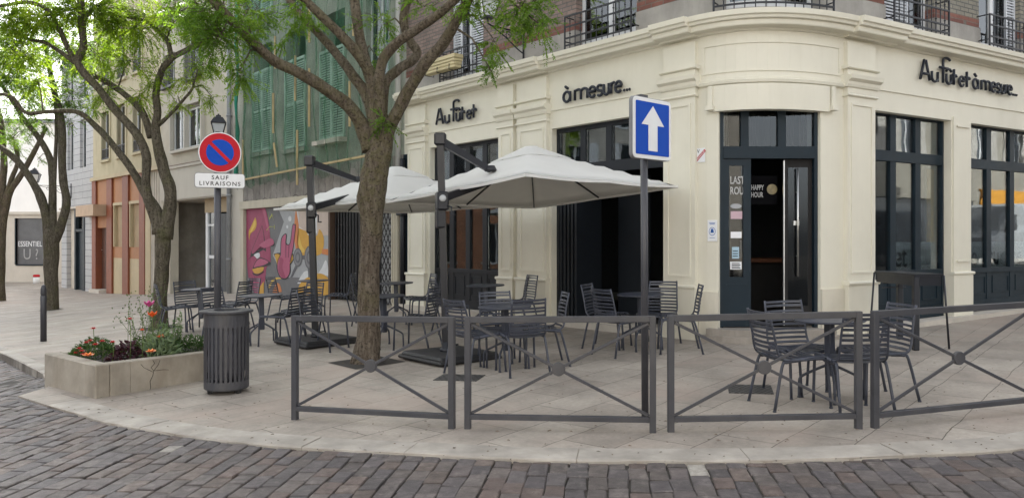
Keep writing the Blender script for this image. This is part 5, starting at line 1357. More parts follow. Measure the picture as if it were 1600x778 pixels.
tr4 = tree('street_tree', 'farthest tree, cut by the left edge of the view', (-1, 470), (.9, .9, 1.6), [(-1, 470, 0, 8.5), (0, 430, 0, 8), (0, 400, 0, 8), (3, 350, 0, 7)], t4_limbs,
  [(20, 235, 40, 20, 0, .7, 50), (40, 205, 40, 20, 0, .8, 50), (0, 200, 30, 30, 0, .8, 60)], [(-.5, 0, 8.0, 2.6, 2.2, 1.2, 380), (1.2, -.5, 7.2, 1.8, 1.6, 1.0, 240)], leafD, bark2, 51, leaflet=.055)
# tree pits
soil = paint('tree_pit_soil', (.022, .018, .014), .95, .4, 20, bs=.8, bscale=40)
for (x, y, w_) in ((573, 566, .72), (250, 512, .66), (80, 484, .6)):
    c = G(x, y); mb = MB(); rn = random.Random(int(x)); n = 12
    pts = []
    for sx, sy in ((-1, -1), (1, -1), (1, 1), (-1, 1)):
        X = c.x+w_/2*(sx*math.cos(R(-49.5))-sy*math.sin(R(-49.5))); Y = c.y+w_/2*(sx*math.sin(R(-49.5))+sy*math.cos(R(-49.5))); pts.append((X, Y, g(X, Y)+.006))
    mb.add(pts, [(0, 1, 2, 3)]); o = mb.build('tree_pit', soil); tag(o, kind='structure')
# ------------------------------------------------------------ terrace furniture
def make_chair():
    root = thing('terrace_chair', 'x', 'chair')
    # seat shell: side rails and cross slats
    seat = MB(); back = MB()
    sp = [(.235, .415), (.225, .448), (.12, .455), (.0, .445), (-.12, .436), (-.175, .445)]
    bp = [(-.175, .445), (-.205, .475), (-.225, .53), (-.245, .66), (-.29, .868)]
    for sx in (-1, 1):
        seat.tube([(sx*(.225 if y > 0 else .215), y, z) for y, z in [tuple(p) for p in spline(sp, 3)]], .011, 6)
        back.tube([(sx*(.215-.02*(z-.44)/.42), y, z) for y, z in [tuple(p) for p in spline(bp, 3)]], .011, 6)
    def slat(mb, y, z, w, ty, tz, curve_y, curve_z, hh=.013, th=.006):
        """slat across the chair, bowed in the middle; (ty, tz) direction of its width"""
        n = 6; vs = []; ny, nz_ = -tz, ty
        for i in range(n+1):
            t = -1+2*i/n; b = (1-t*t); x = t*w; yy = y+curve_y*b; zz = z+curve_z*b
            for a, c in ((-1, -1), (1, -1), (1, 1), (-1, 1)): vs.append((x, yy+a*hh*ty+c*th*ny, zz+a*hh*tz+c*th*nz_))
        fs = [(i*4+k, i*4+(k+1) % 4, (i+1)*4+(k+1) % 4, (i+1)*4+k) for i in range(n) for k in range(4)]
        mb.add(vs, fs)
    P = spline(sp, 10)
    for i in range(9):
        t = 6+i*(len(P)-10)/8; k = int(t); a = P[k]; b = P[min(k+1, len(P)-1)]; d = b-a; d /= np.linalg.norm(d)
        slat(seat, a[0], a[1], .218, d[0], d[1], 0, -.018)
    P = spline(bp, 12)
    Lc = [0]
    for a, b in zip(P, P[1:]): Lc.append(Lc[-1]+np.linalg.norm(b-a))
    for i in range(10):
        q = Lc[-1]*(.06+.93*i/9); k = min(max(j for j in range(len(Lc)) if Lc[j] <= q), len(P)-2); a = P[k]; b = P[k+1]; d = b-a; d /= np.linalg.norm(d)
        slat(back, a[0], a[1], .208-.018*i/9, d[0], d[1], -.034, 0, .0115)
    seat.build('seat', chairm, root); back.build('backrest', chairm, root)
    for sx in (-1, 1):
        m = MB(); m.tube([tuple(p) for p in spline([(sx*.222, -.10, .434), (sx*.226, .16, .44), (sx*.228, .215, .425), (sx*.232, .24, .37), (sx*.240, .262, 0)], 3)], .0135, 7); m.lathe([(.017, 0), (.017, .012)], (sx*.240, .262, 0), 8); m.build('leg', chairm, root)
        m = MB(); m.tube([tuple(p) for p in spline([(sx*.21, -.02, .43), (sx*.214, -.14, .42), (sx*.218, -.185, .385), (sx*.238, -.275, 0)], 3)], .0135, 7); m.lathe([(.017, 0), (.017, .012)], (sx*.238, -.275, 0), 8); m.build('leg', chairm, root)
    return root
def make_table():
    root = thing('terrace_table', 'x', 'table')
    m = MB(); m.lathe([(.0, .722), (.312, .722), (.318, .727), (.318, .738), (.312, .742), (0, .742)], n=40, smooth=False); m.lathe([(.09, .7), (.09, .722)], n=12); m.build('tabletop', chairm, root)
    m = MB(); m.box((0, 0, .46), (.075, .075, .50), bev=.01); m.build('pillar', chairm, root)
    for k in range(4):
        a = R(45+90*k); c, s_ = math.cos(a), math.sin(a)
        m = MB(); m.tube([(c*x, s_*x, z) for x, z in [tuple(p) for p in spline([(.03, .31), (.12, .27), (.23, .215), (.265, .185), (.275, .14), (.278, 0)], 3)]], .013, 7); m.lathe([(.017, 0), (.017, .015)], (c*.278, s_*.278, 0), 8); m.build('leg', chairm, root)
    return root
chair0 = make_chair(); table0 = make_table(); used = {'c': False, 't': False}
def put(kind, X, Y, rz, label, group):
    src = chair0 if kind == 'c' else table0
    o = src if not used[kind] else copy_tree(src)
    used[kind] = True; z = g(X, Y)
    # stand on the slope of the square
    o.location = (X, Y, z+.002); gx = (g(X+.2, Y)-g(X-.2, Y))/.4; gy = (g(X, Y+.2)-g(X, Y-.2))/.4
    nrm = Vector((-gx, -gy, 1)).normalized(); q = Vector((0, 0, 1)).rotation_difference(nrm)
    o.rotation_mode = 'QUATERNION'; from mathutils import Quaternion
    o.rotation_quaternion = q @ Quaternion((0, 0, 1), rz); tag(o, label, 'chair' if kind == 'c' else 'table', group); return o
TG = 'round tables on the terrace'; CG = 'slatted chairs on the terrace'
sets = [
 (13.9, 315, 'leftmost', 'round grey table behind the litter bin, leftmost of the terrace', 10,
   [(200, .42, 8, 'slatted chair at the far left end of the terrace, nearest the tree behind the planter'), (140, .30, -4, 'slatted chair left of the leftmost table, just behind another chair back'), (-8, .60, -8, 'slatted chair right of the leftmost table, behind the no-parking pole'), (38, .72, 10, 'slatted chair behind the leftmost table, its back showing beside the mural edge')]),
 (12.0, 410, 'second', 'round grey table between the no-parking pole and the first parasol post', 25,
   [(176, .58, -25, 'slatted chair directly behind the litter bin top, left of its table'), (-28, .42, 14, 'slatted chair turned away, in front of the mural hand, right of the second table'), (48, .72, 8, 'slatted chair with back against the mural goggles, left of the first parasol post')]),
 (15.6, 490, 'third', 'round grey table at the mural, behind the first parasol post', 5,
   [(222, .60, 0, 'slatted chair left of the first parasol post, turned away, by the yellow of the mural'), (-6, .55, 6, 'slatted chair in front of the black folding grille')]),
 (11.3, 601, 'fourth', 'round grey table half hidden behind the big tree trunk', 40,
   [(188, .86, -28, 'slatted chair seen in part at the left side of the big tree trunk'), (-24, .56, 6, 'slatted chair just right of the big tree trunk')]),
 (14.2, 620, 'fifth', 'round grey table before the lattice grille, right of the big tree', 0,
   [(182, .50, 0, 'slatted chair at the foot of the lattice grille, peeking out behind the trunk'), (28, .45, -6, 'slatted chair before the navy side panel, left of a twin chair back'), (-12, .62, 4, 'slatted chair in front of the left end pilaster of the cafe')]),
 (9.3, 791, 'sixth', 'round grey table behind the second railing panel, left of its centre', 30,
   [(212, .42, 8, 'slatted chair behind the railing joint, left of the middle front table, in profile'), (100, .36, 4, 'slatted chair behind the middle front table, facing the railings'), (-58, .36, -14, 'slatted chair with its back to the railings at the middle front table'), (24, .50, -16, 'slatted chair in profile right of the middle front table')]),
 (13.0, 760, 'seventh', 'round grey table against the dark glazing behind the second parasol post', 0,
   [(200, .60, 0, 'slatted chair before the dark window, just right of the second parasol post'), (-8, .42, 10, 'slatted chair before the twin pilasters, left of two close backs'), (22, .58, 4, 'slatted chair before the twin pilasters, right of two close backs')]),
 (10.5, 1003, 'eighth', 'round grey table behind the one-way sign pole, before the dark opening', 20,
   [(150, .50, 2, 'slatted chair before the dark opening, rear one of two left of the one-way pole'), (228, .52, -16, 'slatted chair before the dark opening, nearer one of two left of the one-way pole'), (48, .42, 14, 'slatted chair straddling the dark opening and cream pilaster, right of the one-way pole'), (-33, .53, 26, 'slatted chair in front of the cream wall left of the entrance step')]),
 (7.28, 1298, 'ninth', 'round grey table behind the third railing panel, largest in the picture', 30,
   [(204, .50, -14, 'slatted chair in profile left of the right-hand front table'), (122, .34, -22, 'slatted chair facing the railings, in front of the cafe entrance'), (-84, .38, -4, 'slatted chair with its back to the railings, nearest to the viewer'), (-6, .40, 16, 'slatted chair on the far right, beside the tall dark table')]),
]
for D_, x, nm, lab, rt, chs in sets:
    X = ray(x)*D_; put('t', X, D_, R(rt), lab, TG)
    for phi, r_, jit, cl in chs:
        cx_, cy_ = X+r_*math.cos(R(phi)), D_+r_*math.sin(R(phi))
        put('c', cx_, cy_, R(phi+90+jit), cl, CG)     # chair front (+y) points at the table
# ------------------------------------------------------------ parasols
fabric = paint('parasol_fabric', (.80, .80, .785), .85, .04, 2.0, .06, (.4, .38, .34), bs=.08, bscale=30, obj=True)
_m = fabric.node_tree
_tl = _m.nodes.new('ShaderNodeBsdfTranslucent'); _tl.inputs[0].default_value = (.62, .58, .5, 1); _mx = _m.nodes.new('ShaderNodeMixShader'); _mx.inputs[0].default_value = .28
_pb = [n for n in _m.nodes if n.type == 'BSDF_PRINCIPLED'][0]; _out = [n for n in _m.nodes if n.type == 'OUTPUT_MATERIAL'][0]
_m.links.new(_pb.outputs[0], _mx.inputs[1]); _m.links.new(_tl.outputs[0], _mx.inputs[2]); _m.links.new(_mx.outputs[0], _out.inputs[0])
def parasol(label, bpx, bdepth, ptop, cen, zedge, zap, rotc, tilt, box_z, arm_pt, seedbase):
    """bpx: foot of the post; cen: centre of the canopy in plan"""
    b = G(*bpx); root = thing('cantilever_parasol', label, 'parasol', (b.x, b.y, b.z), group='white cantilever parasols')
    inv = Matrix.Translation(-Vector((b.x, b.y, b.z)))
    W = lambda p: Vector(p)-Vector((b.x, b.y, b.z))
    # base: four-part square ballast
    m = MB(); rz = seedbase
    m.box((0.05, -.02, .055), (.92, .92, .085), rz=rz, bev=.03); bs_ = m.build('base', rubber, root)
    m = MB(); m.box((0.05, -.02, .03), (.98, .98, .05), rz=rz, bev=.02); m.build('base_plate', rubber, root)
    m = MB(); m.lathe([(.085, .09), (.085, .13), (.06, .14), (.06, .22)], n=16); m.build('collar', umbm, root)
    m = MB(); m.tube([(.06, 0, .17), (.16, -.03, .19)], .012, 6); m.build('pedal', umbm, root)
    top = W(ptop)
    m = MB(); ax = Vector((top.x, top.y, top.z)); 
    m.tube([(0, 0, .12), ax], .062, 4, smooth=False); m.build('post', umbm, root)
    hub = Vector((cen[0], cen[1], zap-.26))
    # crank housing on the post
    k = (box_z-b.z)/ax.z; cp = ax*k
    m = MB(); m.box(cp, (.15, .18, .24), rz=.3, bev=.02); m.box(cp+Vector((-.02, .02, -.2)), (.12, .14, .3), rz=.3, bev=.02)
    cbx = m.build('crank_box', umbm, root)
    m = MB(); m.lathe([(.04, 0), (.045, .01), (.03, .02)], n=16, M=Matrix.Translation(cp+Vector((.02, -.10, .03))) @ Matrix.Rotation(R(90), 4, 'X')); m.build('knob', paint('knob_grey', (.4, .41, .42), .4), cbx)
    m = MB(); m.tube([cp+Vector((.06, -.06, -.06)), cp+Vector((.13, -.1, -.08)), cp+Vector((.13, -.1, -.18)), cp+Vector((.18, -.12, -.18))], .012, 6); m.build('crank_handle', umbm, cbx)
    # canopy: square pyramid, ribs to corners and mid-sides
    half = 1.5
    ca, sa_ = math.cos(rotc), math.sin(rotc)
    def cpt(u, v, z):      # canopy coordinates -> world, with the tilt
        x = u*ca-v*sa_; y = u*sa_+v*ca
        return Vector((cen[0]+x, cen[1]+y, z+tilt[0]*x+tilt[1]*y))
    n = 16; grid = []; m = MB(); vs = []
    for j in range(n+1):
        for i in range(n+1):
            u = -half+2*half*i/n; v = -half+2*half*j/n; d = max(abs(u), abs(v))/half
            # between the ribs the cloth sags a little
            a = math.atan2(v, u); rib = abs(math.sin(4*a)); 
            z = zap-(zap-zedge)*d**1.05-.012*rib*d
            sc = 1-.02*rib*d*d
            vs.append(W(cpt(u*sc, v*sc, z)))
    b0 = len(vs)
    fs = [(j*(n+1)+i, j*(n+1)+i+1, (j+1)*(n+1)+i+1, (j+1)*(n+1)+i) for j in range(n) for i in range(n)]
    # thin cloth with a short hem turned down
    per = [i for i in range(n)]+[(n)+j*(n+1) for j in range(n)]+[(n+1)*(n+1)-1-i for i in range(n)]+[(n-j)*(n+1) for j in range(n)]
    m.add(vs, fs, 0, True); hem = [Vector(vs[i])+Vector((0, 0, -.035)) for i in per]; bb = len(m.v); m.v += [tuple(h) for h in hem]
    for q_ in range(len(per)):
        m.f.append((per[q_], per[(q_+1) % len(per)], bb+(q_+1) % len(per), bb+q_)); m.m.append(0); m.sm.append(False)
    cn = m.build('canopy', fabric, root)
    so_ = cn.modifiers.new('solid', 'SOLIDIFY'); so_.thickness = .004
    # vent cap at the apex
    m = MB(); vv = []; fv = []; kk = 24
    for i in range(kk):
        a = 2*math.pi*i/kk; rr = .42/max(abs(math.cos(a)), abs(math.sin(a)))*1.0
        sg = abs(math.sin(4*a)); vv.append(W(cpt(rr*math.cos(a)*(1-.05*sg), rr*math.sin(a)*(1-.05*sg), zap-(zap-zedge)*.28+.014+.012*sg)))
    for i in range(kk): a = 2*math.pi*i/kk; vv.append(W(cpt(.1*math.cos(a), .1*math.sin(a), zap+.03)))
    vv.append(W(cpt(0, 0, zap+.04)))
    for i in range(kk): j = (i+1) % kk; fv.append((i, j, kk+j, kk+i)); fv.append((kk+i, kk+j, 2*kk))
    m.add(vv, fv, 0, True); m.build('vent_cap', fabric, cn)
    m = MB(); m.lathe([(.07, -.1), (.09, -.06), (.09, .04), (.05, .08)], W(hub), 12); hb = m.build('hub', umbm, root)
    for u, v in ((1, 1), (1, -1), (-1, -1), (-1, 1), (1, 0), (-1, 0), (0, 1), (0, -1)):
        e = .985
        p1 = cpt(u*half*e, v*half*e, zedge-.012); p0 = cpt(u*.08, v*.08, zap-.05); q1 = p0.lerp(p1, .5)
        m = MB(); m.tube([W(p0), W(p1)], .014, 4, smooth=False); rb = m.build('rib', umbm, root)
        m = MB(); m.tube([W(hub), W(q1)], .011, 4, smooth=False); m.build('strut', umbm, rb)
    # arms: from the post head onto the cloth, and from the crank box to the hub
    ap = Vector(arm_pt)
    m = MB(); m.tube([top+Vector((0, 0, -.02)), W(ap)], [.055, .04], 4, smooth=False, squash=1.3); m.box(top, (.15, .15, .16), bev=.02); m.lathe([(.07, -.02), (.09, 0), (.06, .06)], W(ap), 10); m.build('upper_arm', umbm, root)
    m = MB(); m.tube([cp+Vector((.05, .0, .05)), W(hub)+Vector((0, 0, .0))], [.045, .035], 4, smooth=False, squash=1.5); m.build('lower_arm', umbm, root)
    return root
parasol('nearer white square parasol, its right tip reaching the one-way sign', (697, 560), 0, pz(688, 218, 10.0), (.27, 11.35), 2.31, 2.95, R(42), (.047, -.052), 2.13, pz(766, 266, 10.35), R(40))
parasol('farther white square parasol, half hidden behind the big tree trunk', (493, 536), 0, pz(484, 252, 11.8), (-2.0, 13.5), 2.22, 2.86, R(45), (.02, -.01), 2.08, pz(560, 282, 12.3), R(44))

# ------------------------------------------------------------ railings
def railing(label, A, B, h=.93):
    d = (B-A).xy; L = d.length; rz = math.atan2(d.y, d.x)
    root = thing('railing_panel', label, 'railing', A, rz, 'grey street railings')
    dzb = B.z-A.z
    for x, zb in ((0, 0), (L, dzb)):
        m = MB(); m.box((x, 0, zb+h/2-.02), (.052, .052, h+.04), bev=.004); m.build('post', metal, root)
    sl = dzb/L
    def bar(m, x0, z0, x1, z1, hw, ht):
        dx, dz_ = x1-x0, z1-z0; ll = math.hypot(dx, dz_); a = math.atan2(dz_, dx)
        m.box((0, 0, 0), (ll, hw, ht), M=Matrix.Translation(((x0+x1)/2, 0, (z0+z1)/2)) @ Matrix.Rotation(-a, 4, 'Y'), bev=.003)
    m = MB(); bar(m, .024, h-.026+sl*.02, L-.024, h-.026+dzb, .05, .05); m.build('top_rail', metal, root)
    m = MB(); bar(m, .024, .10, L-.024, .10+dzb, .05, .042); m.build('bottom_rail', metal, root)
    cx_, cz_ = L/2, (.10+h-.03)/2+dzb/2
    for (x0, z0, x1, z1) in ((.03, .13, L-.03, h-.06+dzb), (.03, h-.06, L-.03, .13+dzb)):
        m = MB(); bar(m, x0, z0, x1, z1, .018 if z0 < .5 else .022, .024); m.build('brace', metal, root)
    m = MB(); m.lathe([(.052, -.018), (.056, -.012), (.056, .012), (.052, .018)], n=24, M=Matrix.Translation((cx_, 0, cz_)) @ Matrix.Rotation(R(90), 4, 'X'), smooth=False); m.build('boss', metal, root)
f0, f1, f2, f3, f4, f5, f6 = [G(*p) for p in ((461, 655), (706, 669), (731, 669), (1020, 675), (1048, 674), (1341, 669), (1367, 668))]
railing('grey railing panel with crossed braces, leftmost, in front of the big tree', f0, f1)
railing('grey railing panel with crossed braces, between the big tree and the one-way pole', f2, f3)
railing('grey railing panel with crossed braces, in front of the cafe entrance', f4, f5)
f7 = Vector((f6.x+1.57, f6.y+.42, 0)); f7.z = g(f7.x, f7.y)
railing('grey railing panel with crossed braces, rightmost, running out of the picture', f6, f7)

# ------------------------------------------------------------ litter bin
b = G(354, 612); bin_ = thing('litter_bin', 'grey slatted round metal litter bin beside the stone planter', 'bin', b)
rb, hb_ = .225, .87
m = MB(); m.lathe([(.265, .845), (.272, .85), (.272, .868), (.26, .872), (.13, .872), (.13, .862), (.13, .845)], n=40, smooth=False); m.build('lid', metal, bin_)
m = MB(); nS = 30
m.lathe([(rb, .70), (rb+.003, .70), (rb+.003, .845), (rb, .845)], n=40, smooth=False); m.build('upper_band', metal, bin_)
m = MB(); m.lathe([(rb-.012, .055), (rb+.003, .055), (rb+.003, .135), (rb-.012, .135)], n=40, smooth=False); m.build('lower_band', metal, bin_)
m = MB()
for k in range(nS):
    a = 2*math.pi*k/nS; m.box((rb*math.cos(a), rb*math.sin(a), .42), (.006, .026, .60), rz=a)
m.build('slats', metal, bin_)
bagm = paint('bin_bag', (.09, .09, .11), .35, .35, 9, .3, (.05, .05, .06), bs=.8, bscale=12, obj=True)
m = MB(); rn = np.random.RandomState(2); prof = [(.10, .13), (.17, .16), (.195, .25), (.18, .4), (.19, .55), (.195, .7), (.2, .83)]
m.lathe(prof, n=26)
m.v = [(x*(1+.08*rn.randn()*.4), y*(1+.08*rn.randn()*.4), z+.01*rn.randn()) for x, y, z in m.v]; m.build('bag', bagm, bin_)
m = MB()
for a in (-2.6, -.5, 1.6): m.box((.17*math.cos(a), .17*math.sin(a), .03), (.045, .045, .06), rz=a)
m.build('foot', rubber, bin_)
m = MB(); m.lathe([(.2, .04), (.22, .045), (.2, .055)], n=30); m.build('bottom_plate', metal, bin_)

# ------------------------------------------------------------ signs
signgrey = paint('sign_back', (.16, .165, .17), .5, .1, 5, obj=True); whitep = paint('sign_white', (.66, .67, .68), .45, .04, 4, .12, obj=True)
bluep = paint('sign_blue', (.006, .06, .38), .6, .05, 4, .05, obj=True, spec=.15); redp = paint('sign_red', (.42, .015, .025), .6, .05, 4, .05, obj=True, spec=.15)
poleb = G(340, 604); poleb = Vector((ray(340)*8.55, 8.55, 0)); poleb.z = g(poleb.x, poleb.y)
ns = thing('no_parking_sign', 'round no-parking sign above a white delivery plate on a grey pole by the bin', 'road sign', poleb)
m = MB(); m.tube([(0, 0, 0), (0, 0, 2.78)], .037, 14); m.lathe([(.04, 0), (.02, .02)], (0, 0, 2.78), 14); m.build('pole', metal, ns)
zz = lambda y, D: CZ+(HY-y)*D/F-poleb.z
th_ = R(24); Ms = Matrix.Rotation(th_, 4, 'Z')
zc = zz(238, 8.45)
def disc_m(m, r_, y, zc_, n=44, t=.001): m.lathe([(r_, -t), (r_, t)], n=n, smooth=False, M=Ms @ Matrix.Translation((.02, y, zc_)) @ Matrix.Rotation(R(90), 4, 'X'))
m = MB(); disc_m(m, .222, -.062, zc, t=.018); m.build('sign_back', signgrey, ns)
m = MB(); disc_m(m, .219, -.0815, zc); f = m.build('sign_face', whitep, ns)
m = MB(); disc_m(m, .209, -.0845, zc); m.build('red_disc', redp, f)
m = MB(); disc_m(m, .142, -.0875, zc); m.build('blue_disc', bluep, f)
m = MB(); m.box((0, 0, 0), (.295, .002, .036), M=Ms @ Matrix.Translation((.02, -.0905, zc)) @ Matrix.Rotation(R(45), 4, 'Y')); m.build('red_bar', redp, f)
def round_plate(m, w_, h_, r_, y, zc_, t=.004, M=Ms, xo=0.02):
    pts = []
    for cx_, cz_, a0_ in ((w_/2-r_, h_/2-r_, 0), (-w_/2+r_, h_/2-r_, 90), (-w_/2+r_, -h_/2+r_, 180), (w_/2-r_, -h_/2+r_, 270)):
        for k in range(5): a = R(a0_+k*22.5); pts.append((cx_+r_*math.cos(a), cz_+r_*math.sin(a)))
    n = len(pts); vs = [(xo+p[0], y-t, zc_+p[1]) for p in pts]+[(xo+p[0], y+t, zc_+p[1]) for p in pts]
    m.add(vs, [tuple(range(n)), tuple(reversed(range(n, 2*n)))]+[(i, n+i, n+(i+1) % n, (i+1) % n) for i in range(n)], M=M)
z2 = zz(282, 8.45)
m = MB(); round_plate(m, .515, .160, .03, -.062, z2, .014); m.build('plate_back', signgrey, ns)
m = MB(); round_plate(m, .505, .150, .026, -.0785, z2, .002); pf_ = m.build('text_plate', whitep, ns)
for i, w_ in enumerate(('SAUF', 'LIVRAISONS')):
    text_obj(w_, .062, ink, Ms @ Matrix.Translation((.02, -.081, z2+.012-i*.065)) @ UP, 'lettering', pf_, .0006, 'CENTER', sx=1.05, bold=.001, spacing=1.25)
m = MB(); m.box((0, -.03, z2), (.1, .04, .03)); m.box((0, -.03, zc), (.1, .04, .03)); m.build('clamp', metal, ns)
pb = G(1008, 652); ow2 = thing('one_way_sign', 'blue square one-way sign with white up arrow on a grey pole behind the railings', 'road sign', pb)
zq2 = lambda y: CZ+(HY-y)*pb.y/F-pb.z
m = MB(); m.tube([(0, 0, 0), (-.012, 0, zq2(158))], .031, 16); m.build('pole', metal, ow2)
Ms2 = Matrix.Translation((-.012, 0, 0)) @ Matrix.Rotation(R(42), 4, 'Z'); zc2 = zq2(203)
m = MB(); round_plate(m, .53, .525, .045, -.052, zc2, .017, Ms2, .025); m.build('sign_back', signgrey, ow2)
m = MB(); round_plate(m, .52, .515, .042, -.0725, zc2, .003, Ms2, .025); f = m.build('sign_face', whitep, ow2)
m = MB(); round_plate(m, .455, .45, .012, -.0775, zc2, .0015, Ms2, .025); m.build('blue_field', bluep, f)
ar_ = [(-.062, -.19), (.062, -.19), (.062, .03), (.155, .03), (0, .195), (-.155, .03), (-.062, .03)]
m = MB(); n = len(ar_); m.add([(.025+x, -.081, zc2+z) for x, z in ar_]+[(.025+x, -.0792, zc2+z) for x, z in ar_], [(0, 1, 2, 6), (6, 2, 3, 4, 5)]+[(i, i+n, (i+1) % n+n, (i+1) % n) for i in range(n)], M=Ms2); m.build('arrow', whitep, f)
m = MB(); m.box((0, -.02, zc2+.19), (.12, .05, .03), M=Ms2); m.box((0, -.02, zc2-.17), (.12, .05, .03), M=Ms2); m.box((0, .02, zc2+.275), (.09, .06, .05), M=Ms2); m.build('clamp', metal, ow2)

# ------------------------------------------------------------ bollards
for (x, y, h_, r_, lab) in ((68, 533, .98, .05, 'slim grey steel bollard standing left of the stone planter'), (3, 449, .98, .05, 'slim grey bollard far off at the left edge of the view')):
    b = G(x, y); bo = thing('bollard', lab, 'bollard', b, 0, 'grey bollards')
    m = MB(); m.lathe([(r_, 0), (r_, h_*.80), (r_*.9, h_*.81)], n=16); m.build('post', metal, bo)
    m = MB(); m.lathe([(r_*.9, h_*.81), (r_*.9, h_*.825), (r_*.98, h_*.83), (r_*.9, h_*.93), (r_*.6, h_*.985), (r_*.2, h_)], n=16); m.build('cap', metal, bo)
b = G(57, 443); bo = thing('marker_post', 'short white post with a red top on the sunlit street far left', 'bollard', b)
m = MB(); m.lathe([(.16, 0), (.16, .36)], n=16); m.build('body', whitep, bo); m = MB(); m.lathe([(.17, .36), (.17, .46), (.1, .49)], n=16); m.build('cap', redp, bo)

# ------------------------------------------------------------ stone planter with flowers
a_ = G(69, 601); b_ = G(149, 623); c_ = G(325, 595)
ex = (b_-a_).xy; lx = ex.length; ex.normalize(); ey = Vector((-ex.y, ex.x)); ly = 1.62
pstone = paint('planter_stone', (.30, .268, .22), .85, .25, 2.6, .8, (.15, .115, .075), bs=.6, bscale=20)
plr = thing('stone_planter', 'low rectangular limestone planter full of flowers at the corner of the pavement', 'planter', (a_.x, a_.y, g(a_.x, a_.y)-.02), math.atan2(ex.y, ex.x))
H = .385; w_ = .15
parts_ = [((lx/2, w_/2), (lx, w_), 0), ((lx/2, ly-w_/2), (lx, w_), 0), ((w_/2, ly/2), (w_, ly-2*w_), 0)]
m = MB()
for (cx_, cy_), (sx, sy), _ in parts_: m.box((cx_, cy_, H/2-.05), (sx-.002, sy-.002, H+.1), bev=.012)
for y0, y1 in ((w_, .36), (.361, ly-w_)): m.box((lx-w_/2, (y0+y1)/2, H/2-.05), (w_, y1-y0-.001, H+.1), bev=.007)
m.build('stone_box', pstone, plr)
# the long crack
m = MB(); crk = [(.60, .37), (.62, .33), (.58, .29), (.61, .25), (.60, .2), (.57, .14), (.575, .07), (.56, .02)]
m.tube([(lx+.0005, y, z) for y, z in crk], .0035, 4); m.tube([(lx+.0005, .61, .25), (lx+.0005, .66, .31), (lx+.0005, .68, .36)], .003, 4); m.tube([(lx+.0005, .60, .24), (lx+.0005, .5, .30), (lx+.0005, .47, .34)], .0025, 4); m.tube([(lx+.0005, .61, .25), (lx+.0005, .72, .25), (lx+.0005, .78, .24)], .0025, 4)
m.build('crack', soil, plr)
m = MB(); m.box((lx/2, ly/2, H-.08), (lx-2*w_+.01, ly-2*w_+.01, .06)); m.build('soil', soil, plr)
Mpl = Matrix.Translation(plr.location) @ Matrix.Rotation(plr.rotation_euler.z, 4, 'Z')
lg1 = leafmat('mat_leaf', (.03, .065, .02), (.05, .10, .03), (.08, .14, .04), .25); lg2 = leafmat('grey_green_leaf', (.10, .16, .09), (.15, .22, .13), (.22, .28, .18), .25); lpur = leafmat('purple_leaf', (.03, .012, .02), (.055, .02, .032), (.09, .035, .045), .15); lyg = leafmat('stalk_green', (.07, .11, .03), (.11, .16, .05), (.15, .2, .06), .2)
def plant(name, label, x, y, cat='plant', group=None):
    p = Mpl @ Vector((x, y, H-.055)); return thing(name, label, cat, p, group=group)
class LV:                                       # small leaf faces gathered as quads
    def __init__(s): s.m = MB()
    def leaf(s, p, d, l, w_, rn, fold=.15):
        p = np.array(p, float); d = np.array(d, float); d /= np.linalg.norm(d)+1e-9
        sd_ = np.cross(d, np.array([rn.normal(0, .5), rn.normal(0, .5), 1.0])); sd_ /= np.linalg.norm(sd_)+1e-9
        up = np.cross(sd_, d); t = p+d*l; mp = p+d*l*.5
        s.m.add([p, mp+sd_*w_/2+up*l*fold, t-up*l*.1, mp-sd_*w_/2+up*l*fold, mp], [(0, 1, 4), (1, 2, 4), (2, 3, 4), (3, 0, 4)])
def cushion(root, rx, ry, h_, n, mat, rn, l=.05, w_=.012, up=.5, name='foliage'):
    L_ = LV()
    for _ in range(n):
        a = rn.rand()*6.283; r_ = math.sqrt(rn.rand()); x, y = rx*r_*math.cos(a), ry*r_*math.sin(a); z = h_*(1-r_*r_)*rn.uniform(.4, 1.05)
        d = np.array([math.cos(a)*r_+rn.normal(0, .5), math.sin(a)*r_+rn.normal(0, .5), up+rn.normal(0, .3)]); L_.leaf((x, y, z), d, l*rn.uniform(.7, 1.3), w_, rn)
    return L_.m.build(name, mat, root)
rn = np.random.RandomState(77)
for i, (x, y, rx, ry, lab) in enumerate(((.32, .42, .26, .34, 'dense green heath-like cushion spilling over the left end of the planter'), (.95, 1.30, .34, .24, 'dense green heath-like cushion at the right end of the planter'), (.60, .92, .32, .3, 'low green cushion in the middle of the planter behind the purple leaves'))):
    p = plant('cushion_plant', lab, x, y, group='low green plants in the planter'); cushion(p, rx, ry, .20, 1300, lg1, rn, .045, .014)
p = plant('purple_plant', 'dark purple-leaved plant at the front middle of the planter', .92, .52); cushion(p, .17, .19, .20, 240, lpur, rn, .065, .05, .35)
p = plant('silver_plant', 'grey-green leafy plant right of the purple one in the planter', 1.02, .86); cushion(p, .17, .2, .28, 260, lg2, rn, .11, .03, 1.0)
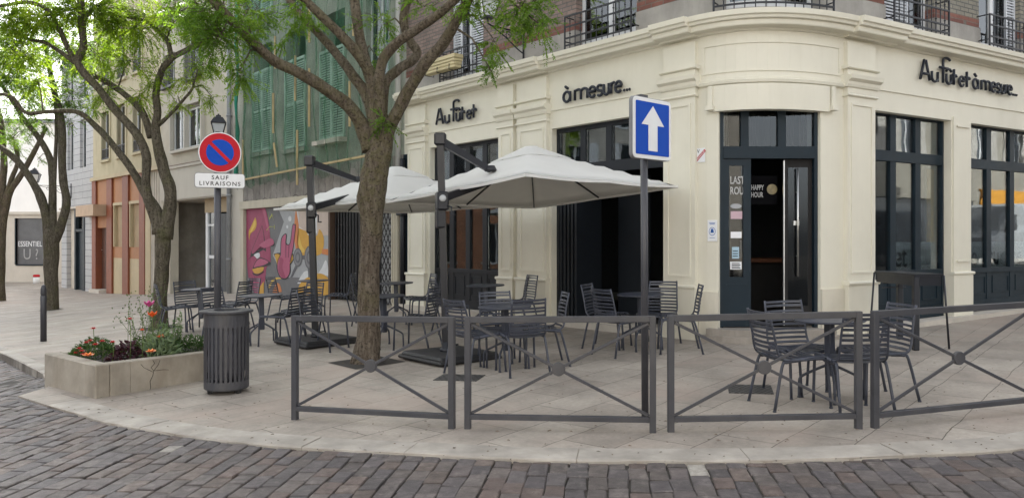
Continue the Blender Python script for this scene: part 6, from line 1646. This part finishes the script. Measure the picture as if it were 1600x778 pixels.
# tall stalks
p = plant('tall_stalk_plant', 'tall loose plant with thin seed-headed stalks rising from the middle of the planter', .72, .80)
L_ = LV(); m = MB()
for i in range(22):
    a = rn.rand()*6.28; bx, by = .2*math.cos(a)*rn.rand(), .25*math.sin(a)*rn.rand(); hh = rn.uniform(.38, .78); lean = rn.normal(0, .12, 2)
    pts = [(bx, by, 0), (bx+lean[0]*.4, by+lean[1]*.4, hh*.5), (bx+lean[0], by+lean[1], hh)]; m.tube(pts, [.004, .003, .0018], 4)
    for k in range(9):
        t = rn.uniform(.35, 1); q = np.array(pts[0])*(1-t)+np.array(pts[2])*t; L_.leaf(q, (rn.normal(), rn.normal(), .5), rn.uniform(.02, .05), .012, rn)
    for k in range(5): q = np.array(pts[2])+rn.normal(0, .035, 3)*np.array([1, 1, 1.6]); m.lathe([(.002, -.008), (.008, 0), (.002, .01)], tuple(q), 5)
m.build('stalks', lyg, p); L_.m.build('leaves', lg1, p)
p = plant('upright_plant', 'upright bushy green plant below the pink tulip in the planter', .70, 1.12)
L_ = LV(); m = MB()
for i in range(17):
    bx, by = rn.normal(0, .08), rn.normal(0, .11); hh = rn.uniform(.2, .48); m.tube([(bx, by, 0), (bx*1.3, by*1.3, hh)], .004, 4)
    for k in range(16): t = rn.uniform(.15, 1); L_.leaf((bx*(1+.3*t), by*(1+.3*t), hh*t), (rn.normal(), rn.normal(), .9), rn.uniform(.04, .085), .022, rn)
m.build('stalks', lyg, p); L_.m.build('leaves', lg2, p)
pink = paint('pink_petal', (.62, .10, .32), .5, .1, 20); orangep = paint('orange_petal', (.75, .12, .02), .5, .1, 20); peach = paint('peach_petal', (.80, .28, .09), .5, .1, 20); redf = paint('red_petal', (.50, .01, .015), .5, .15, 20)
def flower(px_, py_, size, mat, name, label, kind, stem=True, group=None, dd=0):
    Dd = plr_d(px_)+dd
    c = pz(px_, py_, Dd); zb = plr.location.z+H-.05
    p = thing(name, label, 'flower', (c.x, c.y, zb), group=group); hh = c.z-zb; m = MB()
    if stem and hh > .03: s_ = MB(); s_.tube([(0, 0, 0), (.01, 0, hh*.6), (0, 0, hh)], .004, 5); s_.build('stem', lyg, p)
    nP = 6
    for ring, (rr, zz3, tilt_) in enumerate(((size, 0, .35), (size*.65, .006, .9))):
        for k in range(nP):
            a = 2*math.pi*(k+.5*ring)/nP; ca_, sa2 = math.cos(a), math.sin(a)
            up = tilt_ if kind == 'open' else 1.4
            e = (rr*ca_, rr*sa2, hh+rr*up*.8+zz3); wv = (-sa2*rr*.5, ca_*rr*.5)
            mid_ = (rr*.6*ca_, rr*.6*sa2, hh+rr*up*.35-.004)
            m.add([(0, 0, hh), (mid_[0]+wv[0], mid_[1]+wv[1], mid_[2]+.006), e, (mid_[0]-wv[0], mid_[1]-wv[1], mid_[2]+.006)], [(0, 1, 2, 3)])
    m.lathe([(size*.15, 0), (size*.2, .01), (size*.1, .02)], (0, 0, hh), 6)
    m.build('petals', mat, p); return p
plr_d = lambda x: float(np.interp(x, [90, 150, 240, 290], [9.2, 8.7, 8.75, 9.2]))
flower(233, 479, .065, pink, 'tulip', 'pink tulip on the tallest straight stem in the planter', 'tulip', dd=.3)
flower(238, 495, .06, orangep, 'poppy', 'orange-red flower just below the pink tulip', 'tulip', dd=.2)
flower(252, 527, .06, orangep, 'poppy', 'orange-red flower leaning out at the right of the planter', 'open', dd=.1)
flower(222, 516, .03, orangep, 'poppy', 'small red-orange flower inside the upright bushy plant', 'open')
flower(138, 556, .07, peach, 'ranunculus', 'peach-orange flower lying over the front left rim of the planter', 'open', False, dd=-.35)
flower(236, 550, .062, peach, 'ranunculus', 'peach-orange flower hanging over the long front rim of the planter', 'open', False, dd=-.38)
for i, (x, y) in enumerate(((124, 545), (119, 552), (130, 554), (135, 536), (141, 533), (128, 549), (160, 534), (149, 539), (176, 535), (146, 514), (203, 499))):
    flower(x, y, .036, redf, 'primrose', 'small red flower in the low red cluster on the left of the planter', 'open', group='small red flowers in the planter', dd=-.1)

# ------------------------------------------------------------ tall side table by the right windows
Nn = G(1429, 548).xy; Rr = Nn+Vector((.40, .06)); Ll = Nn+Vector((-.05, .98)); Bb = Rr+(Ll-Nn)
ht = thing('tall_table', 'tall black side table with slanting thin legs, before the right-hand windows', 'table', (Nn.x, Nn.y, g(Nn.x, Nn.y)))
cpl = lambda v, z: (v.x, v.y, ht.location.z+z)
m = MB(); hz = .955; qs = [Nn, Rr, Bb, Ll]; m.prism([(v.x, v.y) for v in qs], ht.location.z+hz-.02, ht.location.z+hz+.008); cb(m, 'tabletop', umbm, ht)
m = MB()
for a, b2 in ((Nn, Rr), (Rr, Bb), (Bb, Ll), (Ll, Nn)):
    d = (b2-a).normalized(); nn = Vector((-d.y, d.x))*.02; a2, b3 = a+d*.035, b2-d*.035
    m.prism([(a2.x+nn.x*.4, a2.y+nn.y*.4), (b3.x+nn.x*.4, b3.y+nn.y*.4), (b3.x+nn.x*1.6, b3.y+nn.y*1.6), (a2.x+nn.x*1.6, a2.y+nn.y*1.6)], ht.location.z+hz-.14, ht.location.z+hz-.021)
cb(m, 'apron', umbm, ht)
for v in (Nn+Vector((.035, .04)), Bb+Vector((-.04, -.04))):
    m = MB(); zb = g(v.x, v.y); m.box((v.x, v.y, (zb+ht.location.z+hz-.02)/2), (.072, .072, ht.location.z+hz-.02-zb), bev=.01); cb(m, 'leg', umbm, ht)
for v, o_ in ((Rr, Vector((.08, .02))), (Ll, Vector((-.07, .0)))):
    e = v+o_; m = MB(); m.tube([(v.x, v.y, ht.location.z+hz-.01), (e.x, e.y, g(e.x, e.y))], .013, 6); cb(m, 'slanting_leg', umbm, ht)
m = MB(); q = Ll+Vector((.06, -.1))
for zz in (.80, .74): m.tube([cpl(q, zz), cpl(q+Vector((.3, -.05)), zz+.012)], .008, 6)
cb(m, 'crossbar', metal, ht)

# ------------------------------------------------------------ wall lanterns
lglass = paint('lantern_glass', (.55, .57, .58), .2, .05, 3); 
def lantern(path, s_, px_, pyb, pyt, label, root_o=None):
    # distance out from the wall so that it hangs in front of pixel column px_
    o = .3
    best = min([(abs(800+F*(lambda p: p.x/p.y)(path.at(s_, k*.02))-px_), k*.02) for k in range(5, 120)])[1]
    p = path.at(s_, best); zb = CZ+(HY-pyb)*p.y/F; zt2 = CZ+(HY-pyt)*p.y/F; h_ = zt2-zb
    th = thing('wall_lantern', label, 'lantern', (p.x, p.y, zb), group='wall lanterns'); w0 = path.at(s_, .0)
    r1, r2 = h_*.26, h_*.44
    m = MB()
    for k in range(4):
        a = R(45+90*k+20); m.tube([(r1*math.cos(a), r1*math.sin(a), 0), (r2*math.cos(a), r2*math.sin(a), h_*.52)], .014, 4)
    m.lathe([(r1, -.01), (r1, .02)], n=4, rot=R(65), smooth=False); m.lathe([(r2*1.1, h_*.52), (r2*1.12, h_*.56), (r2*.62, h_*.82), (r2*.4, h_*.84), (r2*.35, h_*.92), (r2*.1, h_*.94), (r2*.14, h_*.98), (.01, h_)], n=4, rot=R(65), smooth=False)
    m.build('lantern_frame', iron, th)
    m = MB(); m.lathe([(r1*.9, .02), (r2*.94, h_*.52)], n=4, rot=R(65), smooth=False); m.build('lantern_glass', lglass, th)
    d = (w0-p); L = d.length; d.normalize(); m = MB(); f3 = lambda x, z: (d.x*x, d.y*x, z)
    m.tube([f3(0, -.02), f3(0, -.10), f3(L*.1, -.13), f3(L, -.13)], .016, 6); 
    m.tube([f3(L*.98, -.6*h_-.3), f3(L*.98, .02)], .02, 6); m.tube([tuple(q) for q in spline([f3(L, -.6*h_-.2), f3(L*.8, -.5*h_-.18), f3(L*.45, -.2*h_-.16), f3(L*.12, -.14)], 4)], .012, 6)
    for cx_, cz_, rr in ((L*.8, -.13-L*.16, L*.13), (L*.56, -.13-L*.13, L*.10), (L*.36, -.13-L*.09, L*.07)):
        m.tube([f3(cx_+rr*(1-k/18)*math.cos(k*.6), cz_+rr*(1-k/18)*math.sin(k*.6)) for k in range(16)], .010, 5)
    m.build('scroll_bracket', iron, th); return th
lantern(RW, T(374), 341, 211, 178, 'old-style street lantern on a scroll bracket, showing above the no-parking sign')
lantern(C, S(819), 763, 28, -18, 'old-style lantern on a scroll bracket fixed to the brick wall above the cafe cornice')
lantern(RW, T(112), 54, 285, 262, 'old-style street lantern far off beside the grey boarded house')

# ------------------------------------------------------------ drain covers and small things on the ground
cast = brickmat('cast_iron', dL, (.075, .07, .068), (.05, .048, .046), (.008, .008, .008), .07, .05, .008, .6, None, .2, 5, flat=True, ground_rot=R(-49), bs=1.0)
for (x, y, sx, sy, lab) in ((1172, 608, .42, .42, 'square cast-iron drain cover behind the third railing panel'), (718, 590, .5, .36, 'square cast-iron drain cover at the joint of the first two railing panels')):
    c = G(x, y); m = MB(); pts = []
    for u, v in ((-1, -1), (1, -1), (1, 1), (-1, 1)):
        a = R(-14); X = sx/2*u*math.cos(a)-sy/2*v*math.sin(a); Y = sx/2*u*math.sin(a)+sy/2*v*math.cos(a); pts.append((X, Y, g(c.x+X, c.y+Y)-c.z))
    m.add([(p[0], p[1], p[2]+.006) for p in pts]+[(p[0], p[1], p[2]-.03) for p in pts], [(0, 1, 2, 3), (0, 4, 5, 1), (1, 5, 6, 2), (2, 6, 7, 3), (3, 7, 4, 0)])
    o = m.build('drain_cover', cast); o.location = c; tag(o, lab, 'drain cover', 'drain covers')
rn2 = random.Random(9); m = MB(); leafd = paint('dry_litter', (.12, .08, .05), .9, .4, 30)
for _ in range(420):
    x = rn2.uniform(80, 1580); y = rn2.choice([rn2.uniform(540, 715), rn2.uniform(600, 715)]); p = G(x, y)
    if not inside(poly, p.x, p.y): continue
    a = rn2.uniform(0, 6.28); l = rn2.uniform(.006, .022); q = (math.cos(a)*l, math.sin(a)*l); w3 = (-math.sin(a)*l*.4, math.cos(a)*l*.4)
    m.add([(p.x-q[0], p.y-q[1], p.z+.009), (p.x+w3[0], p.y+w3[1], p.z+.014), (p.x+q[0], p.y+q[1], p.z+.009), (p.x-w3[0], p.y-w3[1], p.z+.010)], [(0, 1, 2, 3)])
o = m.build('leaf_litter', leafd); tag(o, kind='stuff')
# ------------------------------------------------------------ across the street: what the cafe windows mirror
def facade_block(name, label, A, d, L, top, wallmat, win_rows, shop=None, group=None, shutters=None, winw=1.0, pitch=2.6, depth=8, first=1.3, base=-.8):
    """plain street house facing the right-hand side of d"""
    P_ = Path([A, A+d*L*.5, A+d*L]); root = thing(name, label, 'building', (A.x, A.y, base))
    ops = []; k = first
    while k+winw < L-.5:
        for z0, z1 in win_rows: ops.append((k, k+winw, z0, z1))
        k += pitch
    m = MB(); wall(P_, m, 0, L, base, top, ops, -.3, 0); cb(m, 'wall', wallmat, root)
    for o in ops:
        m = MB(); a, b, z0, z1 = o
        P_.slab(m, a, a+.06, z0, z1, -.18, -.12); P_.slab(m, b-.06, b, z0, z1, -.18, -.12); P_.slab(m, (a+b)/2-.04, (a+b)/2+.04, z0, z1, -.18, -.125); P_.slab(m, a+.06, b-.06, z1-.06, z1, -.18, -.122); P_.slab(m, a-.08, b+.08, z0-.1, z0, -.1, .06)
        f = cb(m, 'window', white, root)
        m = MB(); P_.slab(m, a, b, z0, z1, -.16, -.15); cb(m, 'pane', paint_dark, root).parent = f
        if shutters and z0 > 3:
            for s0 in (a-winw*.5, b): m = MB(); P_.slab(m, s0+.01, s0+winw*.5-.01, z0, z1, .0, .045); cb(m, 'shutter', shutters, root)
    e = P_.at(0, -depth), P_.at(L, -depth); a, b = P_.at(0, -.3), P_.at(L, -.3)
    m = MB()
    for p, q in ((a, e[0]), (e[0], e[1]), (e[1], b)): m.add([(p.x, p.y, base), (q.x, q.y, base), (q.x, q.y, top), (p.x, p.y, top)], [(0, 1, 2, 3)])
    cb(m, 'side_wall', wallmat, root)
    m = MB(); m.prism([tuple(P_.at(0, .1)), tuple(P_.at(L, .1)), tuple(e[1]), tuple(e[0])][::-1], top, top+.2); cb(m, 'roof', roofm, root)
    return root, P_
paint_dark = paint('dark_pane', (.03, .034, .04), .08, .2, 2, spec=.8)
dull_wall = paint('dull_render', (.20, .185, .155), .8, .15, 1.2, .4, (.1, .09, .07))  # colour darkened to stand for a street out of the sun
dRo = -dR            # facing back across the right-hand street
A1 = PR0+Vector((dR.y, -dR.x))*11.5+dR*32
r1, P1 = facade_block('opposite_house', 'pale house with white shutters across the right-hand street, seen in the window reflections', A1, dRo, 17, 9.5, dull_wall, [(4.9, 6.9), (7.6, 9.0)], shutters=stone, winw=1.1, pitch=2.7)
A2b = PR0+Vector((dR.y, -dR.x))*11.5+dR*14.9
r2, P2_ = facade_block('opposite_house', 'stone house with a yellow shop sign across the right-hand street, seen in the window reflections', A2b, dRo, 13, 9.0, dull_wall, [(4.9, 6.9), (7.5, 8.7)], shutters=stone, winw=1.1, pitch=2.9)
m = MB(); P1.slab(m, .6, 7.6, 2.95, 3.85, .0, .12); sb_ = cb(m, 'shop_sign', paint('sign_yellow', (.45, .2, .008), .5, .05), r1)
m = MB(); P1.slab(m, 8.2, 16.6, -.5, 3.3, .0, .06); cb(m, 'shopfront', paint_dark, r1)
m = MB(); P1.slab(m, 8.1, 16.7, 3.3, 3.7, .0, .3); cb(m, 'shop_awning', dull_wall, r1)
m = MB(); P1.slab(m, .6, 7.6, -.5, 2.9, .0, .05); cb(m, 'shopfront', stone, r1)
m = MB(); P2_.slab(m, .5, 12.4, -.5, 3.2, .0, .06); cb(m, 'shopfront', paint_dark, r2)
A3b = Vector((-21.0, 31.0))
brick_or = brickmat('orange_brick', (-.12, 1), (.62, .28, .16), (.52, .22, .12), (.25, .2, .16), .23, .072, .008)
dB = Vector((-.12, 1)).normalized()
facade_block('brick_house', 'low orange brick house across the left street, seen only in the cafe window reflections', Vector((-19.8, 4.0)), dB, 19, 3.8, brick_or, [(.6, 2.4)], winw=1.3, pitch=2.6, depth=3)
facade_block('opposite_house', 'tall cream house beyond the low brick one, seen only in the cafe window reflections', Vector((-23.2, 2.0)), dB, 24, 10.0, beige2, [(4.6, 6.4), (7.2, 8.8)], winw=1.2, pitch=2.9, shutters=white)
# houses on the near side of the street, behind the viewer, mirrored in the entrance glass
for k, (x0, L_, top_, mt, lab) in enumerate(((-9.5, 9.4, 9.2, beige2, 'cream house behind the viewpoint, left one, mirrored in the entrance glass'), (0.0, 9.0, 10.2, stone_pale, 'stone house behind the viewpoint, right one, mirrored in the entrance glass'))):
    facade_block('near_house', lab, Vector((x0+L_, -7.5)), Vector((-1, 0)), L_, top_, mt, [(4.4, 6.3), (7.2, 8.8), (.9, 2.9)], winw=1.2, pitch=2.4, shutters=white)
# parked van and car
def vehicle(name, label, cat, loc, rz, prof, width, bodym, glass_parts, wheels, wr, group=None):
    root = thing(name, label, cat, loc, rz); m = MB(); n = len(prof)
    hw = width/2; vs = []
    for y, k in ((-hw, 1), (-hw*.0, 1), (hw, 1)): pass
    secs = [(-hw, .94), (-hw+.12, 1.0), (hw-.12, 1.0), (hw, .94)]
    cz_ = .5
    for y, k in secs: vs += [(x*(1 if k == 1 else .985), y*(1 if z < 1.0 else .93), cz_+(z-cz_)*(1 if k == 1 else .955)) for x, z in prof]
    fs = []
    for i in range(3): fs += [(i*n+k, i*n+(k+1) % n, (i+1)*n+(k+1) % n, (i+1)*n+k) for k in range(n)]
    fs.append(tuple(reversed(range(n)))); fs.append(tuple(3*n+k for k in range(n))); m.add(vs, fs, 0, False); m.build('body', bodym, root)
    for gname, pts in glass_parts:
        for sg in (-1, 1):
            m = MB(); yy = hw*.955*sg
            m.add([(x, yy*(1 if z < 1.0 else .985)+.012*sg, z) for x, z in pts]+[(x, yy*.97, z) for x, z in pts], [tuple(range(len(pts))) if sg < 0 else tuple(reversed(range(len(pts))))]+[(i, (i+1) % len(pts), len(pts)+(i+1) % len(pts), len(pts)+i) for i in range(len(pts))]); m.build(gname, paint_dark, root)
    for x in wheels:
        for sg in (-1, 1):
            w_ = MB(); w_.lathe([(wr*.62, -.11), (wr, -.09), (wr, .09), (wr*.62, .11)], n=20, M=Matrix.Translation((x, sg*(hw-.1), wr)) @ Matrix.Rotation(R(90), 4, 'X')); wh = w_.build('wheel', rubber, root)
            w_ = MB(); w_.lathe([(wr*.6, -.115), (wr*.6, .115)], n=14, M=Matrix.Translation((x, sg*(hw-.1), wr)) @ Matrix.Rotation(R(90), 4, 'X')); w_.build('rim', signgrey, wh)
    return root
whitecar = paint('van_white_darkened', (.28, .29, .30), .25, .03, 2); darkcar = paint('car_dark', (.02, .022, .027), .2, .1, 2)  # van white darkened in colour, as if parked in shade
vp = PR0+Vector((dR.y, -dR.x))*8.6+dR*20.7
vehicle('parked_van', 'white van parked across the right-hand street, seen in the window reflections', 'van', (vp.x, vp.y, g(vp.x, vp.y)-.06), math.atan2(dR.y, dR.x)+math.pi,
        [(-2.5, .35), (-2.5, 2.2), (-2.35, 2.35), (1.0, 2.35), (1.35, 2.25), (1.9, 1.35), (2.5, 1.1), (2.6, .8), (2.6, .35)], 1.95, whitecar, [('side_window', [(.75, 1.25), (.75, 1.95), (1.25, 1.95), (1.7, 1.3)])], (-1.6, 1.7), .34)
# side of the square, left
cp2 = Vector((-16.5, 13.0))
vehicle('parked_car', 'dark car parked on the far left street, seen only in the cafe window reflections', 'car', (cp2.x, cp2.y, gr(cp2.x, cp2.y)), R(93),
        [(-2.1, .3), (-2.15, .85), (-1.9, 1.0), (-1.4, 1.42), (.3, 1.45), (1.05, .98), (2.0, .82), (2.1, .6), (2.05, .3)], 1.75, darkcar, [('side_window', [(-1.4, .98), (-1.15, 1.34), (-.2, 1.36), (-.2, .98)]), ('side_window', [(-.12, .98), (-.12, 1.36), (.28, 1.36), (.85, .98)])], (-1.35, 1.35), .31)
# let the empties of things follow their slope; final bookkeeping
for o in list(scn.objects):
    if o.type == 'EMPTY' and o.parent is None and 'label' not in o: print('no label', o.name)
